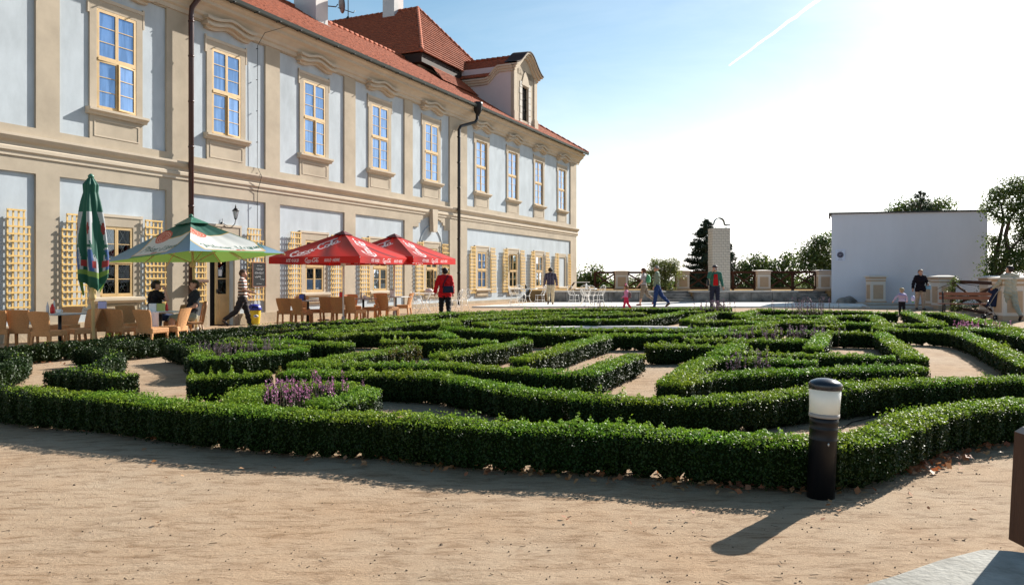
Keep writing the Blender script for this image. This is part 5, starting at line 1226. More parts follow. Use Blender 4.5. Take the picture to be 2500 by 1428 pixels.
# ------------------------------------------------------------------ oval fountain basin
fx, fy = 2.62, 18.95; fb = thing('fountain_basin', 'low oval pale stone fountain basin among the hedges', 'fountain', (fx, fy, g(fx, fy)))
def ring(r0, r1, z0, z1, n=64, ex=2.55, ey=1.32):
    m = MB(); vs = []
    for k in range(n):
        a = 2 * math.pi * k / n; lob = 1 + .018 * math.cos(4 * a)
        for (rr_, z) in ((r0, z0), (r1, z0), (r1, z1), (r0, z1)):
            vs.append(((ex + rr_) * lob * math.cos(a), (ey + rr_) * lob * math.sin(a), z))
    f_ = [(k * 4 + j, k * 4 + (j + 1) % 4, ((k + 1) % n) * 4 + (j + 1) % 4, ((k + 1) % n) * 4 + j) for k in range(n) for j in range(4)]
    return m.add(vs, f_)
bevel(ring(-.13, .12, 0, .17).build('basin_rim', mat('pale_rim_stone', (.62, .59, .56), .8, .2, .2, 3.0, .2, 30), fb), .02, 2)
n = 48; MB().add([(2.42 * math.cos(2 * math.pi * k / n), 1.2 * math.sin(2 * math.pi * k / n), .03) for k in range(n)], [tuple(range(n))]).build('basin_floor', M_conc, fb)

# ------------------------------------------------------------------ bollard light
bp_ = at(2003, 1214, 0); bl = thing('bollard_light', 'black cylindrical bollard light with white diffuser in front of the hedge', 'bollard light', bp_)
bl.scale = (.95, .95, .965); bl.rotation_euler = (0, rad(2.6), 0); zz = .815
MB().lathe([(.094, -.02), (.094, .40), (.0965, .405), (.0965, .41), (.094, .415), (.095, .47), (.098, .475), (.098, .485), (.095, .49), (.0955, .52), (.0985, .525), (.0985, .535), (.0965, .54), (.0965, .562)], 40).build('post', M_black, bl)
MB().lathe([(.103, .560), (.104, .567), (.1025, .587)], 40).build('collar', mat('grey_collar', (.34, .30, .27), .5, .4), bl)
md = bpy.data.materials.new('milky_diffuser'); md.use_nodes = True; b = md.node_tree.nodes['Principled BSDF']; b.inputs['Base Color'].default_value = (.90, .90, .84, 1); b.inputs['Roughness'].default_value = .25
tr = md.node_tree.nodes.new('ShaderNodeBsdfTranslucent'); tr.inputs[0].default_value = (.92, .92, .86, 1); ms = md.node_tree.nodes.new('ShaderNodeMixShader'); ms.inputs[0].default_value = .35
md.node_tree.links.new(b.outputs[0], ms.inputs[1]); md.node_tree.links.new(tr.outputs[0], ms.inputs[2]); md.node_tree.links.new(ms.outputs[0], md.node_tree.nodes['Material Output'].inputs[0])
MB().lathe([(.1012, .587), (.1065, .757)], 40).build('diffuser', md, bl)
MB().lathe([(.111, .752), (.1135, .757), (.1135, .785), (.1115, .791), (.098, .806), (.06, .822), (.012, .829)], 40).build('cap', mat('blue_black_cap', (.010, .013, .019), .22, .6), bl)
MB().lathe([(.010, 0), (.009, .003)], 12, (.055, -.02, .822)).build('cap_screw', M_iron, bl); MB().lathe([(.008, 0), (.008, .004)], 10, (0, -.096, .385), M=(Euler((rad(90), 0, 0)).to_matrix() @ Matrix.Diagonal((.7, 1.5, 1)))).build('lock', mat('steel', (.5, .5, .48), .3, .6, metal=.6), bl)
# stone kerb block and timber post in the lower right corner
kz = g(2.5, 4) + .13
kp = []
for (px, py) in ((2085, 1428), (2180, 1400), (2290, 1362), (2395, 1336), (2460, 1340), (2560, 1352)):
    Y_ = F_PX * (EYE - kz) / (py - HZ); kp.append((col_at(px, Y_), Y_))
kp += [(4.2, 4.0), (4.4, 2.4), (1.55, 3.0)]
kb = MB().prism(kp, kz - .3, kz).build('kerb_stone', mat('pale_kerb_stone', (.33, .32, .29), .9, .15, .3, 4.0, .5, 35, stain=(.19, .18, .155))); bevel(kb, .025, 2); tag(kb, 'pale stone kerb block in the lower right corner under the timber post', 'kerb stone')
Yp = 3.97; po = thing('timber_post', 'dark brown square timber post cut by the right edge of the photo', 'post', (col_at(2461, Yp) + .075 + .085, Yp + .07, kz), 0)
hp = z_at(1066, Yp) - kz; ln_ = .03
o = MB().add([(-.07, -.07, 0), (.07, -.07, 0), (.07, .07, 0), (-.07, .07, 0), (-.07 + ln_, -.07, hp), (.07 + ln_, -.07, hp), (.07 + ln_, .07, hp), (-.07 + ln_, .07, hp)], [(0, 3, 2, 1), (0, 1, 5, 4), (1, 2, 6, 5), (2, 3, 7, 6), (3, 0, 4, 7), (4, 5, 6, 7)]).build('post_shaft', mat('dark_post_timber', (.09, .045, .028), .75, .25, .35, 7.0, .3, 40, stretch=(1, 1, .12)), po)
MB().add([(-.07 + ln_, -.07, hp), (.07 + ln_, -.07, hp), (.07 + ln_, .07, hp), (-.07 + ln_, .07, hp), (-.045 + ln_, -.045, hp + .03), (.045 + ln_, -.045, hp + .03), (.045 + ln_, .045, hp + .03), (-.045 + ln_, .045, hp + .03)], [(0, 1, 5, 4), (1, 2, 6, 5), (2, 3, 7, 6), (3, 0, 4, 7), (4, 5, 6, 7)]).build('post_cap', mat('grey_post_end', (.30, .26, .24), .8, .2), po)
# irrigation hose lying by the bollard and at the far left
for lab_, pts in (('thin black irrigation hose on the sand behind the bollard light', [(1990, 1085), (2080, 1030), (2150, 1014), (2210, 1009), (2260, 1008)]), ('pale hose end curling out of the hedge at the left', [(10, 940), (40, 930), (60, 922), (62, 912), (55, 905)])):
    o = MB().tube([at(x, y, .012) for x, y in pts], .005, 6).build('irrigation_hose', mat('matt_black_hose', (.01, .01, .01), .9, .05) if 'black' in lab_ else mat('pale_hose', (.45, .35, .33), .5, .4)); tag(o, lab_, 'hose')

# ------------------------------------------------------------------ fence pillars and timber fences
M_pil = mat('pillar_beige', (.50, .36, .25), .9, .15, .08, 3.0); M_pilw = mat('pillar_pale_trim', (.66, .60, .54), .9, .15)
def make_pillar():
    t = thing('gate_pillar', 'x', 'pillar', (0, 0, 0), 0, 'beige panelled pillars of the terrace fence'); w_ = .68
    MB().box((0, 0, .08), (w_ + .08, w_ + .08, .16)).build('pillar_foot', M_pil, t)
    MB().box((0, 0, .63), (w_, w_, .94)).build('shaft', M_pilw, t)
    for k in range(4):
        a = math.pi / 2 * k; M = Matrix.Rotation(a, 3, 'Z'); MB().box(M @ Vector((0, -w_ / 2 - .004, .60)), (w_ - .22, .02, .68), rot=M.to_4x4().to_3x3()).build('panel', M_pil, t)
    MB().box((0, 0, 1.135), (w_ + .015, w_ + .015, .07)).build('band', M_pil, t); MB().box((0, 0, 1.20), (w_ + .03, w_ + .03, .06)).build('band', M_pilw, t); MB().box((0, 0, 1.27), (w_ + .05, w_ + .05, .08)).build('band', M_pil, t)
    MB().box((0, 0, 1.335), (w_ + .18, w_ + .18, .05)).build('cap', M_pilw, t); MB().box((0, 0, 1.385), (w_ + .16, w_ + .16, .05), taper=.35).build('cap_slope', M_pilw, t); return t
pil0 = make_pillar(); pused = [False]
def pillar(px, Yd, z, rz, label, k=1.0):
    loc = Vector((col_at(px, Yd), Yd, z))
    if not pused[0]: pused[0] = True; c = pil0; c.location = loc; c.rotation_euler = (0, 0, rz); c['label'] = label
    else: c = copy_thing(pil0, loc, rz, label)
    c.scale = (1, 1, k); return c
FY = lambda px: 46.0 - (px - 1400) * .0058            # the far fence comes nearer to the right
pz = PLZ
for px, l_ in ((1516, 'leftmost pillar of the far terrace fence'), (1665, 'far fence pillar right of the round pale bush'), (1861, 'far fence pillar right of the brick chimney'), (2009, 'far fence pillar just left of the white blank wall')):
    pillar(px, FY(px), pz - .02, .0, 'beige panelled ' + l_, .80)
pillar(2138, 38.6, g(0, 38.6), -.1, 'beige panelled pillar standing before the left part of the white blank wall')
pillar(2303, 33.5, g(0, 33.5), -.06, 'beige panelled pillar with ivy left of the bench'); pillar(2464, 25.3, g(0, 25.3), -.1, 'beige panelled pillar at the right edge behind the man in cream')
pillar(2285, 35.6, g(0, 35.6), -.1, 'pillar half hidden behind the ivy pillar left of the bench')
pillar(2425, 29.5, g(0, 29.5), -.1, 'pillar seen just left of the man in cream behind the bench')
def fence(a, b, za, zb, h, label, nmid=1, group='brown timber fences with crossed rails'):
    a = Vector((a[0], a[1], 0)); b = Vector((b[0], b[1], 0)); t = thing('timber_fence', label, 'fence', (a.x, a.y, za), 0, group); d = b - a; o = Vector((0, 0, 0))
    def pt(f_, z): v = d * f_; return Vector((v.x, v.y, (zb - za) * f_ + z))
    MB().bar(pt(0, h), pt(1, h), .13, .12).build('top_rail', M_brown, t); MB().bar(pt(0, .10), pt(1, .10), .09, .09).build('bottom_rail', M_brown, t)
    n_ = nmid + 1
    for k in range(n_ + 1):
        f_ = min(max(k / n_, .015), .985); MB().bar(pt(f_, 0), pt(f_, h - .04), .13, .12, up=(1, 0, 0)).build('post', M_brown, t)
    for k in range(n_):
        f0, f1 = k / n_ + .02, (k + 1) / n_ - .02; MB().bar(pt(f0, .15), pt(f1, h - .06), .04, .085).build('cross_rail', M_brown, t)
        v0, v1 = pt(f0, h - .06), pt(f1, .15); off = Vector((0, .04, 0)); MB().bar(v0 + off, v1 + off, .04, .085).build('cross_rail', M_brown, t)
    return t
def fp2(px, dy=0): return (col_at(px, FY(px) + dy), FY(px) + dy)
for a, b, l_, nm in ((1452, 1502, 'short leftmost section of the far crossed timber fence', 0), (1530, 1652, 'far crossed timber fence section behind the woman in stripes and the pale bush', 1), (1678, 1846, 'far crossed timber fence section behind the brick chimney', 2), (1876, 1995, 'far crossed timber fence section between the chimney and the white wall', 1)):
    fence(fp2(a), fp2(b), pz, pz, .98 if nm != 2 else .98, l_, nm)
A_ = (col_at(2326, 33.2), 33.2); B_ = (col_at(2438, 26.4), 26.4)
fence(A_, B_, g(*A_), g(*B_), 1.16, 'crossed timber fence section behind the bench', 0)
# low dark timber trestle left of the far fence
tw = thing('timber_trestle', 'low brown timber trestle with white rail behind the wire table', 'trestle', (col_at(1400, 44), 44, pz)); X_ = lambda px: col_at(px, 44) - col_at(1400, 44)
MB().bar((X_(1388), 0, -.05), (X_(1402), 0, .42), .12, .08).bar((X_(1425), 0, .40), (X_(1440), 0, 0), .1, .06).bar((X_(1395), 0, .0), (X_(1458), 0, .05), .08, .1).build('frame', M_brown, tw); MB().bar((X_(1400), -.06, .44), (X_(1440), -.06, .44), .05, .05).build('white_rail', M_white, tw)
# brick chimney with its arched metal cowl
ch = thing('brick_chimney', 'square cream brick chimney with an arched metal cowl behind the man with the camera', 'chimney', (col_at(1755.5, 42.2), 42.2, PLZ)); cw = .93; chh = z_at(560, 42.2) - PLZ
MB().box((0, 0, chh / 2), (cw - .03, cw - .03, chh)).build('mortar_core', M_mortar, ch)
bw_, bh_ = .232, chh / 24; bm1 = MB().box((0, 0, 0), (bw_ - .016, .03, bh_ - .014)).mesh('brick'); bm1.materials.append(M_brick); bmh = MB().box((0, 0, 0), (bw_ / 2 - .016, .03, bh_ - .014)).mesh('brick'); bmh.materials.append(M_brick)
side_m = MB()
for k in range(24):
    off = 0 if k % 2 else bw_ / 2; x = -cw / 2
    cells = []
    if off: cells.append((x, bw_ / 2)); x += bw_ / 2
    while x < cw / 2 - .02: w_ = bw_ if x + bw_ <= cw / 2 + .01 else bw_ / 2; cells.append((x, w_)); x += w_
    for (xx, w_) in cells:
        o = bpy.data.objects.new('brick', bm1 if w_ == bw_ else bmh); COL.objects.link(o); o.parent = ch; o.location = (xx + w_ / 2, -cw / 2 + .013 + random.uniform(-.003, .003), (k + .5) * bh_)
        for sg in (-1, 1): side_m.box((sg * (cw / 2 - .013), xx + w_ / 2, (k + .5) * bh_), (.03, w_ - .016, bh_ - .014))
s_ = side_m.build('side_bricks', M_brick, ch); s_['kind'] = 'stuff'
MB().box((0, 0, chh + .02), (cw + .02, cw + .02, .05)).build('top_slab', M_conc, ch)
cwp = [(-.56, -.02), (-.3, 0), (-.28, .06)] + [(-.27 * math.cos(t), .08 + .27 * math.sin(t)) for t in np.linspace(0, math.pi, 16)] + [(.28, .06), (.3, 0), (.56, -.02)]
cm = MB()
for (x0_, z0_), (x1_, z1_) in zip(cwp[:-1], cwp[1:]): cm.add([(x0_, -.16, z0_), (x1_, -.16, z1_), (x1_, .16, z1_), (x0_, .16, z0_), (x0_, -.16, z0_ + .04), (x1_, -.16, z1_ + .04), (x1_, .16, z1_ + .04), (x0_, .16, z0_ + .04)], [(0, 1, 5, 4), (4, 5, 6, 7), (0, 3, 2, 1), (3, 7, 6, 2)])
co = cm.build('cowl', M_iron, ch); co.location = (0, 0, chh + .22)
lg = MB()
for sx in (-1, 1):
    for sy in (-1, 1): lg.bar((sx * .36, sy * .12, chh + .04), (sx * .36, sy * .12, chh + .23), .02)
lg.build('cowl_legs', M_iron, ch)

# ------------------------------------------------------------------ white blank wall building, poster, boulder
bx0, by0 = col_at(2030, 40.3), 40.3; bx1, by1 = col_at(2413, 39.2), 39.2
ang = -rad(24.6); Lb = 6.82; by1 = 40.3 - .416 * Lb; zb0 = g(0, 40) - .05
sb = thing('blank_wall_building', 'white rendered building with a blank windowless wall and thin dark roof edge', 'building', (bx0, by0, zb0), ang)
hA = z_at(523, 40.3) - zb0; hB = z_at(516, by1) - zb0
MB().add([(0, 0, 0), (Lb, 0, 0), (Lb, 4, 0), (0, 4, 0), (0, 0, hA), (Lb, 0, hB), (Lb, 4, hB), (0, 4, hA)], [(0, 1, 5, 4), (1, 2, 6, 5), (2, 3, 7, 6), (3, 0, 4, 7), (4, 5, 6, 7)]).build('wall', M_screen, sb)
MB().add([(-.12, -.10, hA), (Lb + .10, -.10, hB), (Lb + .10, 4.1, hB), (-.12, 4.1, hA), (-.12, -.10, hA + .07), (Lb + .10, -.10, hB + .07), (Lb + .10, 4.1, hB + .07), (-.12, 4.1, hA + .07)], [(0, 1, 5, 4), (1, 2, 6, 5), (2, 3, 7, 6), (3, 0, 4, 7), (4, 5, 6, 7), (0, 3, 2, 1)]).build('roof_edge', M_iron, sb)
MB().tube([(-.09, -.06, hA), (-.09, -.06, hA - .25)], .04, 6).build('gutter_outlet', M_pipe, sb)
po_ = thing('poster', 'white poster with a round dark emblem near the left end of the blank wall', 'poster', (bx0 + .19 * math.cos(ang) - .02 * math.sin(-ang), by0 + .19 * math.sin(ang) - .03, z_at(637, 40.2)), ang)
ph_ = z_at(609, 40.2) - z_at(637, 40.2); MB().b2((0, -.012, 0), (.44, 0, ph_)).build('sheet', mat('poster_paper', (.62, .66, .80), .7, .3), po_)
MB().lathe([(.155, 0), (.155, .003)], 28, (.22, -.0135, ph_ * .52), M=Euler((rad(90), 0, 0)).to_matrix()).build('emblem', mat('emblem_dark', (.06, .06, .10), .7, .2), po_)
em = MB().tube([(.22 + .125 * math.cos(t), -.018, ph_ * .52 + .125 * math.sin(t)) for t in np.linspace(0, 2 * math.pi, 24)], .008, 4)
for k in range(6): em.bar((.16 + .022 * k, -.0185, ph_ * .52 - .06 + .02 * (k % 3)), (.165 + .022 * k, -.0185, ph_ * .52 + .06 - .015 * (k % 2)), .009, .003, up=(0, 1, 0))
em.build('emblem_lines', mat('emblem_pale', (.40, .36, .42), .7, .2), po_)
tx = MB()
for (zz_, x0_, x1_) in ((ph_ * .88, .10, .34), (ph_ * .13, .14, .30), (ph_ * .08, .12, .32)): scribble(tx, x0_, x1_, 0, .012)
tx2 = MB(); 
def dash(m, x0_, x1_, z):
    x = x0_
    while x < x1_: m.box((x, -.0145, z), (.010, .002, .016)); x += .017
dash(tx2, .10, .34, ph_ * .88); dash(tx2, .13, .31, ph_ * .14); dash(tx2, .11, .33, ph_ * .08); tx2.build('printed_lines', mat('emblem_dark', (.06, .06, .1)), po_)
b_ = bmesh.new(); bmesh.ops.create_icosphere(b_, subdivisions=3, radius=1)
for v in b_.verts: v.co = Vector((v.co.x * .52 * (1 + .08 * math.sin(v.co.y * 5)), v.co.y * .35, max(-.1, v.co.z) * .34 * (1 + .1 * math.sin(v.co.x * 6))))
me = bpy.data.meshes.new('boulder'); b_.to_mesh(me); b_.free(); o = link('boulder', me, M_stone); o.location = (col_at(2069, 39.6), 39.6, Zt - .02 if True else 0); tag(o, 'rounded grey boulder at the foot of the blank white wall', 'boulder')
k_ = MB().b2((col_at(2104, 38.6), 37.9, 0), (col_at(2178, 38.6), 39.3, g(0, 38.6) + .09)).build('stone_plinth_slab', M_conc); tag(k_, 'low stone slab under the pillar before the blank wall', 'slab')
k_ = MB().b2((col_at(2140, 33), 33.6, 0), (col_at(2300, 33), 34.4, g(0, 34) + .09)).build('low_kerb', M_conc); tag(k_, 'low pale kerb running behind the woman in black', 'kerb')

# ------------------------------------------------------------------ bench
bY = 26.6; b0 = Vector((col_at(2372, 27.6), 27.6, g(9, 27.6))); bn = thing('park_bench', 'reddish brown slatted bench in front of the crossed fence at the right', 'bench', b0, math.atan2(-3.2, 2.0) + rad(38))
bL = 1.95
for z, y in ((.78, .26), (.64, .22)): bevel(MB().box((0, y, z), (bL, .03, .115)).build('back_slat', M_bench, bn), .006)
for k in range(3): bevel(MB().box((0, -.16 + k * .14, .44), (bL + .1, .12, .035)).build('seat_slat', M_bench, bn), .006)
for sx in (-1, 1):
    x = sx * (bL / 2 - .12); MB().tube([(x, -.20, 0), (x, -.20, .38), (x, -.16, .42), (x, .16, .42)], .024, 8).build('front_leg', M_iron, bn); MB().tube([(x, .26, 0), (x, .16, .42), (x, .25, .86)], .024, 8).build('rear_leg', M_iron, bn)
# ------------------------------------------------------------------ trees and shrubs
def tree(name, label, base, blobs, leaf, n, size, trunks, group=None, cat='tree', shell=.55, aspect=.55):
    """blobs: [(dx,dy,dz,rx,ry,rz)] from base; trunks: polylines with radii"""
    t = thing(name, label, cat, base, 0, group); vol = np.array([b[3] * b[4] * b[5] for b in blobs]) ** .72; vol = vol / vol.sum(); P_, N_ = [], []
    for b, v in zip(blobs, vol):
        # each blob is a cluster of twig tufts with air between
        nt = max(6, int(n * v / 26)); d = R.normal(0, 1, (nt, 3)); d /= np.linalg.norm(d, axis=1)[:, None]; r = R.uniform(shell, 1.06, nt)[:, None] ** .8
        tuft = np.array(b[:3]) + d * r * np.array(b[3:6]); ts = size * 2.6
        P = (tuft[:, None] + R.normal(0, 1, (nt, 26, 3)) * ts * np.array([.62, .62, .42])).reshape(-1, 3); P_.append(P); N_.append(np.repeat(d, 26, 0) + [0, 0, .5])
    P_ = np.concatenate(P_); N_ = np.concatenate(N_); o = link('crown', leaves_mesh('crown', P_, N_, np.full(len(P_), size), aspect, .7), leaf, t)
    m = MB()
    for pl_, r in trunks: m.tube(pl_, r, 7)
    for b in blobs:
        c = Vector(b[:3]); src = min((Vector(p) for pl_, _ in trunks for p in pl_), key=lambda p: (p - (c - Vector((0, 0, b[5] * .6)))).length)
        m.tube([src, src.lerp(c, .5) + Vector((0, 0, -.05 * b[5])), c + Vector((0, 0, .2 * b[5]))], [.035 * (b[3] + .3), .025 * (b[3] + .3), .01], 5)
        for _ in range(4): dd = Vector(R.normal(0, 1, 3)).normalized(); m.tube([c, c + Vector((dd.x * b[3], dd.y * b[4], dd.z * b[5])) * .8], [.018, .006], 4)
    if m.v: m.build('trunk', M_bark, t)
    return t
def ptree(name, label, px, Yd, zb, blobs_px, leaf, n, size, trunks_px=None, group=None, cat='tree', depth=.8, shell=.5):
    """blobs given in photo pixels (cx, cy, rx, ry) at distance Yd"""
    k = Yd / F_PX; base = Vector((col_at(px, Yd), Yd, zb)); bl = []
    for (cx, cy, rx, ry) in blobs_px: bl.append((col_at(cx, Yd) - base.x, R.uniform(-.3, .3) * rx * k, z_at(cy, Yd) - zb, rx * k, rx * k * depth, ry * k))
    tk = []
    for pl_, r in (trunks_px or [([(px, None), (px, None)], None)]):
        if r is None: top = max(b[2] for b in bl); tk.append(([(0, 0, 0), (.05, 0, top * .5), (0, 0, top)], [.12 * max(.6, top / 4), .08, .03]))
        else: tk.append(([(col_at(x, Yd) - base.x, 0, (0 if y is None else z_at(y, Yd) - zb)) for x, y in pl_], r))
    return tree(name, label, base, bl, leaf, n, size, tk, group, cat, shell)
gt = 'broadleaf trees beyond the terrace fence'
ptree('broadleaf_tree', 'small dark tree against the palace corner beyond the fence', 1450, 62, -4, [(1415, 676, 11, 16), (1440, 690, 20, 14), (1454, 668, 12, 20), (1462, 690, 16, 16), (1480, 697, 14, 9), (1425, 700, 20, 10)], M_tree, 3600, .22, group=gt)
ptree('shrub', 'thin low leafy shrub behind the fence left of the woman in stripes', 1560, 50, pz - .3, [(1545, 690, 22, 13), (1580, 690, 20, 14), (1610, 694, 20, 12), (1560, 680, 16, 10), (1500, 700, 20, 8)], M_tree, 1500, .12, group='low shrubs behind the terrace fence', cat='shrub')
ptree('round_bush', 'rounded pale green bush in front of the far fence', 1622, 43.4, pz, [(1620, 655, 36, 25), (1600, 668, 26, 18), (1645, 665, 22, 22), (1622, 685, 22, 14), (1598, 645, 16, 14), (1640, 642, 20, 12)], M_bush, 6500, .085, group=None, cat='bush', shell=.3)
ptree('shrub', 'bright low leaves at the foot of the pale bush', 1625, 42.6, pz, [(1592, 696, 8, 5), (1625, 699, 8, 5), (1640, 704, 14, 4)], M_bush, 420, .09, trunks_px=[([(1600, 708), (1600, 698)], .01)], group='low shrubs behind the terrace fence', cat='shrub')
def conifer(label, px, Yd, zb, top_py, halfw_px, n=15000, size=.13, lean=0):
    k = Yd / F_PX; base = Vector((col_at(px, Yd), Yd, zb)); Ht = z_at(top_py, Yd) - zb; t = thing('conifer', label, 'conifer', base, 0, 'dark conifers')
    P_, N_ = [], []; m = MB().tube([(0, 0, 0), (0, 0, Ht * .6), (0, 0, Ht * .98)], [.18, .10, .02], 7); nb = 190
    for b in range(nb):
        f = (b + .5) / nb; z = Ht * (.03 + .95 * f); L_ = halfw_px * k * ((1 - f) ** .58) * R.uniform(.75, 1.2); a = R.uniform(0, 2 * math.pi); d = np.array([math.cos(a), math.sin(a), 0])
        q = int(n / nb * (.35 + 1.2 * (1 - f))); s_ = R.uniform(.0, 1, q) ** .6; dz = .10 * L_ * s_ - .35 * L_ * s_ ** 2 + .25 * L_ * s_ ** 4
        P_.append(np.array([0, 0, z]) + d * (s_ * L_)[:, None] + np.stack([0 * dz, 0 * dz, dz], 1) + R.normal(0, 1, (q, 3)) * np.array([.16, .16, .10]) * (1.0 - .5 * s_[:, None]) * (.4 + L_ * .42)); N_.append(np.tile(d + [0, 0, .6], (q, 1)))
        if b % 3 == 0: m.tube([(0, 0, z), tuple(np.array([0, 0, z - .12 * L_]) + d * L_ * .9)], [.03, .006], 4)
    P_ = np.concatenate(P_); N_ = np.concatenate(N_); link('crown', leaves_mesh('crown', P_, N_, np.full(len(P_), size), .4, .8), M_conif, t); m.build('trunk', M_bark, t); return t
conifer('tall dark conifer directly behind the brick chimney', 1724, 50, -1.0, 533, 80, 52000, .13)
conifer('smaller dark conifer showing at the right side of the brick chimney', 1778, 49, -1.0, 585, 42, 15000, .13)
conifer('dark conifer tip rising above the white blank wall', 2248, 58, 0, 462, 90, 16000, .15)
ptree('broadleaf_tree', 'wide thin crowned tree between the chimney and the next tree', 1850, 60, -5, [(1815, 655, 22, 18), (1850, 640, 24, 20), (1800, 672, 22, 14), (1885, 652, 26, 18), (1925, 640, 26, 22), (1860, 680, 40, 18), (1920, 680, 36, 20), (1820, 695, 30, 10), (1900, 704, 40, 10)], M_tree, 8200, .20, group=gt)
ptree('broadleaf_tree', 'airy tree touching the left end of the white wall', 1995, 56, -5, [(2000, 600, 24, 22), (2022, 586, 14, 16), (1975, 615, 22, 18), (2010, 630, 28, 24), (1975, 650, 26, 22), (2015, 670, 24, 22), (1985, 690, 34, 14), (2030, 640, 20, 30)], M_tree, 7200, .18, group=gt)
ptree('broadleaf_tree', 'low leafage behind the far left fence sections', 1700, 62, -6, [(1700, 690, 40, 14), (1650, 695, 30, 10), (1560, 703, 40, 8), (1760, 690, 40, 16), (1490, 704, 30, 6)], M_tree, 2600, .20, group=gt)
ptree('broadleaf_tree', 'brownish crown showing above the white wall beside the conifer tip', 2280, 62, -3, [(2200, 508, 20, 12), (2232, 500, 20, 15), (2285, 505, 26, 14), (2312, 497, 16, 12), (2260, 520, 50, 14), (2190, 520, 20, 8)], mat('x', (0, 0, 0)) if False else M_tree, 3600, .20, group=gt)
ptree('broadleaf_tree', 'large tree with two curving bare trunks right of the white wall', 2440, 34, .3, [(2428, 478, 20, 20), (2460, 465, 30, 24), (2495, 452, 26, 18), (2420, 505, 22, 14), (2480, 500, 30, 22), (2440, 530, 24, 16), (2500, 540, 24, 24), (2440, 610, 26, 24), (2425, 590, 18, 18), (2470, 640, 40, 26), (2430, 660, 24, 30), (2500, 620, 28, 40), (2520, 480, 30, 30), (2510, 560, 30, 30), (2540, 600, 40, 60), (2414, 640, 12, 24), (2440, 690, 30, 20)], M_tree, 18000, .105,
      trunks_px=[([(2415, None), (2420, 690), (2450, 650), (2462, 615), (2455, 575), (2465, 535), (2490, 500)], [.22, .17, .13, .11, .09, .07, .04]), ([(2435, None), (2425, 680), (2428, 640), (2440, 590), (2450, 540), (2445, 500)], [.14, .12, .10, .08, .06, .03]), ([(2462, 615), (2485, 590), (2500, 580)], [.06, .05, .03])])
ptree('ivy', 'ivy climbing the pillar and fence behind the bench', 2350, 31.5, g(10, 31), [(2330, 690, 10, 14), (2325, 715, 9, 18), (2318, 705, 10, 8), (2328, 745, 12, 20), (2345, 755, 20, 12), (2385, 750, 26, 9), (2415, 745, 16, 12), (2400, 700, 18, 5), (2370, 770, 40, 8), (2385, 725, 22, 7), (2350, 735, 12, 14)], M_tree, 3000, .060, trunks_px=[([(2322, None), (2320, 720), (2332, 690), (2300, 700), (2285, 708)], [.03, .025, .02, .012, .005])], cat='climbing plant', depth=.25)

# ------------------------------------------------------------------ people
EV = []
def rcone(m, a, b, r0, r1, n=12):
    a, b = Vector(a), Vector(b); d = b - a; L_ = max(d.length, 1e-5); d = d / L_; x = d.orthogonal().normalized(); y = d.cross(x); rings = []
    for t in (-80, -45, -15): c = math.cos(rad(t)); s_ = math.sin(rad(t)); rings.append((a + d * (r0 * s_), r0 * c))
    for t in (15, 45, 80): c = math.cos(rad(t)); s_ = math.sin(rad(t)); rings.append((b + d * (r1 * s_), r1 * c))
    vs = [p + (x * math.cos(2 * math.pi * j / n) + y * math.sin(2 * math.pi * j / n)) * r for p, r in rings for j in range(n)]
    k = len(rings); fs_ = [(i * n + j, i * n + (j + 1) % n, (i + 1) * n + (j + 1) % n, (i + 1) * n + j) for i in range(k - 1) for j in range(n)] + [tuple(range(n))[::-1], tuple(range((k - 1) * n, k * n))]
    m.add(vs, fs_, 0, True)
def cloth(name, c, c2=None, stripe=0, axis='z', rough=.85, width=.5):
    if not c2: return mat(name, c, rough, .2, .15, 9.0, .15, 25)
    m = bpy.data.materials.new(name); m.use_nodes = True; t = m.node_tree; b = t.nodes['Principled BSDF']; b.inputs['Roughness'].default_value = rough; b.inputs['Specular IOR Level'].default_value = .2
    tcn = t.nodes.new('ShaderNodeTexCoord'); sp = t.nodes.new('ShaderNodeSeparateXYZ'); mu = t.nodes.new('ShaderNodeMath'); mu.operation = 'MULTIPLY'; mu.inputs[1].default_value = stripe
    fr = t.nodes.new('ShaderNodeMath'); fr.operation = 'FRACT'; r = t.nodes.new('ShaderNodeValToRGB'); r.color_ramp.interpolation = 'CONSTANT'
    e = r.color_ramp.elements; e[0].color = (*c, 1); e[1].position = width; e[1].color = (*c2[0], 1)
    for k, (p, cc) in enumerate(c2[1:]): ne = e.new(p); ne.color = (*cc, 1)
    t.links.new(tcn.outputs['Object'], sp.inputs[0]); t.links.new(sp.outputs['XYZ'.index(axis.upper())], mu.inputs[0]); t.links.new(mu.outputs[0], fr.inputs[0]); t.links.new(fr.outputs[0], r.inputs[0]); t.links.new(r.outputs[0], b.inputs['Base Color']); return m
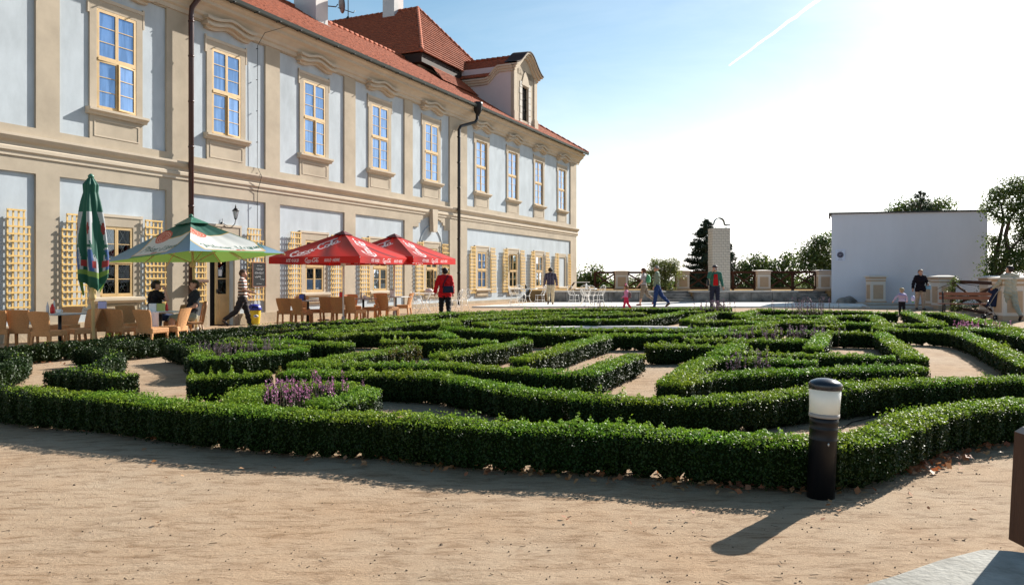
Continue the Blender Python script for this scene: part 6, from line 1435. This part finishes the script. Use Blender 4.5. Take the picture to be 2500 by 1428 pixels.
def person(label, loc, face, Ht, pose, shirt, trousers, hair, hair_col, shoe=(.04, .03, .03), female=False, child=False, seat=None, sleeve='long', legs='long', coat=None, lean=0, turn=0):
    """pose: dict of angles in degrees. lt/rt thigh forward, lk/rk knee bend, la/ra upper arm forward, ls/rs arm sideways, le/re elbow bend, lin/rin forearm inwards. face: heading, 0 = +Y (away), clockwise"""
    g_ = lambda k, d=0: rad(pose.get(k, d)); hs_ = 1.35 if child else 1.0; b = []; h = Ht
    hipz = (seat + .09 * h) if seat else .51 * h
    leg = .245 * h; shin = .225 * h
    # lower the hips so that the lower foot rests on the ground
    def leg_fk(sx, th, kn):
        hp = Vector((sx * .052 * h, 0, 0)); kk = hp + Vector((sx * .004 * h, math.sin(th), -math.cos(th))) * 1.0 * leg; kk = hp + Vector((sx * .01 * h, math.sin(th) * leg, -math.cos(th) * leg)); a2 = th - kn; an = kk + Vector((0, math.sin(a2) * shin, -math.cos(a2) * shin)); return hp, kk, an, a2
    LG = [leg_fk(sx, g_(p + 't'), g_(p + 'k')) for sx, p in ((-1, 'l'), (1, 'r'))]
    if not seat: hipz = -min(q[2].z for q in LG) + .045 * h
    O = Vector((0, 0, hipz)); up = Vector((0, math.sin(rad(lean)), math.cos(rad(lean)))); fw = Vector((0, math.cos(rad(lean)), -math.sin(rad(lean))))
    def tp(x, y, z): return O + Vector((x * h, 0, 0)) + fw * (y * h) + up * (z * h)
    Hc = .875 if not child else .80
    sh_z = (.305 if not child else .27); sw_ = (.098 if female else .112) * (1 if not child else .88); tr_ = 1.0 if not child else 1.12
    wst = .050 if female else .058
    for sx in (-1, 1):
        b.append(('hip', tp(sx * .036, 0, .0), tp(sx * .034, .0, .06), .070 * h * tr_, .062 * h * tr_)); b.append(('torso', tp(sx * .032, 0, .06), tp(sx * .034, 0, .13), .060 * h * tr_, wst * h * tr_))
        b.append(('torso', tp(sx * .034, 0, .13), tp(sx * .048, .0, .24), wst * h * tr_, .062 * h * tr_)); b.append(('torso', tp(sx * .048, 0, .24), tp(sx * (sw_ - .03), 0, sh_z - .02), .062 * h * tr_, .044 * h))
        b.append(('torso', tp(0, 0, sh_z + .005), tp(sx * (sw_ - .012), 0, sh_z - .012), .040 * h, .036 * h))
        if female: b.append(('torso', tp(sx * .036, .035, .215), tp(sx * .036, .042, .20), .040 * h, .038 * h))
    hd = Matrix.Rotation(rad(turn), 3, 'Z')
    def hp_(x, y, z): return tp(0, .01, sh_z) + hd @ (Vector((x * h * hs_, y * h * hs_, z * h * hs_)))
    b.append(('neck', tp(0, 0, sh_z), hp_(0, .006, .06), .032 * h, .029 * h * hs_)); b.append(('head', hp_(0, .014, .082), hp_(0, .004, .118), .042 * h * hs_, .052 * h * hs_)); b.append(('head', hp_(0, -.012, .112), hp_(0, -.008, .12), .048 * h * hs_, .05 * h * hs_))
    b.append(('head', hp_(0, .042, .062), hp_(0, .036, .07), .018 * h * hs_, .024 * h * hs_)); b.append(('head', hp_(0, .058, .098), hp_(0, .066, .084), .006 * h, .0085 * h * hs_))
    for sx in (-1, 1): b.append(('head', hp_(sx * .049, 0, .085), hp_(sx * .052, -.003, .10), .007 * h, .009 * h))
    for (hpp, kk, an, a2), sx in zip(LG, (-1, 1)):
        hpp, kk, an = hpp + O, kk + O, an + O; b.append(('thigh', hpp, kk, .060 * h * (1.05 if female else 1), .038 * h)); b.append(('shank', kk, kk.lerp(an, .4), .038 * h, .034 * h)); b.append(('shank', kk.lerp(an, .4), an, .034 * h, .023 * h))
        pit = pose.get(('l' if sx < 0 else 'r') + 'f', 0); fd = Vector((sx * .15, math.cos(rad(pit)), math.sin(rad(pit)))).normalized(); b.append(('foot', an + Vector((0, -.012 * h, -.022 * h)), an + fd * .085 * h + Vector((0, 0, -.026 * h)), .023 * h, .018 * h))
    hands = []
    for sx, p in ((-1, 'l'), (1, 'r')):
        s0 = tp(sx * sw_, 0, sh_z - .012); a = g_(p + 'a'); sd_ = g_(p + 's', 8); el = g_(p + 'e', 12); inn = g_(p + 'in', 0)
        ua = Vector((sx * math.sin(sd_), math.sin(a) * math.cos(sd_), -math.cos(a) * math.cos(sd_))); e_ = s0 + ua * .165 * h
        f2 = a + el; fa = Vector((sx * (math.sin(sd_) * .5) - sx * math.sin(inn), math.sin(f2) * math.cos(inn), -math.cos(f2) * math.cos(inn))).normalized(); w_ = e_ + fa * .14 * h
        b.append(('uarm', s0, e_, .034 * h, .026 * h)); b.append(('farm', e_, w_, .026 * h, .0175 * h)); b.append(('hand', w_ + fa * .012 * h, w_ + fa * .045 * h, .0175 * h, .019 * h)); hands.append((w_ + fa * .05 * h, fa, sx))
    m = MB()
    for nm, p0, p1, r0, r1 in b: rcone(m, p0, p1, r0, r1)
    me = m.mesh('t'); o = bpy.data.objects.new('t', me); COL.objects.link(o); md = o.modifiers.new('r', 'REMESH'); md.mode = 'VOXEL'; md.voxel_size = .0105 * h; md.use_smooth_shade = True; ms = o.modifiers.new('s', 'SMOOTH'); ms.iterations = 2; ms.factor = .5
    dg = bpy.context.evaluated_depsgraph_get(); ev = o.evaluated_get(dg); me2 = bpy.data.meshes.new_from_object(ev); bpy.data.objects.remove(o)
    nv = len(me2.vertices); co = np.empty(nv * 3, np.float32); me2.vertices.foreach_get('co', co); co = co.reshape(-1, 3).astype(float); no = np.empty(nv * 3, np.float32); me2.vertices.foreach_get('normal', no); no = no.reshape(-1, 3)
    A = np.array([q[1][:] for q in b]); D = np.array([q[2][:] for q in b]) - A; L2 = (D ** 2).sum(1) + 1e-9; t_ = np.clip(((co[:, None] - A) * D).sum(2) / L2, 0, 1); r_ = np.array([q[3] for q in b]) + t_ * np.array([q[4] - q[3] for q in b])
    dist = np.linalg.norm(co[:, None] - (A + t_[..., None] * D), axis=2) - r_; reg = np.array([q[0] for q in b])[dist.argmin(1)]; tl = t_[np.arange(nv), dist.argmin(1)]
    faces = [tuple(p.vertices) for p in me2.polygons]
    T = thing('person', label, 'person', loc, -rad(face)); body = link('body', me2, M_skin, T)
    fm = MB()
    for hpt, fa, sx in hands:
        side = fa.cross(Vector((0, 0, 1))); side = side.normalized() if side.length > .1 else Vector((0, 1, 0)); pal = fa.cross(side).normalized()
        for k, ln_ in enumerate((.036, .042, .040, .030)):
            off = side * (k - 1.5) * .0085 * h; p0 = hpt + off - fa * .012 * h; p1 = p0 + fa * ln_ * .6 * h + pal * .004 * h; p2 = p1 + fa * ln_ * .45 * h * .8 + pal * .012 * h; fm.tube([p0, p1, p2], [.0048 * h, .0044 * h, .0034 * h], 6)
        p0 = hpt - fa * .03 * h - side * .012 * h; fm.tube([p0, p0 - side * .016 * h + fa * .018 * h, p0 - side * .018 * h + fa * .036 * h + pal * .006 * h], [.0060 * h, .0052 * h, .004 * h], 6)
    bm = bmesh.new(); bm.from_mesh(me2); tmp = fm.mesh('f'); bm.from_mesh(tmp); bm.to_mesh(me2); bm.free(); bpy.data.meshes.remove(tmp)
    for p in me2.polygons: p.use_smooth = True
    def garment(name, regs, off, m_, extra=None, flare=None):
        sel = np.isin(reg, regs)
        if extra is not None: sel = extra(sel, reg, tl, co)
        if not sel.any(): return None
        fsel = [f for f in faces if all(sel[i] for i in f)]; used = sorted({i for f in fsel for i in f}); mp_ = {i: k for k, i in enumerate(used)}
        V = co[used] + no[used] * off
        if flare is not None: V = flare(V)
        q = bpy.data.meshes.new(name); q.from_pydata([tuple(v) for v in V], [], [tuple(mp_[i] for i in f) for f in fsel]); q.update()
        for p in q.polygons: p.use_smooth = True
        return link(name, q, m_, T)
    tor = ['torso', 'uarm'] + (['farm'] if sleeve == 'long' else [])
    hipcut = hipz + (.03 if not coat else -.02) * h
    def sh_x(sel, reg_, tl_, co_):
        s = sel | ((reg_ == 'hip') & (co_[:, 2] > hipcut - .02 * h)) | ((reg_ == 'neck') & (tl_ < .25))
        if coat: s |= (reg_ == 'thigh') & (co_[:, 2] > hipz - .07 * h) & (not seat)
        if sleeve == 'short': s &= ~((reg_ == 'uarm') & (tl_ > .85))
        return s
    def wrk(V): V = V + np.stack([.004 * np.sin(V[:, 2] * 60 + V[:, 0] * 20), .005 * np.sin(V[:, 2] * 45 + 2 * V[:, 0] * 12), 0 * V[:, 0]], 1) * h; return V
    garment('shirt' if not coat else 'jacket', tor, (.012 if not coat else .018) * h, shirt, sh_x, wrk)
    def tr_x(sel, reg_, tl_, co_):
        s = sel.copy()
        if legs == 'short': s &= ~((reg_ == 'shank'))
        if legs == 'mid': s &= ~((reg_ == 'shank') & (tl_ > .99) ) ; s &= ~((reg_ == 'shank') & (co_[:, 2] < .15 * h))
        return s
    garment('trousers', ['hip', 'thigh', 'shank'], .011 * h, trousers, tr_x, wrk)
    garment('shoes', ['foot'], .007 * h, mat('shoe_%d' % int(sum(shoe) * 1000), shoe, .5, .4))
    hc = np.array(hp_(0, 0, .10)); F = np.array(hd @ fw); U = np.array([0, 0, 1.])
    hm = hair_col if not isinstance(hair_col, tuple) else mat('hair_%d_%d' % (int(hair_col[0] * 1000), int(hair_col[2] * 1000)), hair_col, .6, .35, .4, 40.0, .5, 60)
    def hx(sel, reg_, tl_, co_):
        r = (co_ - hc) / (h * hs_); f_ = r @ F; u_ = r[:, 2]
        if hair == 'cap': return sel & (u_ > .012)
        if hair == 'bald': return sel & (u_ > .0) & (f_ < .03) & (u_ > f_ * .8)
        if hair == 'long': return (sel | (reg_ == 'neck')) & ((u_ > .018) | (f_ < .012)) & (u_ > -.075)
        if hair == 'short': return sel & ((u_ > .022) | ((f_ < -.005) & (u_ > -.035))) & ~((f_ > .035) & (u_ < .035))
        return sel
    hr = garment('hair' if hair != 'cap' else 'cap', ['head'], (.012 if hair in ('short', 'bald') else .018 if hair != 'cap' else .012) * h * (.5 if hair == 'bald' else 1), hm, hx, (lambda V: V + R.normal(0, .0022 * h, V.shape)) if hair not in ('cap', 'bald') else None)
    eye = MB()
    for sx in (-1, 1): eye.lathe([(.001, -.006 * h), (.006 * h, 0), (.001, .006 * h)], 8, hp_(sx * .019, .0535, .098))
    eye.build('eyes', M_dark, T); mo = MB().box(hp_(0, .056, .066), (.026 * h, .006 * h, .004 * h)).build('mouth', mat('lips', (.30, .09, .08), .5, .3), T)
    return T, dict(hands=[q[0] for q in hands], tp=tp, hp=hp_, h=h, hipz=hipz)
def fm_at(px, Yd, z=None): x = col_at(px, Yd); return Vector((x, Yd, g(x, Yd) if z is None else z))
def attach(T, name, m, mt): return m.build(name, mt, T)
# 1 woman in red jacket walking away, with shoulder bag
T, I = person('woman in a red jacket and black trousers walking away through the hedges', fm_at(1086, 25.4), -10, 1.70, dict(lt=14, rt=-10, lk=6, rk=26, la=-14, ls=22, le=14, ra=-2, rs=14, re=28, rf=-25), cloth('red_jacket', (.52, .012, .018)), cloth('black_trousers', (.008, .009, .013)), 'short', (.018, .012, .010), female=True, turn=30, coat=True)
def bag(label, T, I, p, size, m_, strap, name='shoulder_bag', cat='bag'):
    M = T.matrix_basis; t = thing(name, label, cat, M @ Vector(p), T.rotation_euler.z)
    b_ = MB(); w_, d_, h_ = size; b_.add([(-w_ / 2, -d_ / 2, 0), (w_ / 2, -d_ / 2, 0), (w_ / 2, d_ / 2, 0), (-w_ / 2, d_ / 2, 0), (-w_ * .42, -d_ * .25, h_), (w_ * .42, -d_ * .25, h_), (w_ * .42, d_ * .25, h_), (-w_ * .42, d_ * .25, h_)], [(0, 3, 2, 1), (0, 1, 5, 4), (1, 2, 6, 5), (2, 3, 7, 6), (3, 0, 4, 7), (4, 5, 6, 7)])
    o = bevel(b_.build('bag_body', m_, t), min(size) * .3, 3); MB().box((0, -d_ * .42, h_ * .55), (w_ * .7, .02, h_ * .35)).build('pocket', m_, t)
    if strap: MB().tube([Vector(q) - Vector(p) for q in strap], .016, 6).build('strap', m_, t)
    return t
M_navy = cloth('navy_leather', (.010, .014, .04), rough=.4)
T.rotation_euler = T.rotation_euler
bpy.context.view_layer.update()
bag('dark navy shoulder bag on the back of the woman in the red jacket', T, I, (.09, -.20, .88), (.36, .11, .21), M_navy, [(-.09, -.15, 1.05), (-.02, -.155, 1.22), (.09, -.10, 1.42), (.17, 0, 1.43), (.20, .10, 1.25)])
# 2 man in striped polo walking right
T, I = person('man in a striped polo shirt walking to the right past the open door', fm_at(592, 23.3), 76, 1.74, dict(lt=16, rt=-24, lk=4, rk=30, la=-4, ls=10, le=55, ra=12, rs=14, re=62, lin=10, rf=-50), cloth('striped_polo', (.70, .66, .62), [(.012, .010, .012), (.72, (.45, .24, .19))], 11, 'z', width=.42), cloth('dark_track_trousers', (.055, .045, .048)), 'short', (.10, .05, .03), shoe=(.04, .025, .02), sleeve='short', turn=-8)
MB().tube([(-.098, .03, .86), (-.115, .09, .5), (-.10, .14, .16)], .014, 5).build('white_side_stripe', M_white, T)
# 3 man in shorts seated
st_l = fm_at(470, 21.2)
T, I = person('man in dark grey shirt and pale shorts sitting under the green parasol', fm_at(466, 18.8), -122, 1.76, dict(lt=84, rt=76, lk=88, rk=78, la=8, ls=16, le=62, ra=4, rs=14, re=66, lin=38, rin=38), cloth('charcoal_shirt', (.028, .030, .036)), cloth('pale_camouflage_shorts', (.30, .29, .22)), 'short', (.05, .03, .02), shoe=(.5, .5, .5), sleeve='short', legs='short', seat=.44, lean=-10)
def cafe_armchair(px, Yd, face, label):
    x = col_at(px, Yd); t = thing('bentwood_chair', label, 'chair', (x, Yd, g(x, Yd)), -rad(face)); m = mat('bentwood', (.34, .17, .08), .45, .4)
    bevel(MB().box((0, 0, .42), (.44, .44, .05)).build('seat', m, t), .015); MB().tube([(-.2, -.2, .42), (-.21, -.27, .8), (-.12, -.30, .92), (.12, -.30, .92), (.21, -.27, .8), (.2, -.2, .42)], .018, 8).build('back_frame', m, t)
    for sx in (-1, 1):
        for sy in (-1, 1): MB().tube([(sx * .18, sy * .18, .41), (sx * .21, sy * .23, 0)], [.018, .014], 8).build('leg', m, t)
    for k in (-1, 0, 1): MB().tube([(k * .08, -.21, .42), (k * .07, -.295, .91)], .01, 6).build('back_spindle', m, t)
cafe_armchair(470, 18.9, -122, 'brown wooden chair under the seated man in shorts')
# 4 man in black tee seen from behind at the table
T, I = person('seated man in a black t-shirt, back to us, one arm raised', fm_at(374, 18.6), 40, 1.74, dict(lt=84, rt=84, lk=86, rk=86, la=20, ls=12, le=50, ra=30, rs=62, re=150, lin=20, rin=50), cloth('black_tee', (.007, .007, .009)), cloth('blue_jeans', (.03, .045, .10)), 'short', (.035, .020, .012), sleeve='short', seat=.44, lean=6, turn=-28)
# 5 man in dark striped shirt walking away on terrace
T, I = person('man in a dark striped shirt and beige trousers walking away on the terrace', fm_at(1344, 37.0, Zt), 0, 1.74, dict(lt=-14, rt=16, lk=30, rk=6, la=-10, ls=14, le=18, ra=8, rs=16, re=20, lf=-40), cloth('pinstriped_shirt', (.016, .012, .030), [(.30, .26, .34)], 14, 'x', width=.82), cloth('beige_trousers', (.50, .42, .29)), 'short', (.03, .02, .015), turn=4)
# 6 girl in pink
T, I = person('small girl in pink trousers with a pink hair bow walking left', fm_at(1529, 31.0, Zt - .06), -80, 1.0, dict(lt=16, rt=-16, lk=6, rk=18, la=14, le=40, ra=-8, re=30), cloth('pink_top', (.68, .25, .42)), cloth('crimson_pink_trousers', (.62, .03, .10)), 'long', (.22, .11, .05), female=True, child=True)
hb = I['hp']; MB().lathe([(.001, 0), (.035, .01), (.02, .04)], 10, Vector(hb(-.03, .0, .19))).lathe([(.001, 0), (.035, .01), (.02, .04)], 10, Vector(hb(.04, .0, .19))).tube([hb(-.06, 0, .15), hb(0, .02, .185), hb(.06, 0, .15)], .016, 6).build('hair_bow', mat('hot_pink', (.80, .03, .28), .5, .4), T)
bpy.context.view_layer.update(); bag('small pink and grey backpack on the girl in pink', T, I, (0, -.13, .50), (.2, .12, .24), mat('pink_grey_pack', (.16, .07, .08), .6, .3), [(-.06, .0, .22), (-.07, .07, .25), (-.07, .1, .1)] if False else None, 'backpack', 'backpack')
# 7 woman in striped top
T, I = person('woman in a striped top and knee length trousers walking left with a green backpack', fm_at(1572, 35.6, Zt), -70, 1.68, dict(lt=12, rt=-22, lk=2, rk=30, la=10, ls=12, le=30, ra=-6, re=24, rf=-50), cloth('maroon_striped_top', (.62, .60, .60), [(.05, .018, .03)], 17, 'z', width=.5), cloth('taupe_shorts', (.20, .16, .12)), 'long', (.13, .05, .025), shoe=(.20, .02, .03), female=True, sleeve='short', legs='mid')
bpy.context.view_layer.update(); bag('green backpack on the woman in the striped top', T, I, (0, -.20, 1.02), (.30, .20, .36), mat('green_pack', (.07, .28, .13), .6, .3), None, 'backpack', 'backpack')
# 8 man in green-grey shirt, sunglasses
T, I = person('grey haired man in sunglasses, a grey green shirt and blue jeans walking left', fm_at(1604, 32.6, Zt - .02), -78, 1.76, dict(lt=8, rt=-26, lk=2, rk=20, la=6, ls=8, le=14, ra=-6, re=10, rf=-40), cloth('grey_green_shirt', (.20, .25, .19)), cloth('denim_jeans', (.02, .05, .17)), 'bald', (.25, .22, .20))
MB().box(I['hp'](0, .062, .099), (.11, .012, .028)).bar(I['hp'](-.05, .05, .1), I['hp'](-.055, -.01, .1), .008).bar(I['hp'](.05, .05, .1), I['hp'](.055, -.01, .1), .008).build('sunglasses', M_dark, T)
# 9 man with camera
T, I = person('man in a red shirt, open green jacket and cap raising a camera to his face', fm_at(1745, 31.6, Zt - .05), 178, 1.79, dict(lt=5, rt=-4, lk=2, rk=2, la=6, ls=12, le=18, ra=58, rs=22, re=105, rin=38), cloth('green_jacket', (.045, .16, .12)), cloth('dark_blue_jeans', (.025, .03, .055)), 'cap', (.03, .03, .045), coat=False)
MB().prism([(-.065, 1.42), (.07, 1.42), (.105, .97), (-.105, .97)], .13, .15, 'y').build('red_shirt_front', cloth('bright_red_tee', (.50, .012, .015)), T); MB().box((0, .152, 1.25), (.12, .006, .02)).build('shirt_print', mat('grey_print', (.12, .08, .08)), T)
MB().prism([(-.07, .08), (.07, .08), (.05, .15), (-.05, .15)], 0, .012, 'z').build('cap_peak', mat('hair_30_45', (.03, .03, .045)), T).location = I['hp'](0, 0, .122)
bpy.context.view_layer.update()
cmr = thing('camera', 'small silver camera held to the face of the man in the red shirt', 'camera', T.matrix_basis @ (Vector(I['hp'](.0, .10, .085))), T.rotation_euler.z); bevel(MB().box((0, 0, 0), (.10, .03, .06)).build('camera_body', mat('silver_camera', (.5, .5, .52), .3, .5, metal=.5), cmr), .006); MB().lathe([(.022, 0), (.02, .02)], 14, (0, .015, 0), M=Euler((rad(-90), 0, 0)).to_matrix()).build('lens', M_black, cmr)
bag('black camera bag hanging at the side of the man with the camera', T, I, (.28, .02, .96), (.10, .18, .24), M_iron, [(.28, .02, 1.18), (.22, .04, 1.35), (.14, 0, 1.48)])
# 10 woman in black jacket
T, I = person('short haired woman in a black jacket and beige trousers facing us at the right', fm_at(2247, 32.6), 186, 1.66, dict(lt=4, rt=-6, lk=2, rk=8, la=6, ls=24, le=70, ra=2, rs=24, re=14, lin=30), cloth('black_jacket', (.010, .006, .011)), cloth('beige_pink_trousers', (.46, .33, .24)), 'short', (.14, .07, .04), female=True, coat=True)
bpy.context.view_layer.update(); bag('pale blue handbag under the arm of the woman in the black jacket', T, I, (-.30, .0, .84), (.22, .10, .20), mat('pale_blue_bag', (.30, .50, .66), .5, .4), [(-.30, 0, 1.04), (-.22, .02, 1.25), (-.14, 0, 1.36)], 'handbag')
# 11 toddler
T, I = person('small fair haired child in a lilac striped jumper standing among the hedges', fm_at(2202, 27.6), 2, .98, dict(lt=3, rt=-4, la=20, ls=42, le=10, ra=14, rs=36, re=30), cloth('lilac_stripes', (.22, .13, .36), [(.62, .58, .66)], 22, 'z', width=.5), cloth('black_leggings', (.010, .009, .014)), 'short', (.42, .31, .18), child=True)
MB().lathe([(.10, 0), (.13, .02), (.12, .06), (.07, .09)], 14, (0, -.06, .70)).build('hood', MATS.get('lilac_plain') or cloth('lilac_plain', (.40, .33, .55)), T)
tt = thing('toy_bottle', 'small white and green toy held out between the child and the woman in black', 'toy', fm_at(2229, 30.5) + Vector((0, 0, .42))); MB().lathe([(.04, 0), (.07, .05), (.07, .14), (.03, .22)], 12).build('toy_body', mat('white_violet', (.55, .52, .78), .5), tt); MB().lathe([(.03, .0), (.045, -.03), (.02, -.05)], 10).build('green_base', mat('toy_green', (.12, .4, .12), .5), tt)
# 12 man with pushchair
T, I = person('man in a cream shirt and pale trousers walking away pushing a pushchair', fm_at(2466, 25.0), 6, 1.76, dict(lt=12, rt=-18, lk=2, rk=26, la=26, ls=20, le=34, ra=22, rs=12, re=36, rf=-45), cloth('cream_shirt', (.44, .41, .33)), cloth('pale_green_grey_trousers', (.33, .33, .27)), 'short', (.022, .014, .012), turn=35)
pc = thing('pushchair', 'dark blue pushchair with small double wheels in front of the man in cream', 'pushchair', fm_at(2432, 25.6), rad(12)); PB = cloth('dark_blue_canvas', (.012, .020, .06))
sb_ = MB(); sb_.add([(-.2, -.15, .42), (.2, -.15, .42), (.2, .25, .42), (-.2, .25, .42), (-.2, -.28, .98), (.2, -.28, .98), (.2, -.15, 1.02), (-.2, -.15, 1.02)], [(0, 3, 2, 1), (0, 1, 5, 4), (1, 2, 6, 5), (2, 3, 7, 6), (3, 0, 4, 7), (4, 5, 6, 7)]); bevel(sb_.build('seat', PB, pc), .03, 2)
hoodm = MB().lathe([(.24, 0), (.22, .12), (.14, .22), (.02, .26)], 14, (0, 0, .86), M=Euler((rad(18), 0, 0)).to_matrix()); hoodm.build('hood', PB, pc)
fr_ = MB()
for sx in (-1, 1): fr_.tube([(sx * .22, -.42, 1.05), (sx * .22, -.2, .8), (sx * .22, .28, .14)], .012, 6).tube([(sx * .22, .1, .62), (sx * .22, -.22, .14)], .012, 6)
fr_.tube([(-.22, -.05, .36), (.22, .15, .18)], .010, 6).tube([(.22, -.05, .36), (-.22, .15, .18)], .010, 6); fr_.build('frame', mat('steel_tube', (.35, .35, .36), .35, .5, metal=.5), pc)
for sx in (-1, 1):
    for yy in (-.22, .28):
        for o_ in (-.03, .03): w_ = MB().lathe([(.055, -.012), (.082, -.012), (.082, .012), (.055, .012)], 18, (sx * .22 + o_, yy, .084), M=Euler((0, rad(90), 0)).to_matrix()).build('wheel', M_black, pc); MB().lathe([(.03, -.014), (.03, .014)], 12, (sx * .22 + o_, yy, .084), M=Euler((0, rad(90), 0)).to_matrix()).build('hub', mat('steel_tube', (.3, .3, .3)), w_)

# ------------------------------------------------------------------ contrail high in the sky
mc = bpy.data.materials.new('contrail_vapour'); mc.use_nodes = True; t = mc.node_tree; t.nodes.clear()
o_ = t.nodes.new('ShaderNodeOutputMaterial'); d_ = t.nodes.new('ShaderNodeBsdfTranslucent'); d_.inputs[0].default_value = (.9, .9, .9, 1); x_ = t.nodes.new('ShaderNodeBsdfTransparent'); m_ = t.nodes.new('ShaderNodeMixShader')
n_ = t.nodes.new('ShaderNodeTexNoise'); n_.inputs['Scale'].default_value = .012; n_.inputs['Detail'].default_value = 5; c_ = t.nodes.new('ShaderNodeTexCoord'); r_ = t.nodes.new('ShaderNodeMapRange'); r_.inputs[1].default_value = .35; r_.inputs[2].default_value = .7; r_.inputs[3].default_value = .05; r_.inputs[4].default_value = .55
for p, q in ((c_.outputs['Object'], n_.inputs['Vector']), (n_.outputs[0], r_.inputs[0]), (r_.outputs[0], m_.inputs[0]), (x_.outputs[0], m_.inputs[1]), (d_.outputs[0], m_.inputs[2]), (m_.outputs[0], o_.inputs[0])): t.links.new(p, q)
D_ = 9000.0; pa, pb = Vector((col_at(1780, D_), D_, z_at(160, D_))), Vector((col_at(2040, D_ * .94), D_ * .94, z_at(-30, D_ * .94)))
pts = [pa.lerp(pb, k / 14) + Vector((R.normal(0, 3), 0, R.normal(0, 3))) for k in range(15)]
o = MB().tube([p - pa for p in pts], [10 + 14 * k / 14 for k in range(15)], 8).build('contrail', mc); o.location = pa; tag(o, 'faint white contrail slanting across the pale sky at the upper right', 'contrail', kind='stuff')
